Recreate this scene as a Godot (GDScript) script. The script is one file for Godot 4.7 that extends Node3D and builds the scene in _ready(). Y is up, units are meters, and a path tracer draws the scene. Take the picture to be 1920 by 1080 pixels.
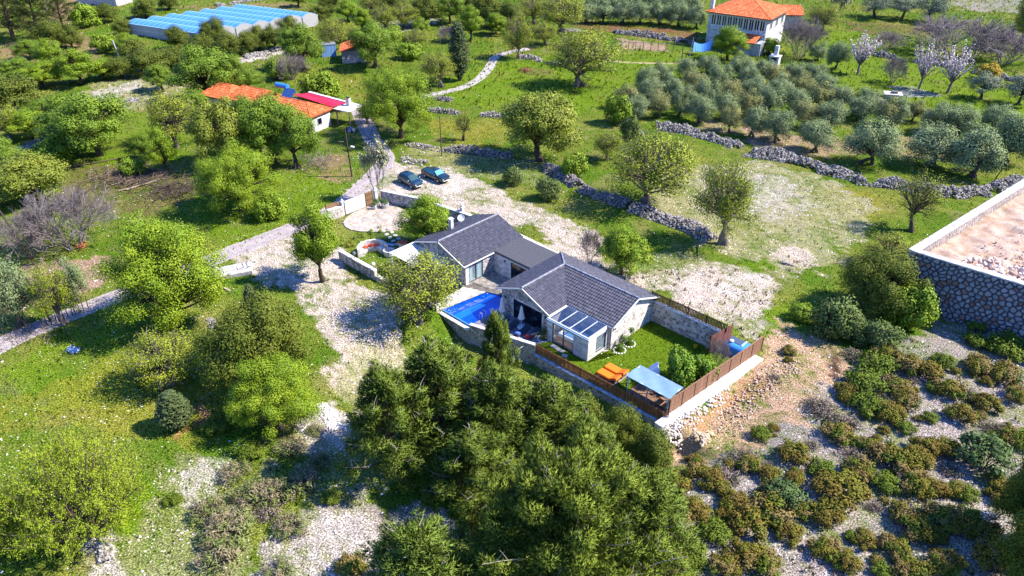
extends Node3D
# An aerial view over a stone villa with a pool on a Mediterranean hillside in spring: metres, y up, the camera's foot at the origin.

const TURN := deg_to_rad(-44.0)                 # the villa's own axes: u along its front fence, v away from it
const VILLA := Vector3(13.39, 0.0, -47.69)      # where u = v = 0, the corner of the two fences
const X0 := -165.0
const Z0 := -238.0
const CELL := 0.5
const NX := 661
const NZ := 441

var M := {}
var names := {}
var protos := {}
var rng := RandomNumberGenerator.new()
var gr := PackedFloat32Array()                  # the ground's colour and how grassy and stony it is, cell by cell
var gg := PackedFloat32Array()
var gb := PackedFloat32Array()
var grassy := PackedFloat32Array()
var stony := PackedFloat32Array()
var n_low := FastNoiseLite.new()
var n_mid := FastNoiseLite.new()
var n_fine := FastNoiseLite.new()
var villa_basis := Basis(Vector3.UP, TURN)


# ---------------------------------------------------------------- mesh builder
class MB:
	var v := PackedVector3Array()
	var n := PackedVector3Array()
	var c := PackedColorArray()
	var i := PackedInt32Array()
	var col := Color(1, 1, 1)

	func quad(a: Vector3, b: Vector3, d: Vector3, e: Vector3, out: Vector3) -> void:
		var nn := (d - a).cross(b - a)
		if nn.length_squared() < 1e-14:
			nn = (e - a).cross(d - a)
		nn = nn.normalized()
		var k := v.size()
		if nn.dot(out) >= 0.0:
			v.append(a); v.append(b); v.append(d); v.append(e)
		else:
			nn = -nn
			v.append(e); v.append(d); v.append(b); v.append(a)
		for q in 4:
			n.append(nn); c.append(col)
		i.append(k); i.append(k + 1); i.append(k + 2); i.append(k); i.append(k + 2); i.append(k + 3)

	func tri(a: Vector3, b: Vector3, d: Vector3, out: Vector3) -> void:
		var nn := (d - a).cross(b - a).normalized()
		var k := v.size()
		if nn.dot(out) >= 0.0:
			v.append(a); v.append(b); v.append(d)
		else:
			nn = -nn
			v.append(a); v.append(d); v.append(b)
		for q in 3:
			n.append(nn); c.append(col)
		i.append(k); i.append(k + 1); i.append(k + 2)

	func box(at: Vector3, size: Vector3, b := Basis.IDENTITY, chamfer := 0.0) -> void:
		var x := b.x * size.x * 0.5
		var y := b.y * size.y * 0.5
		var z := b.z * size.z * 0.5
		if chamfer <= 0.0:
			quad(at - x - y + z, at - x + y + z, at + x + y + z, at + x - y + z, z)
			quad(at - x - y - z, at - x + y - z, at + x + y - z, at + x - y - z, -z)
			quad(at - x - y - z, at - x + y - z, at - x + y + z, at - x - y + z, -x)
			quad(at + x - y - z, at + x + y - z, at + x + y + z, at + x - y + z, x)
			quad(at - x + y - z, at + x + y - z, at + x + y + z, at - x + y + z, y)
			quad(at - x - y - z, at + x - y - z, at + x - y + z, at - x - y + z, -y)
			return
		var xi := x - b.x * chamfer
		var zi := z - b.z * chamfer
		var yi := y - b.y * chamfer
		for s in [1.0, -1.0]:
			quad(at + z * s - xi - y, at + z * s - xi + yi, at + z * s + xi + yi, at + z * s + xi - y, z * s)
			quad(at + x * s - zi - y, at + x * s - zi + yi, at + x * s + zi + yi, at + x * s + zi - y, x * s)
			quad(at + z * s - xi + yi, at + zi * s - xi + y, at + zi * s + xi + y, at + z * s + xi + yi, z * s + y)
			quad(at + x * s - zi + yi, at + xi * s - zi + y, at + xi * s + zi + y, at + x * s + zi + yi, x * s + y)
			for t in [1.0, -1.0]:
				if s > 0.0:
					quad(at + z * t + xi - y, at + z * t + xi + yi, at + zi * t + x + yi, at + zi * t + x - y, z * t + x)
					quad(at + z * t - xi - y, at + z * t - xi + yi, at + zi * t - x + yi, at + zi * t - x - y, z * t - x)
		quad(at + y - xi - zi, at + y + xi - zi, at + y + xi + zi, at + y - xi + zi, y)
		quad(at - y - x - z, at - y + x - z, at - y + x + z, at - y - x + z, -y)

	func bar(a: Vector3, b: Vector3, w: float, h: float, up := Vector3.UP) -> void:
		var d := (b - a).normalized()
		var s := d.cross(up)
		s = s.normalized() if s.length() > 0.01 else Vector3.RIGHT
		box((a + b) * 0.5, Vector3(w, h, a.distance_to(b)), Basis(s, s.cross(-d).normalized() * -1.0, -d))

	func tube(p: Array, r: Array, sides := 6, caps := true) -> void:
		var k := v.size()
		var s := Vector3.ZERO
		for q in p.size():
			var d: Vector3 = (p[mini(q + 1, p.size() - 1)] - p[maxi(q - 1, 0)])
			d = d.normalized()
			if s == Vector3.ZERO:
				s = d.cross(Vector3.UP if absf(d.y) < 0.9 else Vector3.RIGHT).normalized()
			s = (s - d * s.dot(d)).normalized()
			var t := d.cross(s)
			for m in sides:
				var a := TAU * m / sides
				var o := s * cos(a) + t * sin(a)
				v.append(p[q] + o * r[q]); n.append(o); c.append(col)
			if q > 0:
				for m in sides:
					var m2 := (m + 1) % sides
					var e := k + (q - 1) * sides
					i.append(e + m); i.append(e + sides + m); i.append(e + sides + m2)
					i.append(e + m); i.append(e + sides + m2); i.append(e + m2)
		if caps:
			for q in [0, p.size() - 1]:
				if r[q] < 0.012:
					continue
				var e: int = k + q * sides
				var out: Vector3 = p[q] - p[1 if q == 0 else q - 1]
				for m in range(1, sides - 1):
					tri(v[e], v[e + m], v[e + m + 1], out)

	func prism(pts: Array, up: Vector3, sides_only := false) -> void:
		var mid := Vector3.ZERO
		for p in pts:
			mid += p
		mid /= pts.size()
		for q in pts.size():
			var a: Vector3 = pts[q]
			var b: Vector3 = pts[(q + 1) % pts.size()]
			var out: Vector3 = (b - a).cross(up)
			if out.dot((a + b) * 0.5 - mid) < 0.0:
				out = -out
			quad(a, b, b + up, a + up, out)
			if not sides_only:
				tri(mid + up, a + up, b + up, up)
				tri(mid, a, b, -up)

	func lathe(profile: Array, seg: int, at := Vector3.ZERO) -> void:
		for q in profile.size() - 1:
			for m in seg:
				var a := TAU * m / seg
				var b := TAU * (m + 1) / seg
				var p: Vector2 = profile[q]
				var o: Vector2 = profile[q + 1]
				var da := Vector3(cos(a), 0, sin(a))
				var db := Vector3(cos(b), 0, sin(b))
				var out := (da + db) * (o.y - p.y) + Vector3.UP * 2.0 * (p.x - o.x)
				quad(at + da * p.x + Vector3.UP * p.y, at + da * o.x + Vector3.UP * o.y, at + db * o.x + Vector3.UP * o.y, at + db * p.x + Vector3.UP * p.y, out)

	func leaf(p: Vector3, nn: Vector3, along: Vector3, l: float, w: float, shade: Vector3) -> void:
		var t := (along - nn * along.dot(nn)).normalized() * l * 0.5
		var s := nn.cross(t).normalized() * w * 0.5
		var f := nn * w * 0.18
		var k := v.size()
		v.append(p - t); v.append(p + s + f); v.append(p + t); v.append(p - s + f)
		for q in 4:
			n.append(shade); c.append(col)
		i.append(k); i.append(k + 1); i.append(k + 2); i.append(k); i.append(k + 2); i.append(k + 3)

	func mesh() -> ArrayMesh:
		var a := []
		a.resize(Mesh.ARRAY_MAX)
		a[Mesh.ARRAY_VERTEX] = v
		a[Mesh.ARRAY_NORMAL] = n
		a[Mesh.ARRAY_COLOR] = c
		a[Mesh.ARRAY_INDEX] = i
		var m := ArrayMesh.new()
		m.add_surface_from_arrays(Mesh.PRIMITIVE_TRIANGLES, a)
		return m


# ---------------------------------------------------------------- objects
func numbered(called: String) -> String:
	var k: int = names.get(called, 0)
	names[called] = k + 1
	return called if k == 0 else "%s_%03d" % [called, k]

func tag(o: Node3D, label: String, category: String, group := "") -> Node3D:
	o.set_meta("label", label)
	o.set_meta("category", category)
	if group:
		o.set_meta("group", group)
	return o

func thing(called: String, label: String, category: String, at: Vector3, turn := 0.0, group := "") -> Node3D:
	var o := Node3D.new()
	o.name = numbered(called)
	add_child(o)
	o.position = at
	o.rotation.y = turn
	return tag(o, label, category, group)

func vthing(called: String, label: String, category: String, u: float, vv: float, y := 0.0, group := "") -> Node3D:
	return thing(called, label, category, at_villa(u, y, vv), TURN, group)

func at_villa(u: float, y: float, vv: float) -> Vector3:
	return VILLA + villa_basis * Vector3(u, y, -vv)

func part(called: String, mb: MB, m: Material, parent: Node3D, at := Vector3.ZERO, turn := 0.0) -> MeshInstance3D:
	return shape(called, mb.mesh(), m, parent, at, turn)

func shape(called: String, me: Mesh, m: Material, parent: Node3D, at := Vector3.ZERO, turn := 0.0) -> MeshInstance3D:
	var o := MeshInstance3D.new()
	o.mesh = me
	o.material_override = m
	o.position = at
	o.rotation.y = turn
	if parent == self:
		o.name = numbered(called)
		add_child(o)
	else:
		var k := 0
		var nm := called
		while parent.has_node(nm):
			k += 1
			nm = "%s_%03d" % [called, k]
		o.name = nm
		parent.add_child(o)
	return o

func one(called: String, mb: MB, m: Material, label: String, category: String, at := Vector3.ZERO, turn := 0.0, group := "") -> Node3D:
	return tag(part(called, mb, m, self, at, turn), label, category, group)

func struct(called: String, me: Mesh, m: Material, at := Vector3.ZERO, turn := 0.0) -> MeshInstance3D:
	var o := shape(called, me, m, self, at, turn)
	o.set_meta("kind", "structure")
	return o

func copy(o: Node3D, at: Vector3, turn: float, size: Vector3, label: String, category: String, group: String, called: String) -> Node3D:
	var r: Node3D = o.duplicate()
	r.name = numbered(called)
	add_child(r)
	r.transform = Transform3D(Basis(Vector3.UP, turn) * Basis.from_scale(size), at)
	return tag(r, label, category, group)

func many(called: String, me: Mesh, m: Material, places: Array, colors: PackedColorArray, parent: Node3D) -> MultiMeshInstance3D:
	var mm := MultiMesh.new()
	mm.transform_format = MultiMesh.TRANSFORM_3D
	mm.use_colors = true
	mm.mesh = me
	mm.instance_count = places.size()
	for k in places.size():
		mm.set_instance_transform(k, places[k])
		mm.set_instance_color(k, colors[k])
	var o := MultiMeshInstance3D.new()
	o.multimesh = mm
	o.material_override = m
	o.name = numbered(called) if parent == self else called
	o.set_meta("kind", "stuff")
	parent.add_child(o)
	return o

# ---------------------------------------------------------------- materials
func noise_texture(freq: float, lo: float, size: int, octaves: int, seed_: int) -> NoiseTexture2D:
	var f := FastNoiseLite.new()
	f.seed = seed_
	f.noise_type = FastNoiseLite.TYPE_SIMPLEX_SMOOTH
	f.frequency = freq
	f.fractal_octaves = octaves
	f.fractal_gain = 0.7
	var g := Gradient.new()
	g.set_color(0, Color(lo, lo, lo))
	g.set_color(1, Color(1, 1, 1))
	g.set_offset(0, 0.22)
	g.set_offset(1, 0.78)
	var t := NoiseTexture2D.new()
	t.width = size
	t.height = size
	t.seamless = true
	t.noise = f
	t.color_ramp = g
	return t

func mat(rough := 0.85, tex: Texture2D = null, metres := 2.0, linear := Color(1, 1, 1), spec := 0.35) -> StandardMaterial3D:
	var m := StandardMaterial3D.new()
	m.vertex_color_use_as_albedo = true
	m.albedo_color = linear.linear_to_srgb()
	m.roughness = rough
	m.metallic_specular = spec
	if tex:
		m.albedo_texture = tex
		m.uv1_triplanar = true
		m.uv1_world_triplanar = true
		m.uv1_scale = Vector3.ONE / metres
	return m

func materials() -> void:
	var grain := noise_texture(0.03, 0.62, 512, 5, 3)
	var blotch := noise_texture(0.008, 0.7, 512, 5, 8)
	var speck := noise_texture(0.032, 0.3, 1024, 5, 5)
	M.ground = mat(0.95, speck, 6.3, Color(1.5, 1.46, 1.38), 0.2)
	M.gravel = mat(0.95, noise_texture(0.04, 0.55, 1024, 5, 21), 5.1, Color(1.25, 1.25, 1.25), 0.2)
	M.stone = mat(0.88, grain, 1.1, Color(1.12, 1.12, 1.12))
	M.plaster = mat(0.85, blotch, 3.0, Color(1.1, 1.1, 1.1))
	M.wood = mat(0.7, noise_texture(0.02, 0.6, 256, 4, 30), 0.7, Color(1.15, 1.15, 1.15))
	M.tile = mat(0.72, blotch, 2.2, Color(1.12, 1.12, 1.12), 0.4)
	M.plain = mat(0.75)
	M.satin = mat(0.42, null, 1.0, Color(1, 1, 1), 0.5)
	M.cloth = mat(0.85)
	M.cloth.backlight = Color(0.5, 0.5, 0.5)
	M.rock = mat(0.92, null, 1.0, Color(1, 1, 1), 0.25)
	M.bark = mat(0.95, grain, 0.8, Color(1.1, 1.1, 1.1), 0.2)
	M.leaf = mat(0.62, null, 1.0, Color(1, 1, 1), 0.35)
	M.leaf.backlight = Color(0.75, 0.75, 0.75)
	M.dull_leaf = mat(0.7, null, 1.0, Color(1, 1, 1), 0.3)
	M.dull_leaf.backlight = Color(0.45, 0.45, 0.45)
	M.grass = mat(0.8, null, 1.0, Color(1, 1, 1), 0.2)
	M.grass.backlight = Color(0.4, 0.4, 0.4)
	M.turf = mat(0.9, speck, 2.3, Color(1.25, 1.25, 1.25), 0.2)
	M.metal = mat(0.35)
	M.metal.metallic = 0.8
	M.paint = mat(0.22, null, 1.0, Color(1, 1, 1), 0.5)
	M.paint.clearcoat_enabled = true
	M.paint.clearcoat = 0.8
	M.paint.clearcoat_roughness = 0.08
	var g := StandardMaterial3D.new()
	g.transparency = BaseMaterial3D.TRANSPARENCY_ALPHA
	g.albedo_color = Color(0.75, 0.85, 0.9, 0.14)
	g.roughness = 0.04
	M.glass = g
	var rg := StandardMaterial3D.new()
	rg.transparency = BaseMaterial3D.TRANSPARENCY_ALPHA
	rg.albedo_color = Color(0.08, 0.22, 0.4, 0.22)
	rg.roughness = 0.04
	rg.metallic_specular = 0.3
	M.roof_glass = rg
	var d := StandardMaterial3D.new()
	d.albedo_color = Color(0.05, 0.09, 0.13)
	d.roughness = 0.06
	d.metallic_specular = 0.7
	M.dark_glass = d
	var w := StandardMaterial3D.new()
	w.transparency = BaseMaterial3D.TRANSPARENCY_ALPHA
	w.albedo_color = Color(0.01, 0.36, 0.95, 0.5)
	w.roughness = 0.05
	M.water = w
	var net := StandardMaterial3D.new()
	net.transparency = BaseMaterial3D.TRANSPARENCY_ALPHA
	net.albedo_color = Color(0.85, 0.9, 0.95, 0.42)
	net.roughness = 0.9
	net.backlight = Color(0.5, 0.5, 0.5)
	M.net = net
	var film := StandardMaterial3D.new()
	film.transparency = BaseMaterial3D.TRANSPARENCY_ALPHA
	film.albedo_color = Color(0.3, 0.56, 0.86, 0.88)
	film.roughness = 0.32
	M.film = film

# ---------------------------------------------------------------- the ground
func terrain(x: float, z: float) -> float:
	# the ground falls away below the villa's front wall and beside the white ledge
	var p := Vector2(x - VILLA.x, z - VILLA.z).rotated(TURN)
	var u := p.x
	var v := -p.y
	var h := -1.9 * smoothstep(-0.4, -1.8, v) * smoothstep(-27.0, -8.0, v) * smoothstep(-27.0, -21.0, u) * smoothstep(7.0, 0.5, u)
	h -= 1.0 * smoothstep(0.9, 2.6, u) * smoothstep(10.0, 4.0, u) * smoothstep(12.0, 3.0, v) * smoothstep(-7.0, -0.5, v)
	return h + n_low.get_noise_2d(x, z) * 0.22

func on_ground(x: float, z: float) -> Vector3:
	return Vector3(x, terrain(x, z), z)

func cell_of(x: float, z: float) -> int:
	var a := clampi(roundi((x - X0) / CELL), 0, NX - 1)
	var b := clampi(roundi((z - Z0) / CELL), 0, NZ - 1)
	return b * NX + a

# lays one kind of ground over the cells inside a patch; its rim is broken up by noise
func lay(pts: PackedVector2Array, tint: Color, grass: float, stones: float, ragged := 1.6, share := 1.0) -> void:
	var lo := pts[0]
	var hi := pts[0]
	for p in pts:
		lo = lo.min(p)
		hi = hi.max(p)
	var a0 := clampi(int((lo.x - ragged - X0) / CELL), 0, NX - 1)
	var a1 := clampi(int((hi.x + ragged - X0) / CELL) + 1, 0, NX - 1)
	var b0 := clampi(int((lo.y - ragged - Z0) / CELL), 0, NZ - 1)
	var b1 := clampi(int((hi.y + ragged - Z0) / CELL) + 1, 0, NZ - 1)
	for b in range(b0, b1 + 1):
		for a in range(a0, a1 + 1):
			var x := X0 + a * CELL
			var z := Z0 + b * CELL
			var q := Vector2(x + n_mid.get_noise_2d(x, z) * ragged * 1.6 + n_fine.get_noise_2d(x, z) * ragged * 0.7, z + n_mid.get_noise_2d(z + 300.0, x) * ragged * 1.6 + n_fine.get_noise_2d(z, x + 90.0) * ragged * 0.7)
			if not Geometry2D.is_point_in_polygon(q, pts):
				continue
			var t := clampf(0.78 + n_fine.get_noise_2d(x * 1.7, z * 1.7 + 40.0) * 0.9 + n_mid.get_noise_2d(x * 0.9, z * 0.9 + 70.0) * 0.8, 0.1, 1.0) * share
			var k := b * NX + a
			gr[k] = lerpf(gr[k], tint.r, t)
			gg[k] = lerpf(gg[k], tint.g, t)
			gb[k] = lerpf(gb[k], tint.b, t)
			grassy[k] = lerpf(grassy[k], grass, t)
			stony[k] = lerpf(stony[k], stones, t)

func ground() -> void:
	var total := NX * NZ
	for arr in [gr, gg, gb, grassy, stony]:
		arr.resize(total)
	for b in NZ:
		for a in NX:
			var x := X0 + a * CELL
			var z := Z0 + b * CELL
			var t := n_mid.get_noise_2d(x * 0.45, z * 0.45) * 0.9 + n_fine.get_noise_2d(x, z) * 0.5
			var c := Color(0.095, 0.185, 0.014).lerp(Color(0.225, 0.245, 0.045), clampf(0.36 + t, 0.0, 1.0))
			c = c.lerp(Color(0.3, 0.24, 0.12), clampf(n_mid.get_noise_2d(x * 0.8 + 90.0, z * 0.8) * 1.6 - 0.35, 0.0, 0.35))
			var k := b * NX + a
			gr[k] = c.r
			gg[k] = c.g
			gb[k] = c.b
			grassy[k] = 0.9
			stony[k] = 0.12
	patches()
	var v := PackedVector3Array()
	var n := PackedVector3Array()
	var c := PackedColorArray()
	var idx := PackedInt32Array()
	var inside := PackedVector2Array()
	for p in [[-36.2, -3.2], [-21.0, -3.2], [-14.0, -1.3], [-0.2, -0.7], [-0.1, 9.9], [-36.2, 9.9]]:
		var w := at_villa(p[0], 0, p[1])
		inside.append(Vector2(w.x, w.z))
	for b in NZ:
		for a in NX:
			var x := X0 + a * CELL
			var z := Z0 + b * CELL
			var y := terrain(x, z)
			var k := b * NX + a
			y += n_fine.get_noise_2d(x * 2.0, z * 2.0) * 0.09 * (0.4 + stony[k]) + n_mid.get_noise_2d(x * 2.2, z * 2.2) * 0.22 * stony[k]
			if absf(x + 2.0) < 30.0 and z < -40.0 and z > -80.0 and Geometry2D.is_point_in_polygon(Vector2(x, z), inside):
				y = minf(y, -0.9) - 0.6
			v.append(Vector3(x, y, z))
			var m := 1.0 + n_fine.get_noise_2d(x * 3.1 + 50.0, z * 3.1) * 0.35
			c.append(Color(gr[k] * m, gg[k] * m, gb[k] * m))
	for b in NZ:
		for a in NX:
			var k := b * NX + a
			var dx := v[k + (1 if a < NX - 1 else 0)].y - v[k - (1 if a > 0 else 0)].y
			var dz := v[k + (NX if b < NZ - 1 else 0)].y - v[k - (NX if b > 0 else 0)].y
			n.append(Vector3(-dx, 2.0 * CELL, -dz).normalized())
			if a < NX - 1 and b < NZ - 1:
				idx.append(k); idx.append(k + 1); idx.append(k + NX + 1)
				idx.append(k); idx.append(k + NX + 1); idx.append(k + NX)
	var arr := []
	arr.resize(Mesh.ARRAY_MAX)
	arr[Mesh.ARRAY_VERTEX] = v
	arr[Mesh.ARRAY_NORMAL] = n
	arr[Mesh.ARRAY_COLOR] = c
	arr[Mesh.ARRAY_INDEX] = idx
	var me := ArrayMesh.new()
	me.add_surface_from_arrays(Mesh.PRIMITIVE_TRIANGLES, arr)
	struct("ground", me, M.ground)
	var far := MB.new()
	far.col = Color(0.12, 0.17, 0.03)
	far.quad(Vector3(-1500, -2.6, 1200), Vector3(-1500, -2.6, -1800), Vector3(1500, -2.6, -1800), Vector3(1500, -2.6, 1200), Vector3.UP)
	struct("terrain", far.mesh(), M.ground)

# a lane, path or track: a ribbon with frayed edges that follows the ground
func lane(called: String, line: Array, width: float, tint: Color, tint2: Color, m: Material, lift := 0.035, fray := 0.5) -> void:
	var cv := Curve3D.new()
	for k in line.size():
		var p: Vector2 = line[k]
		var a: Vector2 = line[maxi(k - 1, 0)]
		var b: Vector2 = line[mini(k + 1, line.size() - 1)]
		var t := (b - a) * 0.17
		cv.add_point(Vector3(p.x, 0, p.y), Vector3(-t.x, 0, -t.y), Vector3(t.x, 0, t.y))
	var mb := MB.new()
	var steps := int(cv.get_baked_length() / 0.4)
	var across := 10
	for s in steps + 1:
		var d := cv.get_baked_length() * s / steps
		var p := cv.sample_baked(d)
		var q := cv.sample_baked(minf(d + 0.3, cv.get_baked_length())) - cv.sample_baked(maxf(d - 0.3, 0.0))
		var side := Vector3(-q.z, 0, q.x).normalized()
		for k in across + 1:
			var f := 2.0 * k / across - 1.0
			var w := width * 0.5
			var o := p + side * f * w
			if absf(f) > 0.95:
				o += side * f * (n_fine.get_noise_2d(o.x * 2.0, o.z * 2.0) + n_mid.get_noise_2d(o.x * 2.0, o.z * 2.0)) * fray
			var y := terrain(o.x, o.z) + lift + n_fine.get_noise_2d(o.x * 2.0, o.z * 2.0) * 0.04
			if absf(f) > 0.95:
				y -= lift + 0.1
			mb.v.append(Vector3(o.x, y, o.z))
			mb.n.append(Vector3.UP)
			var rut := 1.0 if absf(absf(f) - 0.5) < 0.22 else 0.0
			var t := clampf(rut * 0.6 + n_fine.get_noise_2d(o.x * 1.3, o.z * 1.3) * 0.8 + 0.2, 0.0, 1.0)
			mb.c.append(tint.lerp(tint2, t))
			if s > 0 and k > 0:
				var e := s * (across + 1) + k
				mb.i.append_array([e, e - across - 1, e - across - 2, e, e - across - 2, e - 1])
	struct(called, mb.mesh(), m)

# ---------------------------------------------------------------- vegetation
func ball(flat := 1.0) -> Vector3:
	var z := rng.randf_range(-1.0, 1.0)
	var a := rng.randf() * TAU
	var r := sqrt(1.0 - z * z)
	return Vector3(r * cos(a), z * flat, r * sin(a))

func mixed(a: Color, b: Color, t: float) -> Color:
	return a.lerp(b, clampf(t, 0.0, 1.0))

func limb(mb: MB, a: Vector3, b: Vector3, r0: float, r1: float, bend: float, sides := 5) -> Array:
	var pts := []
	var rs := []
	var off := ball() * bend * a.distance_to(b)
	off.y = absf(off.y) * 0.6
	for q in 5:
		var t := q / 4.0
		pts.append(a.lerp(b, t) + off * sin(t * PI) * 0.6)
		rs.append(lerpf(r0, r1, t))
	mb.tube(pts, rs, sides, false)
	return pts

# one tuft of foliage: leaves through the outer part of an uneven ball
func tuft(mb: MB, at: Vector3, r: float, count: int, l: float, w: float, c0: Color, c1: Color, centre: Vector3, flat := 0.85) -> void:
	var tone := rng.randf()
	for k in count:
		var d := ball()
		var q := pow(rng.randf(), 0.45)
		var lump := 0.8 + 0.35 * n_fine.get_noise_3d(at.x * 9.0 + d.x * 30.0, d.y * 30.0, at.z * 9.0 + d.z * 30.0)
		var p := at + Vector3(d.x, d.y * flat, d.z) * r * q * lump * 1.15
		var nn := (d + ball() * 0.8 + Vector3.UP * 0.45).normalized()
		mb.col = mixed(c0, c1, tone * 0.55 + rng.randf() * 0.45) * rng.randf_range(0.82, 1.18)
		var out := (p - centre).normalized()
		mb.leaf(p, nn, ball(), l * rng.randf_range(0.7, 1.3), w * rng.randf_range(0.7, 1.3), (nn * 0.75 + out * 0.35 + d * 0.3).normalized())

# a broad tree: trunk, limbs to each mass of foliage, masses spread unevenly through the crown
func tree(R: float, H: float, bare: float, blobs: int, per: int, leaf_l: float, leaf_w: float, c0: Color, c1: Color, bark: Color, twigs := 0, flat := 0.85, blob_r := 0.42, stems := 1) -> Array:
	var wood := MB.new()
	var green := MB.new()
	wood.col = bark
	var crown_h := H - bare
	var oval := rng.randf_range(0.86, 1.16)
	var centre := Vector3(0, bare + crown_h * 0.42, 0)
	var fork := Vector3(rng.randf_range(-0.25, 0.25), bare * 0.9 + 0.15, rng.randf_range(-0.25, 0.25))
	var r0 := 0.035 * H + 0.03
	for s in stems:
		var foot := Vector3.ZERO if stems == 1 else Vector3(rng.randf_range(-0.4, 0.4), 0, rng.randf_range(-0.4, 0.4))
		wood.tube([foot + Vector3(0, -0.35, 0), foot + Vector3(0, 0.15, 0), foot.lerp(fork, 0.5) + ball() * 0.08, fork], [r0 * 1.5, r0 * 1.1, r0 * 0.9, r0 * 0.75], 7, false)
	for k in blobs:
		var t := (k + 0.5) / blobs
		var y := 1.0 - 1.55 * t                            # from the top down to a little below the middle
		var a := k * 2.399963 + rng.randf_range(-0.4, 0.4)
		var rr := sqrt(maxf(0.0, 1.0 - y * y)) if y > -0.2 else 0.95
		var depth := rng.randf_range(0.45, 0.78)
		var p := centre + Vector3(cos(a) * rr * R * depth * oval, y * crown_h * 0.5 * rng.randf_range(0.62, 0.9), sin(a) * rr * R * depth)
		var br := R * blob_r * rng.randf_range(0.65, 1.2)
		p += ball() * R * 0.2
		var start := fork.lerp(Vector3(0, centre.y, 0), rng.randf_range(0.0, 0.6))
		var path := limb(wood, start, p, r0 * 0.42, 0.02, 0.12)
		for w in twigs:
			var from: Vector3 = path[2 + w % 3]
			var to := p + ball() * br * 1.05
			to.y = maxf(to.y, from.y - 0.1)
			limb(wood, from, to, 0.03, 0.008, 0.1, 3)
		tuft(green, p, br, int(per * rng.randf_range(0.75, 1.25) * pow(br / (R * blob_r), 1.6)), leaf_l, leaf_w, c0, c1, centre, flat)
	return [wood.mesh(), green.mesh()]

func twig_tree(mb: MB, a: Vector3, d: Vector3, l: float, r: float, depth: int, spread: float, lift: float, tips: Array) -> void:
	var b := a + d * l
	mb.tube([a, (a + b) * 0.5 + ball() * l * 0.07, b], [maxf(r, 0.013), maxf(r * 0.8, 0.011), maxf(r * 0.6, 0.008)], 4 if depth > 1 else 3, false)
	if depth <= 1:
		tips.append([a, b])
	if depth == 0:
		return
	for k in rng.randi_range(3, 4):
		var e := (d + ball() * spread + Vector3.UP * lift).normalized()
		twig_tree(mb, a.lerp(b, rng.randf_range(0.55, 1.0)), e, l * rng.randf_range(0.55, 0.85), r * 0.62, depth - 1, spread, lift, tips)

func bare_tree(stems: int, H: float, R: float, c: Color, depth: int, lift: float, spread: float) -> Array:
	var wood := MB.new()
	var tips := []
	for s in stems:
		wood.col = c * rng.randf_range(0.75, 1.2)
		var a := TAU * s / stems + rng.randf_range(-0.4, 0.4)
		var out := Vector3(cos(a), 0, sin(a)) * (R / H) * rng.randf_range(0.3, 1.3) if stems > 1 else Vector3.ZERO
		twig_tree(wood, Vector3(cos(a), -0.1, sin(a)) * (0.12 * R if stems > 1 else 0.0), (Vector3.UP + out).normalized(), H * 0.42, 0.036 if stems > 1 else 0.09, depth, spread, lift, tips)
	return [wood, tips]

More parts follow.
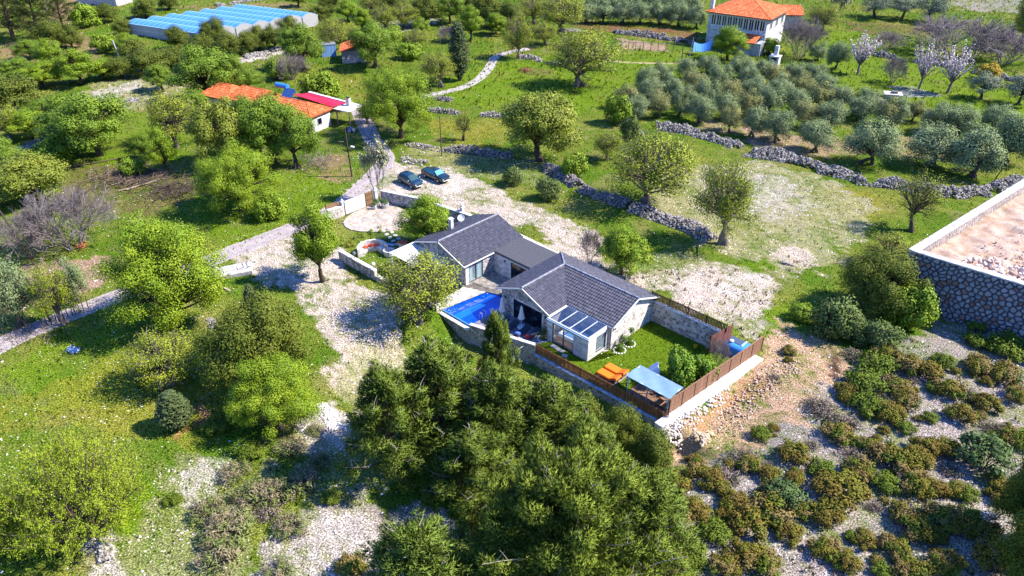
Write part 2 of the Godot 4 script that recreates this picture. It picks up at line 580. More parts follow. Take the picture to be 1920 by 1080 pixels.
func pine(H: float, R: float, boughs: int, pads: int, per: int, pad_r: float, c0: Color, c1: Color) -> Array:
	var wood := MB.new()
	var green := MB.new()
	var twig := MB.new()
	wood.col = Color(0.15, 0.1, 0.075)
	twig.col = Color(0.46, 0.4, 0.36)
	var lean := Vector3(rng.randf_range(-0.5, 0.5), 0, rng.randf_range(-0.5, 0.5))
	wood.tube([Vector3(0, -0.8, 0), Vector3(0, H * 0.35, 0) + lean * 0.3, Vector3(0, H * 0.7, 0) + lean * 0.8, Vector3(0, H * 0.95, 0) + lean], [0.24, 0.19, 0.12, 0.03], 7, false)
	for k in boughs:
		var t := (k + 0.5) / boughs                       # 0 low, 1 top
		var a := k * 2.399963 + rng.randf_range(-0.4, 0.4)
		var reach := R * pow(1.0 - t, 0.72) * rng.randf_range(0.7, 1.12) + 0.3
		var base := Vector3(0, H * lerpf(0.12, 0.9, t), 0) + lean * t
		var tip := base + Vector3(cos(a) * reach, reach * lerpf(0.15, 0.8, t) + rng.randf_range(-0.1, 0.4), sin(a) * reach)
		var path := limb(wood, base, tip, 0.05 + 0.035 * (1.0 - t), 0.015, 0.07, 4)
		if rng.randf() < 0.4:
			var tw := limb(twig, path[2], path[4] + Vector3.UP * 0.6 + ball() * 0.35, 0.05, 0.018, 0.1, 3)
			for s in 3:
				limb(twig, tw[1 + s], tw[1 + s] + (ball() + Vector3.UP * 0.7) * 0.6, 0.022, 0.01, 0.1, 3)
		var tone := rng.randf()
		for s in pads:
			var f := 1.0 - 0.75 * pow(rng.randf(), 1.2)
			var q := base.lerp(tip, f)
			var out := (tip - base).normalized()
			var side := out.cross(Vector3.UP).normalized()
			q += side * rng.randf_range(-0.38, 0.38) * reach * (1.25 - f) + Vector3.UP * rng.randf_range(-0.1, 0.4)
			if s < 2:
				limb(wood, path[3], q, 0.022, 0.008, 0.08, 3)
			var pr := pad_r * rng.randf_range(0.6, 1.4)
			var pad := rng.randf() * 0.5 + tone * 0.35
			for m in int(per * pr * 1.6):
				var d := ball()
				var p := q + Vector3(d.x, d.y * 0.75, d.z) * pr * pow(rng.randf(), 0.4)
				var up := (Vector3.UP * 0.55 + d * 0.7 + out * 0.3 + ball() * 0.3).normalized()
				green.col = mixed(c0, c1, pad + rng.randf() * 0.35)
				for b in 4:
					var dir := (up + ball() * 0.65).normalized()
					var nn := dir.cross(ball()).normalized()
					var wd := dir.cross(nn) * 0.019
					var e := green.v.size()
					var shade := (nn * signf(nn.y + 0.001) * 0.35 + up * 0.5 + d * 0.45).normalized()
					green.v.append(p - wd); green.v.append(p + dir * rng.randf_range(0.18, 0.34)); green.v.append(p + wd)
					for x in 3:
						green.n.append(shade); green.c.append(green.col)
					green.i.append(e); green.i.append(e + 1); green.i.append(e + 2)
	return [wood.mesh(), green.mesh(), twig.mesh()]

func low_shrub(H: float, cols: Array, leaves: int, dry: float, l: float, w: float) -> Array:
	var wood := MB.new()
	var green := MB.new()
	wood.col = Color(0.19, 0.15, 0.13)
	for k in int(14 + 60 * dry):
		var a := rng.randf() * TAU
		var r := sqrt(rng.randf()) * 0.95
		limb(wood, Vector3(cos(a), -0.05, sin(a)) * 0.2, Vector3(cos(a) * r, H * (0.95 - r * r * 0.55) * rng.randf_range(0.8, 1.08), sin(a) * r), 0.02, 0.006, 0.1, 3)
	var lumps := 17
	for k in lumps:
		var a := k * 2.399963 + rng.randf_range(-0.5, 0.5)
		var r := sqrt((k + 0.5) / lumps) * 0.78
		var p := Vector3(cos(a) * r, H * (0.72 - 0.5 * r * r) * rng.randf_range(0.75, 1.15), sin(a) * r)
		var cc: Array = cols[rng.randi() % cols.size()]
		tuft(green, p, rng.randf_range(0.24, 0.42), int(leaves / float(lumps)), l, w, cc[0], cc[1], Vector3(0, -0.4, 0), 0.9)
	return [wood.mesh(), green.mesh()]

func plant(kind: String, parts: Array, mats: Array, part_names: Array) -> void:
	var o := Node3D.new()
	for k in parts.size():
		var me := MeshInstance3D.new()
		me.mesh = parts[k]
		me.material_override = mats[k]
		me.name = part_names[k]
		if part_names[k] in ["dry_twigs", "branches", "stems"]:
			me.set_meta("kind", "stuff")
		o.add_child(me)
	if not protos.has(kind):
		protos[kind] = []
	protos[kind].append(o)

func grow() -> void:
	var tc := ["trunk", "crown"]
	var spring := [[Color(0.11, 0.2, 0.008), Color(0.235, 0.32, 0.014)], [Color(0.085, 0.16, 0.012), Color(0.18, 0.265, 0.018)], [Color(0.12, 0.165, 0.016), Color(0.225, 0.255, 0.028)], [Color(0.1, 0.18, 0.008), Color(0.21, 0.3, 0.012)]]
	for q in 5:
		plant(["bl", "blm", "blo", "bl", "blm"][q], tree(3.0, 6.6, 1.2, 44, 520, 0.15, 0.095, spring[q % 4 if q < 4 else 1][0], spring[q % 4 if q < 4 else 1][1], Color(0.12, 0.09, 0.07), 2, 0.85, 0.31), [M.bark, M.leaf], tc)
	for q in 2:
		plant("blx", tree(5.0, 10.0, 1.2, 84, 820, 0.14, 0.085, Color(0.11, 0.2, 0.008), Color(0.245, 0.33, 0.014), Color(0.12, 0.09, 0.07), 3, 0.85, 0.24), [M.bark, M.leaf], tc)
	for q in 2:
		plant("dkx", tree(4.5, 8.0, 0.4, 80, 520, 0.17, 0.1, Color(0.06, 0.095, 0.012), Color(0.15, 0.175, 0.02), Color(0.09, 0.07, 0.055), 1, 0.95, 0.26, 2), [M.bark, M.dull_leaf], tc)
	for q in 3:
		plant("sp", tree(3.0, 6.2, 0.9, 52, 190, 0.15, 0.08, Color(0.15, 0.21, 0.012), Color(0.28, 0.32, 0.02), Color(0.24, 0.2, 0.17), 8, 0.8, 0.34, 3), [M.bark, M.leaf], tc)
	for q in 2:
		plant("sp2", tree(3.0, 6.6, 1.5, 34, 125, 0.15, 0.08, Color(0.17, 0.22, 0.016), Color(0.26, 0.31, 0.025), Color(0.15, 0.12, 0.1), 7, 0.8, 0.34, 2), [M.bark, M.leaf], tc)
	for q in 4:
		plant("ol", tree(2.0, 3.8, 0.55, 26, 430, 0.14, 0.07, Color(0.11, 0.165, 0.065), Color(0.25, 0.31, 0.145), Color(0.13, 0.11, 0.095), 2, 0.95, 0.42, 2), [M.bark, M.dull_leaf], tc)
	for q in 3:
		plant("ol2", tree(2.0, 3.8, 0.55, 24, 360, 0.14, 0.07, Color(0.165, 0.185, 0.05), Color(0.29, 0.3, 0.12), Color(0.16, 0.13, 0.1), 3, 0.95, 0.42, 2), [M.bark, M.dull_leaf], tc)
	for q in 2:
		plant("olt", tree(2.0, 4.2, 1.25, 22, 330, 0.15, 0.075, Color(0.11, 0.15, 0.09), Color(0.23, 0.27, 0.17), Color(0.11, 0.09, 0.08), 2, 0.8, 0.42, 1), [M.bark, M.dull_leaf], tc)
	for q in 3:
		plant("dk", tree(2.6, 5.2, 0.5, 40, 430, 0.17, 0.1, Color(0.055, 0.09, 0.012), Color(0.14, 0.165, 0.022), Color(0.09, 0.07, 0.055), 1, 0.95, 0.38, 2), [M.bark, M.dull_leaf], tc)
	plant("ci", tree(1.7, 2.8, 0.3, 24, 260, 0.2, 0.14, Color(0.07, 0.16, 0.012), Color(0.17, 0.27, 0.02), Color(0.12, 0.09, 0.07), 1, 0.9, 0.42, 2), [M.bark, M.leaf], tc)
	for q in 2:
		plant("bu", tree(1.6, 2.4, 0.15, 22, 240, 0.18, 0.12, Color(0.13, 0.22, 0.012), Color(0.22, 0.31, 0.02), Color(0.12, 0.09, 0.07), 1, 0.9, 0.42, 3), [M.bark, M.leaf], tc)
	plant("bu2", tree(1.6, 2.4, 0.15, 20, 160, 0.18, 0.12, Color(0.34, 0.24, 0.02), Color(0.45, 0.33, 0.03), Color(0.12, 0.09, 0.07), 2, 0.9, 0.42, 3), [M.bark, M.leaf], tc)
	for q in 2:
		plant("bu3", tree(1.6, 2.0, 0.1, 24, 230, 0.16, 0.1, Color(0.06, 0.115, 0.02), Color(0.15, 0.19, 0.06), Color(0.12, 0.09, 0.07), 2, 0.9, 0.42, 3), [M.bark, M.dull_leaf], tc)
	# junipers: upright, pointed, tight
	for q in 2:
		var wood := MB.new()
		var green := MB.new()
		wood.col = Color(0.12, 0.09, 0.07)
		wood.tube([Vector3(0, -0.3, 0), Vector3(0, 2.5, 0), Vector3(0, 4.9, 0)], [0.14, 0.09, 0.02], 6, false)
		for k in 46:
			var t := k / 46.0
			var r := (sin(minf(t * 3.2, PI * 0.5)) * pow(1.0 - t, 0.6)) * (0.95 if q == 0 else 0.9)
			var a := k * 2.399963
			tuft(green, Vector3(cos(a) * r * 0.62, 0.35 + t * 4.4, sin(a) * r * 0.62), 0.2 + r * 0.42, 130, 0.19, 0.075, Color(0.035, 0.06, 0.022) if q == 0 else Color(0.05, 0.08, 0.025), Color(0.09, 0.115, 0.045), Vector3(0, t * 4.4, 0), 1.25)
		plant("cy" if q == 0 else "cy2", [wood.mesh(), green.mesh()], [M.bark, M.dull_leaf], tc)
	for q in 3:
		var p := pine(10.0, 3.6, 44, 8, 74, 0.42, Color(0.08, 0.145, 0.018), Color(0.205, 0.285, 0.036))
		plant("pi", p, [M.bark, M.leaf, M.bark], ["trunk", "crown", "dry_twigs"])
	for q in 1:
		var p := pine(9.0, 7.0, 70, 13, 84, 0.5, Color(0.095, 0.165, 0.018), Color(0.235, 0.31, 0.036))
		plant("pix", p, [M.bark, M.leaf, M.bark], ["trunk", "crown", "dry_twigs"])
	for q in 2:
		var p := pine(10.0, 3.2, 36, 7, 40, 0.45, Color(0.04, 0.065, 0.014), Color(0.1, 0.125, 0.03))
		plant("pd", p, [M.bark, M.dull_leaf, M.bark], ["trunk", "crown", "dry_twigs"])
	for q in 2:
		var b := bare_tree(17, 4.0, 3.0, Color(0.33, 0.28, 0.28), 4, 0.08, 0.66)
		plant("ba", [b[0].mesh()], [M.bark], ["branches"])
	for q in 3:                                           # upright blossom
		var b := [MB.new(), []]
		b[0].col = Color(0.26, 0.21, 0.19)
		var head := Vector3(0.08, 0.95, 0.05)
		b[0].tube([Vector3(0, -0.2, 0), Vector3(0.05, 0.5, 0), head], [0.12, 0.1, 0.09], 6, false)
		for m in 26:
			var t := sqrt((m + 0.5) / 26.0)
			var a := m * 2.399963
			var end := Vector3(cos(a) * t * 1.45, rng.randf_range(3.3, 4.7) - t * t * 0.9, sin(a) * t * 1.45)
			var path := limb(b[0], head, end, 0.045, 0.012, 0.05, 4)
			for s in [1, 2, 3]:
				b[1].append([path[s], path[s + 1]])
				if s > 1:
					var tw: Vector3 = path[s] + (ball() * 0.5 + Vector3.UP) * 0.4
					b[1].append([path[s], tw])
					limb(b[0], path[s], tw, 0.015, 0.008, 0.05, 3)
		var bloom := MB.new()
		for tip in b[1]:
			for k in 17:
				var d := ball()
				bloom.col = mixed(Color(0.62, 0.5, 0.5), Color(0.72, 0.68, 0.68), rng.randf())
				bloom.leaf(tip[0].lerp(tip[1], rng.randf_range(0.0, 1.1)) + d * 0.07, d, ball(), 0.1, 0.075, (d + Vector3.UP * 0.5).normalized())
		plant("bs", [b[0].mesh(), bloom.mesh()], [M.bark, M.leaf], ["branches", "blossom"])
	for q in 2:                                           # pale buds and young leaves
		var b := bare_tree(4, 4.6, 1.7, Color(0.26, 0.21, 0.18), 4, 0.5, 0.5)
		var bloom := MB.new()
		for tip in b[1]:
			for k in 3:
				var d := ball()
				bloom.col = mixed(Color(0.2, 0.26, 0.06), Color(0.6, 0.58, 0.42), rng.randf())
				bloom.leaf(tip[0].lerp(tip[1], rng.randf_range(0.0, 1.1)) + d * 0.1, d, ball(), 0.17, 0.11, (d + Vector3.UP * 0.5).normalized())
		plant("bs2", [b[0].mesh(), bloom.mesh()], [M.bark, M.leaf], ["branches", "young_leaves"])
	for q in 2:                                           # feathery: long arching sprays
		var wood := MB.new()
		var green := MB.new()
		wood.col = Color(0.2, 0.16, 0.13)
		for k in 96:
			var a := k * 2.399963
			var t := sqrt((k + 0.5) / 96.0)
			var end := Vector3(cos(a) * t * 4.6, 5.4 * (1.0 - 0.62 * t * t) * rng.randf_range(0.72, 1.08), sin(a) * t * 4.6)
			var path := limb(wood, Vector3(cos(a), -0.1, sin(a)) * 0.5, end, 0.07, 0.012, 0.14, 4)
			var tone := rng.randf()
			for m in 11:
				var f := rng.randf_range(0.45, 1.0)
				var p0: Vector3 = (path[2] as Vector3).lerp(path[4], (f - 0.45) / 0.55)
				var d := (ball() + Vector3(end.x, 0.5, end.z).normalized() * 0.7).normalized()
				var l := rng.randf_range(0.5, 1.25)
				if m % 3 == 0:
					limb(wood, p0, p0 + d * l, 0.014, 0.005, 0.06, 3)
				for s in 38:
					var p := p0 + d * l * (s / 38.0) + ball() * 0.13
					green.col = mixed(Color(0.14, 0.21, 0.01), Color(0.28, 0.34, 0.018), tone * 0.5 + rng.randf() * 0.5)
					var nn := (ball() + Vector3.UP * 0.7).normalized()
					green.leaf(p, nn, d + ball() * 0.5, 0.125, 0.048, (nn + Vector3.UP * 0.5 + Vector3(p.x, 0, p.z) * 0.06).normalized())
		plant("fe", [wood.mesh(), green.mesh()], [M.bark, M.leaf], tc)
	var g := [[Color(0.065, 0.11, 0.01), Color(0.14, 0.185, 0.015)]]
	var b2 := [[Color(0.095, 0.072, 0.011), Color(0.165, 0.122, 0.02)], [Color(0.09, 0.085, 0.009), Color(0.16, 0.14, 0.015)], [Color(0.09, 0.1, 0.01), Color(0.16, 0.155, 0.016)]]
	var mx := [[Color(0.055, 0.09, 0.008), Color(0.13, 0.16, 0.014)], [Color(0.09, 0.088, 0.009), Color(0.16, 0.145, 0.016)], [Color(0.15, 0.11, 0.03), Color(0.2, 0.15, 0.05)]]
	var dry := [[Color(0.2, 0.16, 0.13), Color(0.3, 0.24, 0.2)], [Color(0.13, 0.13, 0.07), Color(0.2, 0.18, 0.1)]]
	var tall := [[Color(0.045, 0.085, 0.022), Color(0.1, 0.15, 0.045)]]
	var broom := [[Color(0.1, 0.14, 0.03), Color(0.19, 0.22, 0.07)], [Color(0.17, 0.14, 0.08), Color(0.26, 0.22, 0.13)]]
	var sn := ["stems", "foliage"]
	for q in 3:
		plant("g", low_shrub(0.95, g, 2500, 0.0, 0.12, 0.07), [M.bark, M.dull_leaf], sn)
		plant("b", low_shrub(0.95, b2, 2500, 0.05, 0.12, 0.07), [M.bark, M.dull_leaf], sn)
		plant("m", low_shrub(0.95, mx, 2500, 0.05, 0.12, 0.07), [M.bark, M.dull_leaf], sn)
		plant("y", low_shrub(0.6, dry, 420, 1.6, 0.11, 0.05), [M.bark, M.dull_leaf], sn)
		plant("k", low_shrub(1.35, tall, 1700, 0.1, 0.14, 0.08), [M.bark, M.dull_leaf], sn)
		plant("s", low_shrub(0.8, broom, 1000, 0.9, 0.17, 0.04), [M.bark, M.dull_leaf], sn)

func set_plants(rows: Array, called: String, category: String, group: String) -> void:
	# each row: kind, x, z, width, height (as shares of the kind's own), label
	for r in rows:
		var list: Array = protos[r[0]]
		var o: Node3D = list[rng.randi() % list.size()]
		copy(o, on_ground(r[1], r[2]), rng.randf() * TAU, Vector3(r[3], r[4], r[3]), r[5], category, group, called)

# ---------------------------------------------------------------- stonework
func half(poly: PackedVector2Array, at: Vector2, nn: Vector2) -> PackedVector2Array:
	var r := PackedVector2Array()
	for k in poly.size():
		var a := poly[k]
		var b := poly[(k + 1) % poly.size()]
		var da := (a - at).dot(nn)
		var db := (b - at).dot(nn)
		if da <= 0.0:
			r.append(a)
		if (da < 0.0 and db > 0.0) or (da > 0.0 and db < 0.0):
			r.append(a.lerp(b, da / (da - db)))
	return r

# the outlines of the stones of a wall face: cells round scattered seeds, trimmed to a convex face, with openings left out
func stones_of(face: PackedVector2Array, cell: float, gap: float, holes: Array) -> Array:
	var lo := face[0]
	var hi := face[0]
	var mid := Vector2.ZERO
	for p in face:
		lo = lo.min(p)
		hi = hi.max(p)
		mid += p / face.size()
	var nx := int((hi.x - lo.x) / cell) + 3
	var ny := int((hi.y - lo.y) / (cell * 0.8)) + 3
	var seeds := PackedVector2Array()
	for b in ny:
		for a in nx:
			seeds.append(lo + Vector2((a - 1.0 + 0.5 * (b % 2) + rng.randf_range(0.08, 0.92)) * cell, (b - 1.0 + rng.randf_range(0.1, 0.9)) * cell * 0.8))
	var out := []
	for b in ny:
		for a in nx:
			var s := seeds[b * nx + a]
			var poly := PackedVector2Array([s + Vector2(-1, -1) * cell * 1.1, s + Vector2(1, -1) * cell * 1.1, s + Vector2(1, 1) * cell * 1.1, s + Vector2(-1, 1) * cell * 1.1])
			for y in range(maxi(0, b - 2), mini(ny, b + 3)):
				for x in range(maxi(0, a - 2), mini(nx, a + 3)):
					if (x != a or y != b) and poly.size() > 2:
						var o := seeds[y * nx + x]
						poly = half(poly, (s + o) * 0.5 - (o - s).normalized() * gap, (o - s).normalized())
			for k in face.size():
				if poly.size() > 2:
					var p := face[k]
					var d := (face[(k + 1) % face.size()] - p).normalized()
					var nn := Vector2(d.y, -d.x)
					if nn.dot(mid - p) > 0.0:
						nn = -nn
					poly = half(poly, p - nn * 0.01, nn)
			if poly.size() < 3:
				continue
			var c := Vector2.ZERO
			for p in poly:
				c += p / poly.size()
			var bad := false
			for h in holes:
				if (h as Rect2).grow(0.06).has_point(c):
					bad = true
				for p in poly:
					if (h as Rect2).has_point(p):
						bad = true
			if not bad:
				out.append(poly)
	return out

func lay_stone(mb: MB, poly: PackedVector2Array, o: Vector3, x: Vector3, y: Vector3, nn: Vector3, proud: float) -> void:
	var c := Vector2.ZERO
	for p in poly:
		c += p / poly.size()
	var tilt := Vector2(rng.randf_range(-0.1, 0.1), rng.randf_range(-0.1, 0.1))
	var top := o + x * c.x + y * c.y + nn * proud * 1.06
	for k in poly.size():
		var a := poly[k]
		var b := poly[(k + 1) % poly.size()]
		var ai := c.lerp(a, 0.8)
		var bi := c.lerp(b, 0.8)
		var pa := o + x * a.x + y * a.y
		var pb := o + x * b.x + y * b.y
		var qa := o + x * ai.x + y * ai.y + nn * proud * (1.0 + (ai - c).dot(tilt))
		var qb := o + x * bi.x + y * bi.y + nn * proud * (1.0 + (bi - c).dot(tilt))
		mb.quad(pa, pb, qb, qa, nn + x * (a + b - c * 2.0).x * 3.0 + y * (a + b - c * 2.0).y * 3.0)
		mb.tri(top, qa, qb, nn)

# the same outline with its corners cut twice, as a worn stone
func rounded(poly: PackedVector2Array) -> PackedVector2Array:
	var r := PackedVector2Array()
	for k in poly.size():
		var a := poly[k]
		var b := poly[(k + 1) % poly.size()]
		r.append(a.lerp(b, 0.27))
		r.append(a.lerp(b, 0.73))
	return r

func shade_of(list: Array) -> Color:
	var c: Color = list[rng.randi() % list.size()]
	return c * rng.randf_range(0.85, 1.15)

var PALE := [Color(0.74, 0.7, 0.64), Color(0.78, 0.74, 0.69), Color(0.7, 0.64, 0.57), Color(0.74, 0.71, 0.66), Color(0.36, 0.33, 0.31), Color(0.62, 0.57, 0.52)]
var GREYS := [Color(0.46, 0.43, 0.4), Color(0.4, 0.37, 0.35), Color(0.52, 0.48, 0.44), Color(0.24, 0.22, 0.22), Color(0.33, 0.3, 0.29), Color(0.44, 0.37, 0.31)]
var MORTAR := Color(0.66, 0.62, 0.57)

func facing(called: String, face: PackedVector2Array, holes: Array, o: Vector3, x: Vector3, nn: Vector3, parent: Node3D, tones: Array, cell := 0.34, proud := 0.03, gap := 0.018) -> void:
	var mb := MB.new()
	for poly in stones_of(face, cell, gap, holes):
		mb.col = shade_of(tones)
		lay_stone(mb, poly, o, x, Vector3.UP, nn, proud)
	var p := part(called, mb, M.stone, parent)
	p.set_meta("kind", "stuff")

func rect_face(w: float, y0: float, y1: float) -> PackedVector2Array:
	return PackedVector2Array([Vector2(0, y0), Vector2(w, y0), Vector2(w, y1), Vector2(0, y1)])

# a mortared wall in the villa's axes: core, stones on the sides one sees, coping
func stone_wall(label: String, a: Vector2, b: Vector2, y0: float, y1: float, t: float, tones: Array, sides := [1.0], cop := 0.1, cop_c := Color(0.72, 0.7, 0.68), group := "") -> Node3D:
	var w := a.distance_to(b)
	var o := thing("stone_wall", label, "wall", at_villa(a.x, 0, a.y), TURN + (b - a).angle(), group)
	var mb := MB.new()
	mb.col = MORTAR
	mb.box(Vector3(w * 0.5, (y0 + y1) * 0.5, 0), Vector3(w, y1 - y0, t))
	part("core", mb, M.plaster, o)
	for s in sides:
		facing("stone_facing", rect_face(w, y0, y1), [], Vector3(0, 0, s * t * 0.5), Vector3.RIGHT, Vector3(0, 0, s), o, tones)
	if cop > 0.0:
		var cp := MB.new()
		cp.col = cop_c
		var n := maxi(1, int(w / 1.6))
		for k in n:
			cp.box(Vector3(w * (k + 0.5) / n, y1 + cop * 0.5, 0), Vector3(w / n - 0.012, cop, t + 0.12), Basis.IDENTITY, 0.015)
		part("coping", cp, M.plaster, o)
	return o

func rock_mesh(seed_: int) -> ArrayMesh:
	var f := FastNoiseLite.new()
	f.seed = seed_
	f.frequency = 0.9
	var s := SphereMesh.new()
	s.radial_segments = 6
	s.rings = 3
	s.radius = 0.5
	s.height = 1.0
	var arr := s.get_mesh_arrays()
	var vs: PackedVector3Array = arr[Mesh.ARRAY_VERTEX]
	var ix: PackedInt32Array = arr[Mesh.ARRAY_INDEX]
	var mb := MB.new()
	for k in range(0, ix.size(), 3):
		var q := []
		for j in 3:
			var p := vs[ix[k + j]]
			q.append(Vector3(p.x, p.y * 0.72, p.z * 0.86) * (1.0 + 0.55 * f.get_noise_3dv(p * 1.7)))
		if (q[1] - q[0]).cross(q[2] - q[0]).length() > 1e-5:
			mb.tri(q[0], q[1], q[2], q[0] + q[1] + q[2])
	return mb.mesh()

var rocks := []

func stone_heap(label: String, category: String, line: Array, width: float, height: float, per_metre: float, size: float, tones: Array, group := "") -> void:
	var places := []
	var cols := PackedColorArray()
	for k in line.size() - 1:
		var a: Vector2 = line[k]
		var b: Vector2 = line[k + 1]
		var d := (b - a).normalized()
		var s := Vector2(-d.y, d.x)
		for m in int(a.distance_to(b) * per_metre * 2.3):
			var f := rng.randf_range(-1.0, 1.0)
			var p := a.lerp(b, rng.randf()) + s * f * width * 0.5
			var broken := n_mid.get_noise_2d(p.x * 0.7 + 200.0, p.y * 0.7)
			if broken < -0.17:
				continue
			var wob := n_fine.get_noise_2d(p.x * 1.2, p.y * 1.2)
			var top := height * 0.78 * (1.0 - pow(absf(f), 2.4)) * (0.8 + wob * 0.7 + broken * 0.9)
			var y := top if rng.randf() < 0.65 else top * rng.randf()
			var sc := size * 0.82 * (0.4 + 0.85 * pow(rng.randf(), 2.0))
			places.append(Transform3D(Basis.from_euler(Vector3(rng.randf_range(-0.5, 0.5), rng.randf() * TAU, rng.randf_range(-0.5, 0.5))).scaled(Vector3.ONE * sc), Vector3(p.x, terrain(p.x, p.y) + y, p.y)))
			cols.append(shade_of(tones))
	var at: Vector3 = on_ground(line[0].x, line[0].y)
	for k in places.size():
		places[k].origin -= at
	var o := thing("dry_stone_wall" if category == "wall" else "rubble_heap", label, category, at, 0.0, group)
	many("stones", rocks[rng.randi() % rocks.size()], M.rock, places, cols, o)

# loose things strewn over the ground where a test lets them
func strew(called: String, me: Mesh, m: Material, lo: Vector2, hi: Vector2, tries: int, keep: Callable, size: Vector2, tones: Array, sink := 0.0, flat := false) -> void:
	var places := []
	var cols := PackedColorArray()
	for k in tries:
		var x := rng.randf_range(lo.x, hi.x)
		var z := rng.randf_range(lo.y, hi.y)
		if absf(x) > absf(z) * 0.78 + 12.0:
			continue
		if not keep.call(x, z, cell_of(x, z)):
			continue
		var s := size.x + (size.y - size.x) * pow(rng.randf(), 2.2)
		var e := Vector3(0, rng.randf() * TAU, 0) if flat else Vector3(rng.randf_range(-0.4, 0.4), rng.randf() * TAU, rng.randf_range(-0.4, 0.4))
		places.append(Transform3D(Basis.from_euler(e).scaled(Vector3.ONE * s), Vector3(x, terrain(x, z) - sink * s, z)))
		cols.append(shade_of(tones))
	var o := many(called, me, m, places, cols, self)
	o.set_meta("kind", "stuff")

# ---------------------------------------------------------------- roofs, fences, openings
# rows of wavy tiles over one roof slope: eave from e0 to e1, ridge from r0 to r1
func tiles(mb: MB, e0: Vector3, e1: Vector3, r0: Vector3, r1: Vector3, tones: Array, col_w := 0.3, row_h := 0.36, wave := 0.045) -> void:
	var x := (e1 - e0).normalized()
	var up := (r0 - e0) - x * (r0 - e0).dot(x)
	var nn := x.cross(up).normalized()
	if nn.y < 0.0:
		nn = -nn
	var rows := maxi(1, roundi(up.length() / row_h))
	for j in rows:
		var t0 := float(j) / rows
		var t1 := float(j + 1) / rows
		var a0 := (e0.lerp(r0, t0) - e0).dot(x)
		var b0 := (e1.lerp(r1, t0) - e0).dot(x)
		var a1 := (e0.lerp(r0, t1) - e0).dot(x)
		var b1 := (e1.lerp(r1, t1) - e0).dot(x)
		var first := floori(minf(a0, a1) / col_w)
		var last := ceili(maxf(b0, b1) / col_w)
		for k in range(first, last):
			mb.col = shade_of(tones)
			for s in 3:
				var x0: float = (k + [0.0, 0.3, 0.72][s]) * col_w
				var x1: float = (k + [0.3, 0.72, 1.0][s]) * col_w
				var h0: float = [0.0, wave, wave][s]
				var h1: float = [wave, wave, 0.0][s]
				var p0 := clampf(x0, a0, b0)
				var p1 := clampf(x1, a0, b0)
				var q0 := clampf(x0, a1, b1)
				var q1 := clampf(x1, a1, b1)
				if p1 - p0 < 0.004 and q1 - q0 < 0.004:
					continue
				var lo := e0 + up * t0 + nn * 0.058
				var hi := e0 + up * t1 + nn * 0.012
				mb.quad(lo + x * p0 + nn * h0, hi + x * q0 + nn * h0, hi + x * q1 + nn * h1, lo + x * p1 + nn * h1, nn)
				mb.quad(lo + x * p0 + nn * h0, lo + x * p1 + nn * h1, lo + x * p1 - nn * 0.045, lo + x * p0 - nn * 0.045, -up)

func roof_plane(mb: MB, e0: Vector3, e1: Vector3, r0: Vector3, r1: Vector3, thick := 0.1) -> void:
	var d := Vector3.DOWN * thick
	mb.quad(e0, r0, r1, e1, Vector3.UP)
	mb.quad(e0 + d, r0 + d, r1 + d, e1 + d, Vector3.DOWN)
	var mid := (e0 + e1 + r0 + r1) * 0.25
	for q in [[e0, e1], [e1, r1], [r1, r0], [r0, e0]]:
		mb.quad(q[0], q[1], q[1] + d, q[0] + d, (q[0] + q[1]) * 0.5 - mid)

func ridge_caps(parent: Node3D, lines: Array, tones: Array, r := 0.11) -> void:
	var mb := MB.new()
	for l in lines:
		var a: Vector3 = l[0]
		var b: Vector3 = l[1]
		var n := maxi(1, roundi(a.distance_to(b) / 0.4))
		for k in n:
			mb.col = shade_of(tones)
			mb.tube([a.lerp(b, float(k) / n), a.lerp(b, (k + 1.0) / n)], [r * 1.1, r * 0.95], 8)
	var p := part("ridge_cap", mb, M.tile, parent)
	p.set_meta("kind", "stuff")

# a window or glazed door set in a wall face; x runs along the wall, n points out of it
func window(called: String, parent: Node3D, o: Vector3, x: Vector3, nn: Vector3, w: float, h: float, frame_c: Color, glass: Material, leaves := 1, bar_w := 0.07) -> Node3D:
	var mb := MB.new()
	mb.col = frame_c
	var bs := Basis(x, Vector3.UP, x.cross(Vector3.UP))
	mb.box(o + x * w * 0.5 + Vector3.UP * bar_w * 0.5, Vector3(w, bar_w, 0.1), bs)
	mb.box(o + x * w * 0.5 + Vector3.UP * (h - bar_w * 0.5), Vector3(w, bar_w, 0.1), bs)
	for k in leaves + 1:
		mb.box(o + x * clampf(w * k / leaves, bar_w * 0.5, w - bar_w * 0.5) + Vector3.UP * h * 0.5, Vector3(bar_w, h - bar_w * 2.0, 0.1), bs)
	var f := part(called, mb, M.satin, parent)
	for k in leaves:
		var g := MB.new()
		var a := w * k / leaves + bar_w * 0.6
		var b := w * (k + 1) / leaves - bar_w * 0.6
		g.box(o + x * (a + b) * 0.5 + Vector3.UP * h * 0.5 - nn * 0.015, Vector3(b - a, h - bar_w * 1.8, 0.012), bs)
		part("pane", g, glass, f)
	return f

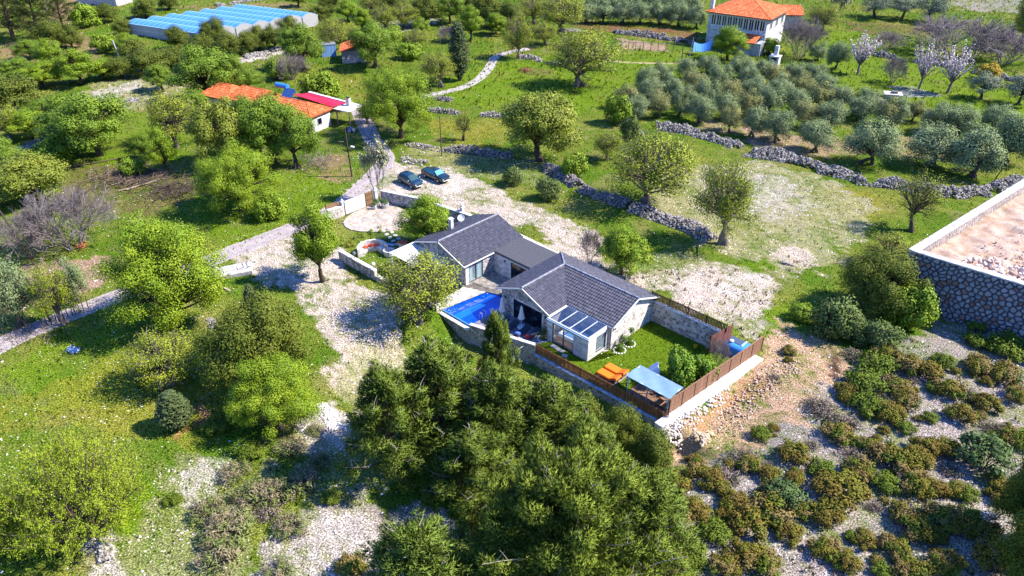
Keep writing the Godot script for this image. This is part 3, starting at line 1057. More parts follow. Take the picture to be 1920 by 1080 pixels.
func slat_fence(label: String, a: Vector2, b: Vector2, y0: float, y1: float, step: float, w: float, tones: Array, post_c: Color, posts: float, close := false) -> void:
	var len := a.distance_to(b)
	var o := thing("wooden_fence", label, "fence", at_villa(a.x, y0, a.y), TURN + (b - a).angle())
	var h := y1 - y0
	var variants := []
	for k in 6:
		var mb := MB.new()
		mb.col = shade_of(tones)
		mb.box(Vector3(0, h * 0.5, 0), Vector3(w, h, 0.03), Basis.IDENTITY, 0.005)
		variants.append(mb.mesh())
	for k in int(len / step):
		var s := shape("board" if close else "slat", variants[rng.randi() % 6], M.wood, o, Vector3(step * (k + 0.5), rng.randf_range(-0.008, 0.008), 0.035), 0.0)
		s.rotation.z = rng.randf_range(-0.006, 0.006)
	for q in [0.14, 0.86]:
		var mb := MB.new()
		mb.col = post_c
		mb.box(Vector3(len * 0.5, h * q, -0.015), Vector3(len, 0.07, 0.04))
		part("rail", mb, M.wood, o)
	var n := roundi(len / posts)
	for k in n + 1:
		var mb := MB.new()
		mb.col = post_c
		mb.box(Vector3(len * k / n, h * 0.5 + 0.02, 0.03 if close else -0.06), Vector3(0.07, h + 0.06, 0.09))
		part("post", mb, M.wood, o)
	if close:
		var mb := MB.new()
		mb.col = tones[0] * 0.8
		mb.box(Vector3(len * 0.5, h + 0.03, 0.02), Vector3(len, 0.05, 0.12))
		part("cap_rail", mb, M.wood, o)

# ---------------------------------------------------------------- the villa
const VU := -18.0
const VV := 3.0

func L(u: float, y: float, vv: float) -> Vector3:
	return Vector3(u - VU, y, VV - vv)

func villa() -> void:
	var o := vthing("stone_villa", "pale stone villa with dark grey tiled roofs around a blue pool", "house", VU, VV)
	var slate := [Color(0.082, 0.085, 0.115), Color(0.088, 0.091, 0.122), Color(0.076, 0.079, 0.108)]
	var U := Vector3.RIGHT
	var Vd := Vector3(0, 0, -1)
	# walls: plain cores, then stones on the faces that look outward
	var core := func(u0: float, v0: float, u1: float, v1: float, y1: float) -> void:
		var mb := MB.new()
		mb.col = Color(0.82, 0.79, 0.74)
		mb.box(L((u0 + u1) * 0.5, y1 * 0.5, (v0 + v1) * 0.5), Vector3(absf(u1 - u0), y1, absf(v1 - v0)))
		part("wall", mb, M.plaster, o)
	# front wing: gable to the pool terrace
	core.call(-20.9, 0.9, -19.3, 1.2, 2.7)
	core.call(-15.5, 0.9, -14.6, 1.2, 2.7)
	core.call(-20.9, 1.2, -20.6, 9.9, 2.7)
	core.call(-14.9, 1.2, -14.6, 3.3, 2.6)
	core.call(-14.6, 3.3, -9.4, 3.6, 2.6)
	core.call(-9.4, 3.3, -9.1, 9.9, 2.66)
	core.call(-20.6, 9.6, -9.4, 9.9, 2.66)
	core.call(-20.6, 5.4, -14.9, 5.5, 2.6)
	var gable := MB.new()
	gable.col = Color(0.82, 0.79, 0.74)
	gable.prism([L(-20.9, 2.7, 0.9), L(-17.9, 3.98, 0.9), L(-14.6, 2.7, 0.9)], Vd * 0.3)
	gable.box(L(-17.4, 2.46, 1.05), Vector3(3.8, 0.48, 0.3))
	gable.prism([L(-9.1, 2.66, 3.3), L(-9.1, 4.02, 6.9), L(-9.1, 2.66, 9.9)], U * -0.3)
	part("gable", gable, M.plaster, o)
	facing("stone_facing", PackedVector2Array([Vector2(0, 0), Vector2(6.3, 0), Vector2(6.3, 2.66), Vector2(3.0, 3.95), Vector2(0, 2.66)]), [Rect2(1.6, -0.5, 3.8, 2.72)], L(-20.9, 0, 0.9), U, -Vd, o, GREYS + PALE, 0.3)
	facing("stone_facing", PackedVector2Array([Vector2(0, 0), Vector2(6.6, 0), Vector2(6.6, 2.62), Vector2(3.6, 3.98), Vector2(0, 2.62)]), [], L(-9.1, 0, 3.3), Vd, U, o, [Color(0.84, 0.81, 0.76), Color(0.82, 0.79, 0.74), Color(0.85, 0.82, 0.78), Color(0.8, 0.76, 0.7), Color(0.83, 0.8, 0.76), Color(0.78, 0.74, 0.68), Color(0.84, 0.8, 0.75), Color(0.45, 0.41, 0.38), Color(0.82, 0.79, 0.74), Color(0.66, 0.61, 0.55)], 0.34, 0.018, 0.01)
	window("sliding_door", o, L(-19.3, 0.03, 1.0), U, -Vd, 3.8, 2.2, Color(0.03, 0.03, 0.035), M.dark_glass, 3)
	# roofs
	var rz := 4.15
	var ey := 2.68
	var slopes := [
		[L(-14.35, ey, 0.6), L(-14.35, ey, 3.2), L(-17.9, rz, 0.6), L(-17.9, rz, 6.85)],
		[L(-21.4, ey, 0.6), L(-21.4, ey, 10.5), L(-17.9, rz, 0.6), L(-17.9, rz, 6.85)],
		[L(-14.35, ey, 3.2), L(-8.75, ey, 3.2), L(-17.9, rz, 6.85), L(-8.75, rz, 6.85)],
		[L(-21.4, ey, 10.5), L(-8.75, ey, 10.5), L(-17.9, rz, 6.85), L(-8.75, rz, 6.85)]]
	var deck := MB.new()
	var tl := MB.new()
	deck.col = Color(0.06, 0.065, 0.08)
	for s in slopes:
		roof_plane(deck, s[0], s[1], s[2], s[3])
		tiles(tl, s[0], s[1], s[2], s[3], slate, 0.27, 0.36)
	var roof := part("roof", deck, M.tile, o)
	var tp := part("roof_tiles", tl, M.tile, roof)
	tp.set_meta("kind", "stuff")
	ridge_caps(roof, [[L(-17.9, rz + 0.05, 0.55), L(-17.9, rz + 0.05, 6.85)], [L(-17.9, rz + 0.05, 6.85), L(-8.7, rz + 0.05, 6.85)], [L(-21.4, ey + 0.05, 10.5), L(-17.9, rz + 0.05, 6.85)]], [Color(0.24, 0.25, 0.3), Color(0.27, 0.28, 0.32)])
	var trim := MB.new()
	trim.col = Color(0.74, 0.73, 0.71)
	for q in [[L(-14.32, ey - 0.08, 0.55), L(-14.32, ey - 0.08, 3.15)], [L(-14.3, ey - 0.08, 3.14), L(-8.7, ey - 0.08, 3.14)], [L(-8.7, ey - 0.05, 3.14), L(-8.7, rz - 0.05, 6.85)], [L(-8.7, rz - 0.05, 6.85), L(-8.7, ey - 0.05, 10.55)], [L(-21.45, ey - 0.08, 0.55), L(-21.45, ey - 0.08, 10.55)], [L(-21.4, ey - 0.05, 0.55), L(-17.9, rz - 0.05, 0.55)], [L(-17.9, rz - 0.05, 0.55), L(-14.35, ey - 0.05, 0.55)]]:
		trim.bar(q[0], q[1], 0.07, 0.13)
	part("eaves_trim", trim, M.satin, o)
	# rear wing
	core.call(-34.5, 1.6, -27.1, 1.9, 2.6)
	core.call(-27.4, 1.9, -27.1, 2.2, 2.6)
	core.call(-27.4, 4.3, -27.1, 10.0, 2.6)
	core.call(-34.5, 1.9, -34.2, 10.0, 2.6)
	core.call(-34.2, 9.7, -27.4, 10.0, 2.6)
	core.call(-28.6, 1.9, -28.5, 9.7, 2.5)
	var g2 := MB.new()
	g2.col = Color(0.62, 0.6, 0.57)
	g2.prism([L(-34.5, 2.6, 1.6), L(-30.85, 3.95, 1.6), L(-27.1, 2.6, 1.6)], Vd * 0.3)
	g2.prism([L(-34.5, 2.6, 9.7), L(-30.85, 3.95, 9.7), L(-27.1, 2.6, 9.7)], Vd * 0.3)
	g2.box(L(-27.25, 2.45, 3.25), Vector3(0.3, 0.3, 2.1))
	part("gable", g2, M.plaster, o)
	facing("stone_facing", PackedVector2Array([Vector2(0, 0), Vector2(7.4, 0), Vector2(7.4, 2.55), Vector2(3.65, 3.9), Vector2(0, 2.55)]), [], L(-34.5, 0, 1.6), U, -Vd, o, GREYS + PALE, 0.32)
	facing("stone_facing", rect_face(1.5, 0.0, 2.55), [], L(-27.1, 0, 4.35), Vd, U, o, GREYS + PALE, 0.3)
	window("patio_door", o, L(-27.15, 0.03, 2.2), Vd, U, 2.1, 2.25, Color(0.04, 0.04, 0.05), M.glass, 2)
	var cur := MB.new()
	for k in 18:
		cur.col = Color(0.42, 0.6, 0.66) * rng.randf_range(0.9, 1.1)
		if k < 6 or k > 11:
			cur.tube([L(-27.32, 0.1, 2.27 + k * 0.112), L(-27.32, 2.2, 2.27 + k * 0.112)], [0.06, 0.06], 6, false)
	part("curtain", cur, M.cloth, o)
	var deck2 := MB.new()
	var tl2 := MB.new()
	deck2.col = Color(0.06, 0.065, 0.08)
	for s in [[L(-26.85, 2.58, 1.3), L(-26.85, 2.58, 10.35), L(-30.85, 4.05, 1.3), L(-30.85, 4.05, 10.35)], [L(-34.85, 2.58, 1.3), L(-34.85, 2.58, 10.35), L(-30.85, 4.05, 1.3), L(-30.85, 4.05, 10.35)]]:
		roof_plane(deck2, s[0], s[1], s[2], s[3])
		tiles(tl2, s[0], s[1], s[2], s[3], slate, 0.27, 0.36)
	var roof2 := part("roof", deck2, M.tile, o)
	tp = part("roof_tiles", tl2, M.tile, roof2)
	tp.set_meta("kind", "stuff")
	ridge_caps(roof2, [[L(-30.85, 4.1, 1.25), L(-30.85, 4.1, 10.4)]], [Color(0.24, 0.25, 0.3), Color(0.27, 0.28, 0.32)])
	var trim2 := MB.new()
	trim2.col = Color(0.74, 0.73, 0.71)
	for q in [[L(-26.8, 2.5, 1.25), L(-26.8, 2.5, 10.4)], [L(-26.85, 2.52, 1.25), L(-30.85, 4.0, 1.25)], [L(-30.85, 4.0, 1.25), L(-34.85, 2.52, 1.25)]]:
		trim2.bar(q[0], q[1], 0.07, 0.12)
	part("eaves_trim", trim2, M.satin, o)
	# flat-roofed link between the wings
	core.call(-27.0, 5.9, -24.5, 6.2, 2.5)
	core.call(-21.5, 5.9, -20.95, 6.2, 2.5)
	core.call(-27.0, 9.6, -20.95, 9.9, 2.5)
	core.call(-27.0, 7.6, -20.95, 7.7, 2.4)
	var flat := MB.new()
	flat.col = Color(0.15, 0.155, 0.18)
	flat.box(L(-23.95, 2.62, 7.95), Vector3(5.9, 0.14, 4.35), Basis.IDENTITY, 0.03)
	part("flat_roof", flat, M.turf, o)
	var tr3 := MB.new()
	tr3.col = Color(0.06, 0.065, 0.08)
	tr3.box(L(-23.95, 2.5, 5.81), Vector3(5.9, 0.12, 0.08))
	tr3.col = Color(0.62, 0.6, 0.57)
	tr3.box(L(-23.0, 2.32, 6.05), Vector3(3.0, 0.34, 0.3))
	part("fascia", tr3, M.satin, o)
	window("sliding_door", o, L(-24.5, 0.03, 6.0), U, -Vd, 3.0, 2.12, Color(0.03, 0.03, 0.035), M.dark_glass, 2)
	# glazed bathing room in the corner of the two gabled wings
	var room := MB.new()
	room.col = Color(0.78, 0.76, 0.73)
	room.box(L(-13.98, 1.25, 0.45), Vector3(0.64, 2.5, 0.28))
	room.box(L(-10.2, 1.25, 0.45), Vector3(1.7, 2.5, 0.28))
	room.box(L(-12.35, 2.36, 0.45), Vector3(2.62, 0.28, 0.28))
	room.box(L(-9.49, 1.25, 1.04), Vector3(0.28, 2.5, 0.9))
	room.box(L(-9.49, 1.25, 3.1), Vector3(0.28, 2.5, 0.4))
	room.box(L(-9.49, 0.17, 2.2), Vector3(0.28, 0.34, 1.4))
	room.box(L(-9.49, 2.32, 2.2), Vector3(0.28, 0.36, 1.4))
	part("bathing_room_wall", room, M.plaster, o)
	facing("stone_facing", rect_face(3.0, 0.0, 2.45), [Rect2(1.15, 0.3, 1.45, 1.85)], L(-9.35, 0, 0.31), Vd, U, o, [Color(0.79, 0.76, 0.72), Color(0.76, 0.73, 0.69)], 0.4, 0.008, 0.008)
	window("glass_door", o, L(-13.66, 0.05, 0.42), U, -Vd, 2.62, 2.16, Color(0.025, 0.025, 0.03), M.glass, 2, 0.08)
	window("side_window", o, L(-9.42, 0.36, 1.5), Vd, U, 1.4, 1.76, Color(0.05, 0.05, 0.06), M.glass, 1, 0.08)
	var beams := MB.new()
	beams.col = Color(0.5, 0.55, 0.6)
	for u in [-14.2, -12.95, -11.7, -10.5, -9.45]:
		beams.bar(L(u, 2.54, 0.36), L(u, 2.6, 3.1), 0.055, 0.07)
	beams.bar(L(-14.3, 2.54, 0.36), L(-9.36, 2.54, 0.36), 0.1, 0.1)
	var gl := part("glass_roof_frame", beams, M.satin, o)
	for k in 4:
		var u0: float = [-14.2, -12.95, -11.7, -10.5][k] + 0.05
		var u1: float = [-12.95, -11.7, -10.5, -9.45][k] - 0.05
		var g := MB.new()
		g.prism([L(u0, 2.53, 0.42), L(u1, 2.53, 0.42), L(u1, 2.59, 3.08), L(u0, 2.59, 3.08)], Vector3.UP * 0.015)
		part("roof_pane", g, M.roof_glass, gl)
	var gut := MB.new()
	gut.col = Color(0.2, 0.3, 0.4)
	gut.box(L(-11.8, 2.45, 0.24), Vector3(5.1, 0.12, 0.14))
	part("gutter", gut, M.satin, o)
	var pipe := MB.new()
	pipe.col = Color(0.12, 0.13, 0.15)
	pipe.tube([L(-9.02, 0.02, 3.22), L(-9.02, 2.6, 3.22)], [0.06, 0.06], 8)
	pipe.tube([L(-26.98, 0.02, 1.55), L(-26.98, 2.5, 1.55)], [0.06, 0.06], 8)
	part("drain_pipe", pipe, M.satin, o)
	for q in [[-8.98, 2.05, 3.75, true], [-8.98, 2.0, 9.3, true], [-20.3, 1.9, 0.8, false], [-15.0, 1.9, 0.8, false], [-25.3, 1.9, 5.8, false]]:
		var lamp := MB.new()
		lamp.col = Color(0.03, 0.03, 0.035)
		lamp.lathe([Vector2(0, 0), Vector2(0.07, 0.0), Vector2(0.09, 0.2), Vector2(0.05, 0.24), Vector2(0, 0.25)], 8, L(q[0], q[1], q[2]))
		part("wall_lamp", lamp, M.satin, o)
	# things on the rear roof
	var ch := MB.new()
	ch.col = Color(0.75, 0.74, 0.72)
	ch.box(L(-33.2, 3.7, 5.3), Vector3(0.42, 1.5, 0.42), Basis.IDENTITY, 0.02)
	ch.box(L(-33.2, 4.5, 5.3), Vector3(0.54, 0.08, 0.54))
	part("chimney", ch, M.plaster, roof2)
	var dish := MB.new()
	dish.col = Color(0.7, 0.72, 0.74)
	dish.lathe([Vector2(0, 0), Vector2(0.2, 0.03), Vector2(0.38, 0.12), Vector2(0.4, 0.14), Vector2(0.38, 0.14), Vector2(0.2, 0.05), Vector2(0, 0.02)], 16)
	dish.tube([Vector3(0, 0.02, 0), Vector3(0, 0.4, 0.12)], [0.012, 0.02], 5)
	var dp := part("satellite_dish", dish, M.satin, roof2, L(-33.6, 3.75, 7.2))
	dp.rotation = Vector3(0.9, 0.75, 0)
	var dm := MB.new()
	dm.col = Color(0.3, 0.3, 0.32)
	dm.tube([L(-33.6, 2.9, 7.2), L(-33.6, 3.75, 7.2)], [0.03, 0.03], 6)
	part("dish_mast", dm, M.satin, roof2)

	# the bath inside the glazed room
	var tub := vthing("hot_tub", "white tub on orange wood steps behind the glass door", "hot tub", -12.2, 1.75)
	var step := MB.new()
	for k in 3:
		step.col = Color(0.85, 0.33, 0.06) * rng.randf_range(0.9, 1.1)
		step.box(Vector3(0, 0.15 + 0.2 * k, 0.35 - 0.15 * k), Vector3(3.0 - 0.3 * k, 0.19, 1.5 - 0.25 * k), Basis.IDENTITY, 0.02)
		part("wooden_step", step, M.wood, tub)
		step = MB.new()
	var tb := MB.new()
	tb.col = Color(0.75, 0.77, 0.8)
	for q in [[Vector3(0, 0.85, 0.78), Vector3(2.4, 0.35, 0.2)], [Vector3(0, 0.85, -0.72), Vector3(2.4, 0.35, 0.2)], [Vector3(-1.1, 0.85, 0.03), Vector3(0.2, 0.35, 1.3)], [Vector3(1.1, 0.85, 0.03), Vector3(0.2, 0.35, 1.3)], [Vector3(0, 0.72, 0.03), Vector3(2.0, 0.08, 1.3)]]:
		tb.box(q[0], q[1], Basis.IDENTITY, 0.03)
	part("tub", tb, M.satin, tub)
	var wt := MB.new()
	wt.col = Color(0.1, 0.3, 0.6)
	wt.box(Vector3(0, 0.9, 0.03), Vector3(1.99, 0.02, 1.29))
	part("water", wt, M.paint, tub)

func slab(called: String, poly: Array, y: float, thick: float, tint: Color, m: Material) -> MeshInstance3D:
	var mb := MB.new()
	mb.col = tint
	var pts := []
	for p in poly:
		pts.append(at_villa(p[0], y - thick, p[1]))
	mb.prism(pts, Vector3.UP * thick)
	return struct(called, mb.mesh(), m)

func compound() -> void:
	slab("lawn", [[-14.3, -1.05], [-0.06, -0.55], [0.05, 10.05], [-9.0, 10.05], [-9.0, 3.2], [-9.2, 0.2], [-14.3, 0.2]], 0.05, 0.9, Color(0.16, 0.265, 0.012), M.turf)
	slab("villa_floor", [[-34.9, 1.3], [-27.0, 1.3], [-27.0, 5.6], [-21.3, 5.6], [-21.3, 0.95], [-14.3, 0.95], [-14.3, 0.3], [-9.0, 0.3], [-9.0, 10.05], [-34.9, 10.05]], 0.03, 0.7, Color(0.4, 0.37, 0.34), M.plaster)
	slab("pool_patio", [[-27.0, -3.3], [-25.36, -3.3], [-25.36, 5.32], [-21.3, 5.32], [-21.3, 5.6], [-27.0, 5.6]], 0.02, 0.9, Color(0.62, 0.6, 0.56), M.plaster)
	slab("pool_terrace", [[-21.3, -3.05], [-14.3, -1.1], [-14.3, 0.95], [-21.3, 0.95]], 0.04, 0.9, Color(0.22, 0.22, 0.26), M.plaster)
	var joint := MB.new()
	joint.col = Color(0.5, 0.5, 0.52)
	for k in 5:
		var u := -20.2 + k * 1.25
		joint.box(Vector3(u, 0.043, 1.0), Vector3(0.06, 0.012, 3.4))
	var jp := struct("paving_joint", joint.mesh(), M.plaster, VILLA, TURN)
	# pool
	var pool := vthing("swimming_pool", "long deep blue swimming pool between terrace and patio", "pool", -23.35, 1.15)
	var w := 3.96
	var l := 8.3
	var basin := MB.new()
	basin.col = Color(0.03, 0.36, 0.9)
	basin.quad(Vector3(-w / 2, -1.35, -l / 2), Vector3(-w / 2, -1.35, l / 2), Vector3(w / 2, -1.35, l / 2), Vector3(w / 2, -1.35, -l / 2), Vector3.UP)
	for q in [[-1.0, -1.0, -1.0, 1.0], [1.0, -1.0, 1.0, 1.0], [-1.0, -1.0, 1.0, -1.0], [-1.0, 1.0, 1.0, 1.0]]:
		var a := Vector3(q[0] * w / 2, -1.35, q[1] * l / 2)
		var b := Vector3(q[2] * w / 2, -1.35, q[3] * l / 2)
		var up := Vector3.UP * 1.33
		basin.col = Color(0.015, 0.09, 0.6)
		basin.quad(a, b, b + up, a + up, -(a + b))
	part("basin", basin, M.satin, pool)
	var wt := MB.new()
	wt.quad(Vector3(-w / 2, -0.1, -l / 2), Vector3(-w / 2, -0.1, l / 2), Vector3(w / 2, -0.1, l / 2), Vector3(w / 2, -0.1, -l / 2), Vector3.UP)
	part("water", wt, M.water, pool)
	var rim := MB.new()
	rim.col = Color(0.05, 0.2, 0.6)
	rim.box(Vector3(0, -0.1, l / 2 + 0.09), Vector3(w, 0.2, 0.16))
	part("overflow_rim", rim, M.satin, pool)
	for z in [-2.6, 1.4]:
		var lights := MB.new()
		lights.col = Color(0.7, 0.8, 0.85)
		lights.box(Vector3(-w / 2 + 0.02, -0.35, z), Vector3(0.03, 0.16, 0.3))
		part("pool_lamp", lights, M.satin, pool)
	var handle := MB.new()
	handle.col = Color(0.7, 0.72, 0.75)
	for z in [2.3, 2.8]:
		handle.tube([Vector3(w / 2 + 0.25, 0.04, z), Vector3(w / 2 + 0.25, 0.8, z), Vector3(w / 2 - 0.05, 0.85, z), Vector3(w / 2 - 0.15, 0.2, z), Vector3(w / 2 - 0.15, -0.8, z)], [0.03, 0.03, 0.03, 0.03, 0.03], 6)
	part("handrail", handle, M.metal, pool)
	stone_wall("long low wall under the pool's outer end, white capped", Vector2(-25.6, -3.45), Vector2(-21.1, -3.45), -2.2, -0.25, 0.3, GREYS, [1.0], 0.1)
	stone_wall("low white-capped wall between terrace and the pine clump", Vector2(-21.1, -3.35), Vector2(-14.2, -1.4), -2.2, 0.35, 0.26, GREYS, [1.0, -1.0], 0.1)
	stone_wall("front retaining wall under the slatted fence", Vector2(-14.2, -1.35), Vector2(0.3, -0.95), -3.2, -0.7, 0.5, GREYS, [1.0], 0.1, Color(0.45, 0.5, 0.58))
	stone_wall("tall stone wall behind the lawn with wooden slats on top", Vector2(-9.35, 10.06), Vector2(-1.5, 10.06), -0.4, 2.25, 0.3, PALE + PALE + GREYS, [1.0], 0.08)
	slat_fence("slatted fence on top of the tall wall behind the lawn", Vector2(-9.4, 10.12), Vector2(-1.2, 10.12), 2.34, 3.25, 0.15, 0.115, [Color(0.16, 0.09, 0.045), Color(0.2, 0.12, 0.06), Color(0.13, 0.075, 0.04)], Color(0.1, 0.055, 0.03), 2.0)
	slat_fence("long slatted fence along the front of the lawn, above the pines", Vector2(-14.2, -1.35), Vector2(0.25, -0.95), -0.55, 0.5, 0.145, 0.1, [Color(0.45, 0.21, 0.09), Color(0.52, 0.255, 0.11), Color(0.39, 0.175, 0.075)], Color(0.13, 0.06, 0.03), 1.8)
	slat_fence("close-boarded fence on the right side of the lawn, above the white ledge", Vector2(0.05, -0.6), Vector2(1.25, 12.85), 0.12, 1.65, 0.2, 0.192, [Color(0.36, 0.2, 0.125), Color(0.41, 0.235, 0.15), Color(0.31, 0.17, 0.11)], Color(0.07, 0.045, 0.035), 1.62, true)
	slat_fence("short reddish fence end beside the blue tank", Vector2(-1.6, 8.2), Vector2(-1.15, 11.3), 0.9, 2.75, 0.17, 0.16, [Color(0.24, 0.1, 0.08), Color(0.2, 0.085, 0.07)], Color(0.11, 0.05, 0.04), 1.5)
	# white ledge outside the boarded fence, on a rough footing
	var ledge := vthing("concrete_ledge", "white concrete ledge on rough stones outside the boarded fence", "ledge", 0.7, 5.5)
	var lb := MB.new()
	lb.col = Color(0.72, 0.7, 0.67)
	var lean := atan2(1.2, 13.4)
	var lbs := Basis(Vector3.UP, -lean)
	for k in 5:
		lb.box(lbs * Vector3(0.28, -0.2, 6.3 - 2.85 * k), Vector3(1.02, 0.5, 2.84), lbs, 0.03)
	part("ledge", lb, M.plaster, ledge)
	var places := []
	var cols := PackedColorArray()
	for k in 1500:
		var p := lbs * Vector3(0.75 + absf(rng.randfn(0.0, 0.45)), 0, rng.randf_range(-7.3, 8.2))
		p.y = -0.15 - (p.x - 0.7) * 0.8 + rng.randf_range(-0.9, 0.0)
		places.append(Transform3D(Basis.from_euler(ball() * 0.6 + Vector3(0, rng.randf() * TAU, 0)).scaled(Vector3.ONE * rng.randf_range(0.1, 0.32)), p))
		cols.append(shade_of([Color(0.58, 0.53, 0.48), Color(0.5, 0.44, 0.39), Color(0.64, 0.6, 0.55)]))
	many("footing_stones", rocks[0], M.rock, places, cols, ledge)
	# orange loungers on their deck
	var pad := vthing("lounger_deck", "small grey timber deck under the two orange loungers", "deck", -6.45, 0.35)
	for k in 14:
		var b := MB.new()
		b.col = Color(0.3, 0.25, 0.23) * rng.randf_range(0.85, 1.15)
		b.box(Vector3(-0.98 + 0.151 * k, 0.09, 0), Vector3(0.14, 0.06, 2.5))
		part("plank", b, M.wood, pad)
	for k in 2:
		var c := vthing("sun_lounger", ["orange sun lounger nearer the slatted fence", "orange sun lounger farther from the fence"][k], "sun lounger", -6.4, [-0.35, 0.72][k], 0.12, "orange loungers on the deck")
		var f := MB.new()
		f.col = Color(0.12, 0.07, 0.05)
		f.box(Vector3(0, 0.2, 0), Vector3(1.9, 0.06, 0.62))
		part("frame", f, M.wood, c)
		for s in [[-0.85, -0.26], [-0.85, 0.26], [0.85, -0.26], [0.85, 0.26]]:
			var g := MB.new()
			g.col = Color(0.12, 0.07, 0.05)
			g.box(Vector3(s[0], 0.1, s[1]), Vector3(0.06, 0.2, 0.06))
			part("leg", g, M.wood, c)
		var cu := MB.new()
		cu.col = Color(0.72, 0.17, 0.012)
		cu.box(Vector3(-0.32, 0.34, 0), Vector3(1.45, 0.22, 0.86), Basis.IDENTITY, 0.05)
		part("cushion", cu, M.cloth, c)
		var bk := MB.new()
		bk.col = Color(0.68, 0.15, 0.012)
		bk.box(Vector3(0.72, 0.52, 0), Vector3(0.85, 0.2, 0.86), Basis(Vector3(0, 0, 1), 0.5), 0.05)
		part("backrest", bk, M.cloth, c)
	# canopy
	var gz := vthing("garden_canopy", "blue cloth canopy on posts with white net curtains", "canopy", -2.0, 0.05)
	for s in [[-2.1, -0.95], [2.1, -0.95], [-2.1, 0.95], [2.1, 0.95], [0.0, -0.95], [0.0, 0.95]]:
		var p := MB.new()
		p.col = Color(0.05, 0.05, 0.07)
		p.box(Vector3(s[0], 1.02, -s[1]), Vector3(0.07, 1.95, 0.07))
		part("post", p, M.satin, gz)
	var beam := MB.new()
	beam.col = Color(0.7, 0.72, 0.75)
	for s in [-0.95, 0.95]:
		beam.bar(Vector3(-2.15, 2.0, s), Vector3(2.15, 2.0, s), 0.06, 0.06)
	for s in [-2.1, 2.1]:
		beam.bar(Vector3(s, 2.0, -1), Vector3(s, 2.0, 1), 0.06, 0.06)
	part("beam", beam, M.satin, gz)
	var cl := MB.new()
	cl.col = Color(0.15, 0.25, 0.4)
	var nx := 26
	var nz := 10
	var hgt := func(a: float, b: float) -> float:
		return 2.05 + 0.035 * sin(a * 13.0 + b * 5.0) * sin(b * PI) - 0.1 * sin(a * PI) * sin(b * PI) + 0.012 * sin(a * 31.0 - b * 9.0)
	for a in nx:
		for b in nz:
			var q := []
			for e in [[a, b], [a, b + 1], [a + 1, b + 1], [a + 1, b]]:
				var fa := float(e[0]) / nx
				var fb := float(e[1]) / nz
				q.append(Vector3(-2.2 + 4.4 * fa, hgt.call(fa, fb), 1.02 - 2.04 * fb))
			cl.quad(q[0], q[1], q[2], q[3], Vector3.UP)
	part("canopy_cloth", cl, M.cloth, gz)
	for s in [[-2.1, -1.0, 0.0, 0.5], [-0.1, 0.5, 1.0, 0.4], [2.1, 1.0, 0.0, 0.6], [-2.1, -1.0, 0.0, -1.0]]:
		var cu := MB.new()
		for k in 8:
			var f0 := k / 8.0
			var f1 := (k + 1) / 8.0
			var zz := 1.0 if s[3] > 0.0 else -1.0
			var xa := lerpf(s[0], s[1] * 0.35 + s[0] * 0.65, f0)
			var xb := lerpf(s[0], s[1] * 0.35 + s[0] * 0.65, f1)
			var ya := lerpf(0.15, 1.1, f0)
			var yb := lerpf(0.15, 1.1, f1)
			cu.quad(Vector3(xa, 1.95, zz), Vector3(xb, 1.95, zz), Vector3(lerpf(s[0], s[1], 0.1) + 0.16 * f1, yb, zz + 0.05 * sin(k * 2.0)), Vector3(lerpf(s[0], s[1], 0.1) + 0.16 * f0, ya, zz + 0.05 * sin(k * 2.0)), Vector3(0, 0, zz))
		part("net_curtain", cu, M.net, gz)
	var fl := MB.new()
	for k in 20:
		fl.col = Color(0.27, 0.16, 0.1) * rng.randf_range(0.8, 1.2)
		fl.box(Vector3(-2.0 + 0.21 * k, 0.09, 0), Vector3(0.19, 0.05, 1.9))
	part("plank_floor", fl, M.wood, gz)
	var bench := vthing("wooden_table", "low brown wooden table under the blue canopy", "table", -0.8, -0.15, 0.12)
	var bt := MB.new()
	bt.col = Color(0.36, 0.19, 0.1)
	for k in 6:
		bt.box(Vector3(0, 0.42, -0.4 + 0.16 * k), Vector3(1.1, 0.05, 0.15))
	part("tabletop", bt, M.wood, bench)
	for s in [[-0.45, -0.35], [0.45, -0.35], [-0.45, 0.35], [0.45, 0.35]]:
		var g := MB.new()
		g.col = Color(0.26, 0.14, 0.08)
		g.box(Vector3(s[0], 0.2, s[1]), Vector3(0.07, 0.4, 0.07))
		part("leg", g, M.wood, bench)
	var swing := vthing("white_awning", "white cloth gathered on a slim pole behind the blue canopy", "awning", -3.2, 2.3)
	var sp := MB.new()
	sp.col = Color(0.1, 0.12, 0.2)
	sp.tube([Vector3(0, -0.05, 0), Vector3(0, 2.25, 0)], [0.035, 0.03], 6)
	part("pole", sp, M.satin, swing)
	var sc := MB.new()
	sc.col = Color(0.76, 0.78, 0.8)
	for k in 9:
		var a0 := 0.6 + k * 0.42
		var a1 := a0 + 0.42
		var r0 := 0.85 + 0.12 * (k % 2)
		var r1 := 0.85 + 0.12 * ((k + 1) % 2)
		sc.tri(Vector3(0, 2.3, 0), Vector3(cos(a0) * r0, 1.1, sin(a0) * r0), Vector3(cos(a1) * r1, 1.1, sin(a1) * r1), Vector3(cos(a0), 1, sin(a0)))
	part("awning_cloth", sc, M.cloth, swing)
	# parasols and loungers on the shaded terrace
	for k in 2:
		var p := vthing("parasol", ["closed white parasol nearest the pool's corner", "closed white parasol before the dark terrace door"][k], "parasol", [-19.75, -17.45][k], [-0.25, 0.1][k], 0.04, "closed parasols on the terrace")
		var st := MB.new()
		st.col = Color(0.6, 0.66, 0.72)
		st.lathe([Vector2(0, 0), Vector2(0.42, 0), Vector2(0.44, 0.1), Vector2(0.36, 0.17), Vector2(0.08, 0.19), Vector2(0, 0.19)], 16)
		part("base", st, M.satin, p)
		var po := MB.new()
		po.col = Color(0.7, 0.7, 0.7)
		po.tube([Vector3(0, 0.15, 0), Vector3(0, 2.5, 0)], [0.03, 0.03], 8)
		part("pole", po, M.satin, p)
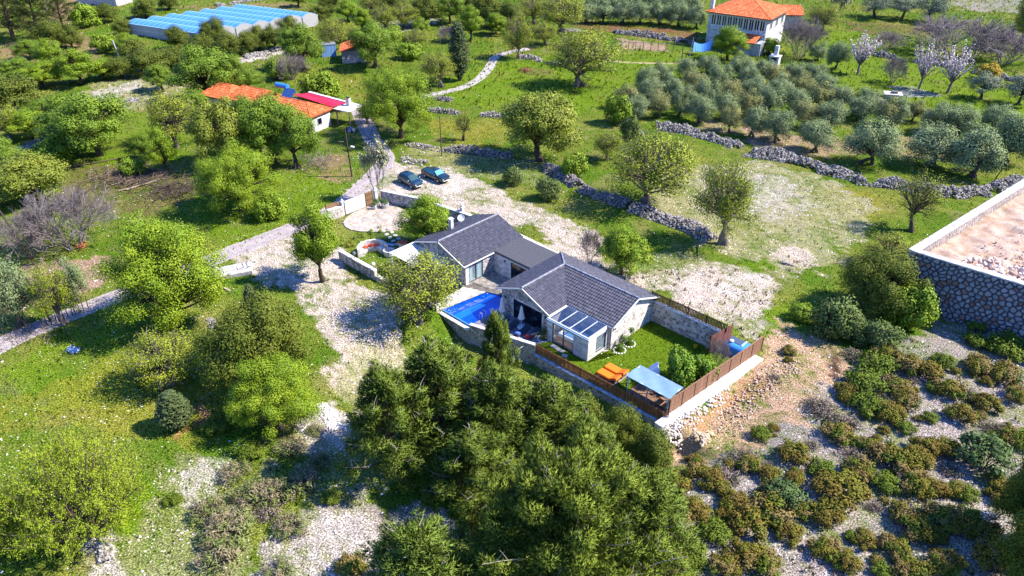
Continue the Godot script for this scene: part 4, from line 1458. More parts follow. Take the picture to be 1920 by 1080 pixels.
		var um := MB.new()
		for m in 16:
			var a := TAU * m / 16
			var b := TAU * (m + 1) / 16
			var ra := 1.0 if m % 2 == 0 else 0.72
			var rb := 0.72 if m % 2 == 0 else 1.0
			um.col = Color(0.72, 0.72, 0.7)
			var rows := [[0.02, 2.55], [0.12, 2.3], [0.2, 1.7], [0.36, 1.05]]
			for r in 3:
				um.quad(Vector3(cos(a) * ra * rows[r][0], rows[r][1], sin(a) * ra * rows[r][0]), Vector3(cos(b) * rb * rows[r][0], rows[r][1], sin(b) * rb * rows[r][0]), Vector3(cos(b) * rb * rows[r + 1][0], rows[r + 1][1], sin(b) * rb * rows[r + 1][0]), Vector3(cos(a) * ra * rows[r + 1][0], rows[r + 1][1], sin(a) * ra * rows[r + 1][0]), Vector3(cos(a), 0.3, sin(a)))
		part("folded_canopy", um, M.cloth, p)
	for k in 4:
		var at: Array = [[-19.0, -1.35], [-18.0, -1.1], [-16.7, -0.8], [-15.6, -0.55]][k]
		var c := vthing("sun_lounger", ["dark sun lounger closest to the pool with a red towel", "dark sun lounger beside the white parasol's base, second from the pool", "dark sun lounger with a blue cushion, third from the pool", "dark sun lounger nearest the slatted fence's end with a red towel"][k], "sun lounger", at[0], at[1], 0.04, "dark loungers on the terrace")
		var f := MB.new()
		f.col = Color(0.035, 0.04, 0.06)
		f.box(Vector3(0, 0.28, 0), Vector3(0.62, 0.08, 1.3), Basis.IDENTITY, 0.02)
		part("seat", f, M.cloth, c)
		var b := MB.new()
		b.col = Color(0.035, 0.04, 0.06)
		b.box(Vector3(0, 0.45, -0.85), Vector3(0.62, 0.07, 0.7), Basis(Vector3.RIGHT, 0.5), 0.02)
		part("backrest", b, M.cloth, c)
		for s in [[-0.27, -0.5], [0.27, -0.5], [-0.27, 0.55], [0.27, 0.55]]:
			var g := MB.new()
			g.col = Color(0.3, 0.3, 0.32)
			g.box(Vector3(s[0], 0.12, s[1]), Vector3(0.04, 0.24, 0.04))
			part("leg", g, M.satin, c)
		if k != 1:
			var t := vthing("towel", ["red towel on the lounger closest to the pool", "", "blue folded towel on the middle loungers", "red towel on the lounger near the fence's end"][k], "towel", at[0], at[1] - 0.35, 0.36)
			var tm := MB.new()
			tm.col = Color(0.08, 0.16, 0.6) if k == 2 else Color(0.65, 0.03, 0.03)
			tm.box(Vector3(0, 0.03, 0), Vector3(0.5, 0.07, 0.4), Basis(Vector3.UP, 0.2), 0.025)
			tm.box(Vector3(0.05, 0.09, 0.03), Vector3(0.36, 0.06, 0.28), Basis(Vector3.UP, 0.5), 0.025)
			part("folded_cloth", tm, M.cloth, t)
	# clipped shrubs along the sunny gable
	var tops := [[-8.35, 5.6, 1.35, 0.34], [-8.45, 4.55, 0.9, 0.36]]
	for k in 2:
		var t := vthing("topiary_tree", ["ball-topped clipped tree in the middle of the sunlit gable", "clipped little tree left of the gable's middle"][k], "topiary", tops[k][0], tops[k][1], 0.05)
		var wd := MB.new()
		wd.col = Color(0.2, 0.15, 0.1)
		wd.tube([Vector3.ZERO, Vector3(0.02, tops[k][2], 0)], [0.03, 0.02], 5)
		part("stem", wd, M.bark, t)
		var lf := MB.new()
		tuft(lf, Vector3(0, tops[k][2], 0), tops[k][3], 420, 0.09, 0.06, Color(0.04, 0.1, 0.012), Color(0.12, 0.2, 0.02), Vector3(0, tops[k][2], 0), 1.0)
		part("ball_of_leaves", lf, M.dull_leaf, t)
	var beds := [[-8.2, 5.2, 0.5], [-8.25, 3.75, 0.45], [-14.6, 0.2, 0.5]]
	for k in 3:
		var t := vthing("garden_shrub", ["round shrub in a white stone ring by the sunlit gable", "round shrub in a white stone ring by the drain pipe", "dark potted shrub beside the glass door"][k], "shrub", beds[k][0], beds[k][1], 0.05)
		var lf := MB.new()
		tuft(lf, Vector3(0, 0.35, 0), beds[k][2], 520, 0.1, 0.06, Color(0.035, 0.085, 0.012), Color(0.11, 0.18, 0.02), Vector3(0, 0.2, 0), 0.9)
		if k == 2:
			tuft(lf, Vector3(0.05, 1.0, 0), 0.42, 420, 0.1, 0.06, Color(0.025, 0.06, 0.012), Color(0.07, 0.12, 0.02), Vector3(0, 0.2, 0), 1.1)
		part("foliage", lf, M.dull_leaf, t)
		var st := MB.new()
		for m in 12:
			st.col = Color(0.66, 0.64, 0.6) * rng.randf_range(0.85, 1.1)
			st.box(Vector3(cos(TAU * m / 12) * 0.55, 0.03, sin(TAU * m / 12) * 0.55), Vector3(0.2, 0.1, 0.14), Basis(Vector3.UP, -TAU * m / 12 + PI * 0.5), 0.02)
		part("stone_ring", st, M.rock, t)
	for k in 3:
		var q: Array = [[-13.0, -0.05], [-12.2, -0.1], [-11.4, -0.45]][k]
		var st := MB.new()
		st.col = Color(0.6, 0.55, 0.5)
		st.box(Vector3(0, 0.03, 0), Vector3([0.9, 0.8, 0.55][k], 0.06, 0.42), Basis(Vector3.UP, [0.0, 0.1, 0.4][k]), 0.02)
		one("paving_slab", st, M.stone, ["pale slab at the left foot of the glass door", "pale slab at the right foot of the glass door", "small loose slab in the grass by the slatted fence"][k], "paving slab", at_villa(q[0], 0.05, q[1]), TURN)
	# tank, bucket
	var tank := vthing("water_tank", "big blue tank with dark lid between the two fences", "tank", -0.35, 11.0)
	var tk := MB.new()
	tk.col = Color(0.05, 0.25, 0.68)
	var prof := []
	for k in 9:
		var a := PI * 0.5 + PI * 0.5 * k / 8.0
		prof.append(Vector2(cos(a) * -0.55, 0.55 + sin(a) * 0.55))
	var ring := [Vector3(-1.15, 0, -0.75), Vector3(-1.15, 1.1, -0.75), Vector3(-1.15, 1.1, 0.2)]
	for k in 8:
		var a := PI * 0.5 * (1.0 - k / 7.0)
		ring.append(Vector3(-1.15, 0.55 + 0.55 * sin(a), 0.2 + 0.55 * cos(a)))
	ring.append(Vector3(-1.15, 0.0, 0.75))
	tk.prism(ring, Vector3(2.3, 0, 0))
	part("tank_body", tk, M.satin, tank)
	var lid := MB.new()
	lid.col = Color(0.06, 0.09, 0.14)
	lid.box(Vector3(-0.3, 1.13, -0.3), Vector3(1.5, 0.05, 0.85), Basis.IDENTITY, 0.01)
	part("lid", lid, M.satin, tank)
	var rail := MB.new()
	rail.col = Color(0.55, 0.6, 0.66)
	rail.box(Vector3(0.6, 1.15, -0.3), Vector3(0.09, 0.08, 1.0))
	part("strap", rail, M.satin, tank)
	var cap := MB.new()
	cap.col = Color(0.75, 0.78, 0.78)
	cap.lathe([Vector2(0, 0), Vector2(0.2, 0), Vector2(0.2, 0.12), Vector2(0.12, 0.18), Vector2(0, 0.18)], 12, Vector3(-0.45, 1.16, 0.15))
	part("cap", cap, M.satin, tank)
	var bucket := MB.new()
	bucket.col = Color(0.7, 0.42, 0.02)
	bucket.lathe([Vector2(0, 0), Vector2(0.14, 0), Vector2(0.19, 0.32), Vector2(0.17, 0.32), Vector2(0.13, 0.03), Vector2(0, 0.03)], 12)
	one("bucket", bucket, M.satin, "small yellow bucket in the lawn's shade by the tall wall", "bucket", at_villa(-3.4, 0.05, 9.0))
	# mast beside the rear wing
	var mast := MB.new()
	mast.col = Color(0.05, 0.05, 0.06)
	mast.tube([Vector3(0, -0.2, 0), Vector3(0, 5.6, 0)], [0.05, 0.035], 6)
	one("mast", mast, M.satin, "thin dark mast standing at the rear wing's gable", "mast", at_villa(-30.6, 0, 1.1))

func courtyard() -> void:
	stone_wall("white-capped courtyard wall along the lower left side", Vector2(-41.4, -4.3), Vector2(-34.9, -4.2), -0.7, 1.1, 0.35, GREYS + PALE, [1.0], 0.12)
	stone_wall("lower stretch of courtyard wall hidden behind the loose olive-yellow tree", Vector2(-34.8, -4.2), Vector2(-25.7, -3.5), -0.9, 0.5, 0.3, GREYS + PALE, [1.0], 0.1)
	stone_wall("courtyard wall beside the parked cars", Vector2(-50.2, 8.3), Vector2(-44.3, 10.4), -0.3, 1.5, 0.35, PALE + GREYS, [1.0], 0.12)
	stone_wall("courtyard wall between the light green tree and the rear wing", Vector2(-44.1, 10.5), Vector2(-35.0, 11.9), -0.3, 1.35, 0.35, GREYS, [1.0], 0.12)
	stone_wall("white-topped wall behind the flat-roofed link", Vector2(-34.6, 11.6), Vector2(-20.0, 10.9), -0.3, 1.9, 0.3, PALE, [1.0], 0.14)
	stone_wall("short white wall left of the courtyard gate", Vector2(-50.6, 0.3), Vector2(-50.3, 2.2), -0.3, 1.3, 0.35, PALE, [1.0], 0.12)
	for k in 3:
		var q: Array = [[-50.4, 2.45], [-50.2, 7.4], [-38.4, 11.7]][k]
		var o := vthing("gate_pillar", ["white pillar at the left end of the courtyard gate", "white pillar at the right end of the courtyard gate", "white pillar rising from the courtyard wall behind the dish"][k], "pillar", q[0], q[1], -0.2)
		var mb := MB.new()
		mb.col = Color(0.66, 0.64, 0.62)
		mb.box(Vector3(0, 1.05, 0), Vector3(0.42, 2.1, 0.42), Basis.IDENTITY, 0.02)
		part("shaft", mb, M.plaster, o)
		mb = MB.new()
		mb.col = Color(0.72, 0.71, 0.7)
		mb.box(Vector3(0, 2.14, 0), Vector3(0.54, 0.09, 0.54), Basis.IDENTITY, 0.02)
		mb.lathe([Vector2(0, 2.18), Vector2(0.13, 2.2), Vector2(0.15, 2.33), Vector2(0.08, 2.44), Vector2(0, 2.46)], 10)
		part("cap", mb, M.plaster, o)
	var gate := vthing("courtyard_gate", "white sliding gate with a brown timber door leaf at its right", "gate", -50.2, 4.6)
	var g := MB.new()
	g.col = Color(0.66, 0.63, 0.61)
	for k in 4:
		g.box(Vector3(0, 1.0, 1.55 - 0.78 * k), Vector3(0.05, 1.85, 0.76), Basis.IDENTITY, 0.01)
		part("gate_panel", g, M.satin, gate)
		g = MB.new()
		g.col = Color(0.66, 0.63, 0.61) if k < 1 else Color(0.6, 0.54, 0.5)
	var fr := MB.new()
	fr.col = Color(0.07, 0.06, 0.06)
	for z in [1.98, -1.2, -2.3]:
		fr.box(Vector3(0, 1.0, z), Vector3(0.1, 2.05, 0.1))
	fr.box(Vector3(0, 0.07, 0.3), Vector3(0.1, 0.1, 3.5))
	part("gate_frame", fr, M.satin, gate)
	for k in 4:
		var b := MB.new()
		b.col = Color(0.33, 0.2, 0.1) * rng.randf_range(0.85, 1.15)
		b.box(Vector3(0, 1.0, -1.38 - 0.245 * k), Vector3(0.05, 1.95, 0.235), Basis.IDENTITY, 0.01)
		part("door_plank", b, M.wood, gate)
	for y in [0.3, 1.0, 1.7]:
		var b := MB.new()
		b.col = Color(0.22, 0.13, 0.07)
		b.box(Vector3(0.05, y, -1.75), Vector3(0.04, 0.12, 0.95))
		part("door_batten", b, M.wood, gate)
	slat_fence("brown board screen left of the white pillar by the gate", Vector2(-50.9, 0.4), Vector2(-50.6, 2.2), 1.0, 2.0, 0.17, 0.16, [Color(0.36, 0.22, 0.12), Color(0.3, 0.18, 0.1)], Color(0.1, 0.06, 0.04), 0.9)
	# paved round and stepping stones
	var c0 := at_villa(-46.6, 0, 4.9)
	var disc := MB.new()
	disc.col = Color(0.42, 0.35, 0.29)
	var face := PackedVector2Array()
	for k in 22:
		var a := -TAU * k / 22.0
		var r := 4.0 + 0.35 * sin(a * 3.0)
		face.append(Vector2(cos(a) * r, sin(a) * r))
	var pts := []
	for p in face:
		pts.append(Vector3(p.x, -0.2, p.y))
	disc.prism(pts, Vector3.UP * 0.2)
	var pv := struct("courtyard_paving", disc.mesh(), M.plaster, c0 + Vector3(0, 0.06, 0))
	var st := MB.new()
	var rev := PackedVector2Array()
	for k in face.size():
		rev.append(face[face.size() - 1 - k])
	for poly in stones_of(rev, 0.62, 0.02, []):
		st.col = shade_of([Color(0.55, 0.46, 0.37), Color(0.6, 0.52, 0.43), Color(0.52, 0.43, 0.35), Color(0.48, 0.45, 0.43)])
		lay_stone(st, poly, Vector3(0, 0.0, 0), Vector3.RIGHT, Vector3(0, 0, 1), Vector3.UP, 0.025)
	var sp := part("paving_stones", st, M.stone, pv)
	sp.set_meta("kind", "stuff")
	var step_path := MB.new()
	step_path.col = Color(0.09, 0.14, 0.03)
	step_path.box(Vector3(0, 0, 0), Vector3(4.6, 0.04, 2.2), Basis(Vector3.UP, 0.4))
	var sr := struct("stepping_path", step_path.mesh(), M.turf, at_villa(-41.3, 0.1, 3.0), TURN)
	for k in 10:
		var b := MB.new()
		b.col = Color(0.56, 0.55, 0.48) * rng.randf_range(0.85, 1.15)
		b.lathe([Vector2(0, 0.06), Vector2(0.3, 0.06), Vector2(0.34, 0.0)], 7)
		var p := part("stepping_stone", b, M.stone, sr, Vector3(-1.9 + 0.95 * (k / 2), 0.02, -0.45 + 0.8 * (k % 2) + 0.25 * (k / 2) - 0.5), rng.randf() * 3.0)
		p.scale = Vector3(1.0, 1.0, 0.75)
	# curved stone seat
	var seat := vthing("stone_bench", "curved white stone bench with red cushions", "bench", -39.75, -1.0)
	var back := MB.new()
	var pan := MB.new()
	back.col = Color(0.62, 0.59, 0.55)
	pan.col = Color(0.66, 0.64, 0.6)
	for k in 14:
		var a := 1.9 + k * 0.24
		var b := a + 0.24
		var f := func(r: float, ang: float) -> Vector3:
			return Vector3(cos(ang) * r, -0.15, sin(ang) * r)
		back.prism([f.call(1.75, a), f.call(1.45, a), f.call(1.45, b), f.call(1.75, b)], Vector3.UP * 1.15)
		pan.prism([f.call(1.44, a), f.call(0.9, a), f.call(0.9, b), f.call(1.44, b)], Vector3.UP * 0.6)
	part("backrest", back, M.plaster, seat)
	part("seat", pan, M.plaster, seat)
	for k in 3:
		var cu := vthing("cushion", ["red cushion at the left of the curved bench", "red cushion in the middle of the curved bench", "red cushion at the right of the curved bench"][k], "cushion", -39.75 + 1.15 * cos(3.0 + k * 0.55), -1.0 - 1.15 * sin(3.0 + k * 0.55), 0.47, "red cushions on the bench")
		var m := MB.new()
		m.col = Color(0.6, 0.08, 0.04)
		m.box(Vector3(0, 0.07, 0), Vector3(0.5, 0.14, 0.5), Basis(Vector3.UP, k * 0.6), 0.04)
		part("cover", m, M.cloth, cu)
	var pit := MB.new()
	pit.col = Color(0.62, 0.6, 0.57)
	pit.lathe([Vector2(0, 0.0), Vector2(0.62, 0.0), Vector2(0.68, 0.62), Vector2(0.54, 0.62), Vector2(0.5, 0.35), Vector2(0, 0.33)], 18)
	one("fire_pit", pit, M.plaster, "round white fire pit beside the curved bench", "fire pit", at_villa(-38.3, 0.0, 0.2))
	var tarp := MB.new()
	tarp.col = Color(0.16, 0.25, 0.36)
	tarp.box(Vector3(0, 0.4, 0), Vector3(0.95, 0.05, 0.6), Basis(Vector3.UP, 0.5), 0.01)
	tarp.tube([Vector3(0, 0.0, 0), Vector3(0, 0.4, 0)], [0.2, 0.05], 8)
	one("garden_table", tarp, M.satin, "small blue table beside the curved bench", "table", at_villa(-39.4, 0.05, 1.3), TURN)
	var oven := vthing("garden_oven", "small white garden oven with a red tiled cap", "oven", -37.6, 1.7)
	var ob := MB.new()
	ob.col = Color(0.66, 0.64, 0.62)
	ob.box(Vector3(0, 0.6, 0), Vector3(0.7, 1.3, 0.7), Basis.IDENTITY, 0.03)
	part("body", ob, M.plaster, oven)
	ob = MB.new()
	ob.col = Color(0.5, 0.12, 0.05)
	ob.prism([Vector3(-0.45, 1.25, -0.45), Vector3(0.45, 1.25, -0.45), Vector3(0.45, 1.25, 0.45), Vector3(-0.45, 1.25, 0.45)], Vector3(0, 0.12, 0))
	part("cap", ob, M.tile, oven)
	# pergola with pale slats
	var per := vthing("pergola", "white slatted pergola beside the rear wing, half hidden by a tree", "pergola", -32.3, -0.6)
	for s in [[-2.9, -1.1], [2.9, -1.1], [-2.9, 1.9], [2.9, 1.9], [0.0, -1.1]]:
		var p := MB.new()
		p.col = Color(0.68, 0.68, 0.66)
		p.box(Vector3(s[0], 1.05, -s[1]), Vector3(0.12, 2.1, 0.12))
		part("post", p, M.satin, per)
	for k in 5:
		var p := MB.new()
		p.col = Color(0.68, 0.69, 0.67)
		p.box(Vector3(0, 2.15, -1.9 + 0.75 * k), Vector3(6.2, 0.1, 0.1))
		part("beam", p, M.satin, per)
	for k in 24:
		var p := MB.new()
		p.col = Color(0.68, 0.7, 0.68) * rng.randf_range(0.9, 1.05)
		p.box(Vector3(-3.0 + 0.26 * k, 2.23, -0.4), Vector3(0.15, 0.04, 3.4))
		part("slat", p, M.satin, per)
	for k in 2:
		var o := vthing("wall_lantern", ["round white garden lamp on the courtyard wall's near end", "dark garden lamp on the courtyard wall's middle"][k], "garden lamp", [-35.2, -38.6][k], [-4.2, -4.25][k], 1.22, "lamps on the courtyard wall")
		var p := MB.new()
		p.col = Color(0.08, 0.08, 0.09)
		p.tube([Vector3.ZERO, Vector3(0, 0.45, 0)], [0.04, 0.03], 6)
		part("stem", p, M.satin, o)
		p = MB.new()
		p.col = [Color(0.7, 0.7, 0.7), Color(0.12, 0.14, 0.14)][k]
		p.lathe([Vector2(0, 0.4), Vector2(0.16, 0.45), Vector2(0.22, 0.62), Vector2(0.15, 0.78), Vector2(0, 0.82)], 10)
		part("globe", p, M.satin, o)
	var pots := [[-49.3, 6.9, 0.42, "big pale flower tub right of the gate"], [-48.3, 7.4, 0.5, "white square planter with dark shrub by the courtyard wall"], [-48.9, 6.2, 0.25, "small white pot near the gate's right pillar"]]
	for q in pots:
		var o := vthing("planter", q[3], "planter", q[0], q[1], 0.02)
		var p := MB.new()
		p.col = Color(0.62, 0.6, 0.57)
		p.lathe([Vector2(0, 0), Vector2(q[2] * 0.8, 0), Vector2(q[2], 0.6), Vector2(q[2] * 0.85, 0.6), Vector2(q[2] * 0.8, 0.5), Vector2(0, 0.5)], 12)
		part("pot", p, M.plaster, o)
		p = MB.new()
		tuft(p, Vector3(0, 0.8, 0), q[2] * 1.1, 260, 0.14, 0.08, Color(0.03, 0.08, 0.02), Color(0.1, 0.18, 0.03), Vector3(0, 0.5, 0), 1.0)
		part("leaves", p, M.dull_leaf, o)
	# planting beds
	var bed := MB.new()
	for k in 60:
		var u := rng.randf_range(-44.5, -36.5)
		var vv := rng.randf_range(-3.2, 4.0)
		if absf(u + 39.7) < 2.2 and absf(vv + 0.4) < 2.6 or (u > -43.0 and u < -39.0 and vv > 1.6):
			continue
		var p := at_villa(u, 0.1, vv)
		tuft(bed, p + Vector3(0, 0.15, 0), rng.randf_range(0.2, 0.5), 90, 0.14, 0.07, shade_of([Color(0.08, 0.17, 0.02), Color(0.2, 0.22, 0.02), Color(0.3, 0.16, 0.03)]), Color(0.16, 0.26, 0.03), p, 0.9)
	tag(part("flower_bed", bed, M.leaf, self), "mixed flower bed between the courtyard wall and the paved round", "flower bed").set_meta("kind", "stuff")

# ---------------------------------------------------------------- other buildings
func frame_of(a: Vector2, b: Vector2) -> Array:
	# where a building stands and how it is turned, from two corners of its front
	return [Vector3(a.x, 0, a.y), -atan2(b.y - a.y, b.x - a.x)]

var CLAY := [Color(0.68, 0.16, 0.045), Color(0.74, 0.19, 0.06), Color(0.62, 0.13, 0.035), Color(0.7, 0.22, 0.08)]

func hip_roof(o: Node3D, x0: float, x1: float, z0: float, z1: float, ey: float, rz: float, hip0: float, hip1: float, tones: Array, col_w := 0.42, row_h := 0.5) -> MeshInstance3D:
	var zm := (z0 + z1) * 0.5
	var a := Vector3(x0, ey, z1)
	var b := Vector3(x1, ey, z1)
	var c := Vector3(x1, ey, z0)
	var d := Vector3(x0, ey, z0)
	var r0 := Vector3(x0 + hip0, rz, zm)
	var r1 := Vector3(x1 - hip1, rz, zm)
	var deck := MB.new()
	var tl := MB.new()
	deck.col = tones[0] * 0.6
	for s in [[a, b, r0, r1], [d, c, r0, r1], [b, c, r1, r1], [a, d, r0, r0]]:
		roof_plane(deck, s[0], s[1], s[2], s[3], 0.12)
		if (s[0] as Vector3).distance_to(s[1]) > 0.1 and not (s[2] == s[3] and absf((s[2] as Vector3).x - (s[0] as Vector3).x) < 0.05):
			tiles(tl, s[0], s[1], s[2], s[3], tones, col_w, row_h, 0.06)
	var r := part("roof", deck, M.tile, o)
	var t := part("roof_tiles", tl, M.tile, r)
	t.set_meta("kind", "stuff")
	var lines := [[r0, r1]]
	for q in [[a, r0], [d, r0], [b, r1], [c, r1]]:
		lines.append(q)
	ridge_caps(r, lines, [tones[0] * 0.9, tones[1]], 0.13)
	return r

func walls_of(o: Node3D, called: String, x0: float, x1: float, z0: float, z1: float, y0: float, y1: float, tint: Color, m: Material) -> void:
	var t := 0.25
	for q in [[x0, x1, z1 - t, z1], [x0, x1, z0, z0 + t], [x0, x0 + t, z0 + t, z1 - t], [x1 - t, x1, z0 + t, z1 - t]]:
		var mb := MB.new()
		mb.col = tint
		mb.box(Vector3((q[0] + q[1]) * 0.5, (y0 + y1) * 0.5, (q[2] + q[3]) * 0.5), Vector3(q[1] - q[0], y1 - y0, q[3] - q[2]))
		part(called, mb, m, o)

func village() -> void:
	# long house with clay tiles left of the lane
	var f := frame_of(Vector2(-52.6, -124.6), Vector2(-31.4, -112.8))
	var o := thing("red_roofed_house", "long low house with orange tiled roofs and white end wall beside the lane", "house", f[0], f[1])
	walls_of(o, "wall", 0.4, 24.0, -4.7, -0.25, -0.4, 2.75, Color(0.68, 0.67, 0.66), M.plaster)
	hip_roof(o, 12.6, 24.4, -5.1, 0.15, 2.8, 4.15, 0.0, 3.0, CLAY)
	hip_roof(o, -0.3, 6.4, -5.6, 0.2, 2.75, 4.4, 2.0, 1.6, CLAY)
	hip_roof(o, 5.9, 12.8, -5.8, 0.0, 2.95, 4.6, 1.2, 0.0, CLAY)
	var red := MB.new()
	red.col = Color(0.42, 0.012, 0.05)
	red.prism([Vector3(16.2, 3.85, -5.0), Vector3(24.2, 3.0, -5.2), Vector3(24.6, 2.75, -8.6), Vector3(16.2, 3.1, -8.6)], Vector3.UP * 0.06)
	for k in 16:
		red.bar(Vector3(16.4 + k * 0.5, 3.93 - k * 0.053, -5.0), Vector3(16.4 + k * 0.515, 3.16 - k * 0.02, -8.5), 0.06, 0.06)
	part("metal_roof", red, M.satin, o)
	var eave := MB.new()
	eave.col = Color(0.7, 0.68, 0.66)
	eave.bar(Vector3(16.0, 3.25, -8.8), Vector3(27.5, 2.8, -8.4), 0.5, 0.14)
	eave.box(Vector3(26.0, 2.75, -6.9), Vector3(3.2, 0.12, 3.6))
	part("porch_roof", eave, M.plaster, o)
	for x in [24.8, 27.4]:
		var p := MB.new()
		p.col = Color(0.3, 0.25, 0.2)
		p.box(Vector3(x, 1.2, -5.4), Vector3(0.14, 2.9, 0.14))
		part("porch_post", p, M.wood, o)
	var ch := MB.new()
	ch.col = Color(0.6, 0.58, 0.56)
	ch.box(Vector3(25.6, 3.2, -7.6), Vector3(0.6, 1.6, 0.6))
	ch.col = Color(0.05, 0.05, 0.06)
	ch.box(Vector3(25.6, 4.1, -7.6), Vector3(0.4, 0.25, 0.4))
	part("chimney", ch, M.plaster, o)
	window("window", o, Vector3(24.02, 1.0, -1.6), Vector3(0, 0, -1), Vector3(1, 0, 0), 1.0, 1.1, Color(0.35, 0.38, 0.42), M.dark_glass, 1)
	window("window", o, Vector3(19.0, 1.0, -0.22), Vector3(1, 0, 0), Vector3(0, 0, 1), 1.1, 1.1, Color(0.1, 0.42, 0.36), M.dark_glass, 2)
	var sh := thing("solar_heater", "blue solar water heater on a frame above the tiled roof", "solar heater", Vector3(-37.6, 4.05, -121.6), f[1])
	var s := MB.new()
	s.col = Color(0.03, 0.2, 0.55)
	s.tube([Vector3(-1.5, 1.1, 0), Vector3(1.0, 1.1, 0)], [0.42, 0.42], 12)
	part("tank", s, M.satin, sh)
	for k in 2:
		s = MB.new()
		s.col = Color(0.02, 0.06, 0.2)
		s.box(Vector3(1.2 + k * 1.15, 0.35, 0.9), Vector3(1.05, 0.08, 1.9), Basis(Vector3.RIGHT, 0.7))
		part("collector", s, M.paint, sh)
	s = MB.new()
	s.col = Color(0.1, 0.1, 0.12)
	for q in [[-1.2, 0.2], [0.8, 0.2], [0.8, 1.5], [2.8, 1.5], [2.8, 0.2]]:
		s.tube([Vector3(q[0], -1.2, q[1]), Vector3(q[0], 0.9 if q[1] < 1.0 else 0.0, q[1])], [0.04, 0.04], 5)
	part("stand", s, M.satin, sh)
	var cover := MB.new()
	cover.col = Color(0.5, 0.6, 0.7)
	for k in 12:
		cover.quad(Vector3(-1.6, sin(k * 0.26) * 1.1, cos(k * 0.26) * 1.5), Vector3(-1.6, sin(k * 0.26 + 0.26) * 1.1, cos(k * 0.26 + 0.26) * 1.5), Vector3(1.6, sin(k * 0.26 + 0.26) * 1.2, cos(k * 0.26 + 0.26) * 1.5), Vector3(1.6, sin(k * 0.26) * 1.2, cos(k * 0.26) * 1.5), Vector3(0, sin(k * 0.26 + 0.1), cos(k * 0.26 + 0.1)))
	one("plastic_cover", cover, M.satin, "pale blue plastic cover over a heap behind the red-roofed house", "cover", on_ground(-39.0, -127.5))
	var junk := MB.new()
	junk.col = Color(0.1, 0.16, 0.3)
	tuft(junk, Vector3(0, 0.4, 0), 0.9, 60, 0.7, 0.5, Color(0.12, 0.18, 0.3), Color(0.3, 0.34, 0.4), Vector3.ZERO, 0.6)
	one("tarpaulin_heap", junk, M.cloth, "blue grey tarpaulin heap under the porch of the red-roofed house", "tarpaulin", on_ground(-25.6, -114.0))
	# small stone hut
	f = frame_of(Vector2(-34.6, -153.6), Vector2(-30.2, -154.3))
	o = thing("stone_hut", "small stone hut with one orange tiled slope among trees", "hut", f[0], f[1])
	walls_of(o, "wall", 0.0, 4.5, -6.2, 0.0, -0.4, 2.5, Color(0.42, 0.39, 0.36), M.stone)
	var g := MB.new()
	g.col = Color(0.16, 0.15, 0.15)
	g.prism([Vector3(0, 2.5, 0), Vector3(3.4, 3.5, 0), Vector3(4.5, 2.5, 0)], Vector3(0, 0, -0.25))
	part("gable", g, M.stone, o)
	facing("stone_facing", rect_face(4.5, 0.0, 1.6), [], Vector3(0, 0, 0), Vector3.RIGHT, Vector3(0, 0, 1), o, PALE, 0.5)
	var deck := MB.new()
	var tl := MB.new()
	deck.col = Color(0.4, 0.09, 0.03)
	for q in [[Vector3(-0.35, 2.45, -6.5), Vector3(-0.35, 2.45, 0.35), Vector3(3.4, 3.65, -6.5), Vector3(3.4, 3.65, 0.35)], [Vector3(4.9, 2.45, -6.5), Vector3(4.9, 2.45, 0.35), Vector3(3.4, 3.65, -6.5), Vector3(3.4, 3.65, 0.35)]]:
		roof_plane(deck, q[0], q[1], q[2], q[3])
		tiles(tl, q[0], q[1], q[2], q[3], CLAY, 0.45, 0.5, 0.06)
	var r := part("roof", deck, M.tile, o)
	part("roof_tiles", tl, M.tile, r).set_meta("kind", "stuff")
	o = thing("sheet_shed", "little blue corrugated shed left of the stone hut", "shed", on_ground(-39.8, -158.6), 0.35)
	for k in 10:
		var mb := MB.new()
		mb.col = Color(0.16, 0.3, 0.55) * rng.randf_range(0.8, 1.3)
		mb.box(Vector3(0.15 + 0.3 * k, 1.25, 0), Vector3(0.28, 2.5, 0.05 + 0.03 * (k % 2)))
		part("sheet", mb, M.satin, o)
	var sb := MB.new()
	sb.col = Color(0.2, 0.22, 0.26)
	sb.box(Vector3(1.5, 1.2, -1.1), Vector3(3.0, 2.4, 2.0))
	sb.box(Vector3(1.5, 2.5, -1.1), Vector3(3.2, 0.08, 2.4))
	part("shed_body", sb, M.satin, o)
	# two-storey house
	f = frame_of(Vector2(42.9, -169.6), Vector2(53.9, -161.8))
	o = thing("two_storey_house", "two-storey house with orange hipped roof and a long row of white windows", "house", f[0], f[1])
	walls_of(o, "wall", 0.3, 13.0, -12.0, 0.0, -0.5, 7.0, Color(0.6, 0.61, 0.63), M.plaster)
	hip_roof(o, -0.5, 13.9, -12.8, 0.8, 7.0, 9.4, 6.6, 6.6, CLAY)
	var band := MB.new()
	band.col = Color(0.72, 0.72, 0.72)
	band.box(Vector3(6.7, 6.9, 0.45), Vector3(14.2, 0.14, 0.5))
	band.box(Vector3(6.7, 3.7, 0.1), Vector3(13.0, 0.2, 0.24))
	part("cornice", band, M.plaster, o)
	for k in 10:
		window("window", o, Vector3(0.75 + k * 1.2, 4.1 if k in [6, 7] else 4.35, 0.04), Vector3(1, 0, 0), Vector3(0, 0, 1), 1.08, 2.45 if k in [6, 7] else 2.2, Color(0.72, 0.72, 0.74), M.dark_glass, 2, 0.09)
	for k in 3:
		window("side_window", o, Vector3(13.04, 4.4, -2.2 - k * 3.6), Vector3(0, 0, -1), Vector3(1, 0, 0), 1.2, 1.7, Color(0.6, 0.6, 0.62), M.dark_glass, 2, 0.09)
	window("lower_window", o, Vector3(2.2, 1.0, 0.04), Vector3(1, 0, 0), Vector3(0, 0, 1), 1.4, 1.4, Color(0.6, 0.6, 0.62), M.dark_glass, 2, 0.09)
	ch = MB.new()
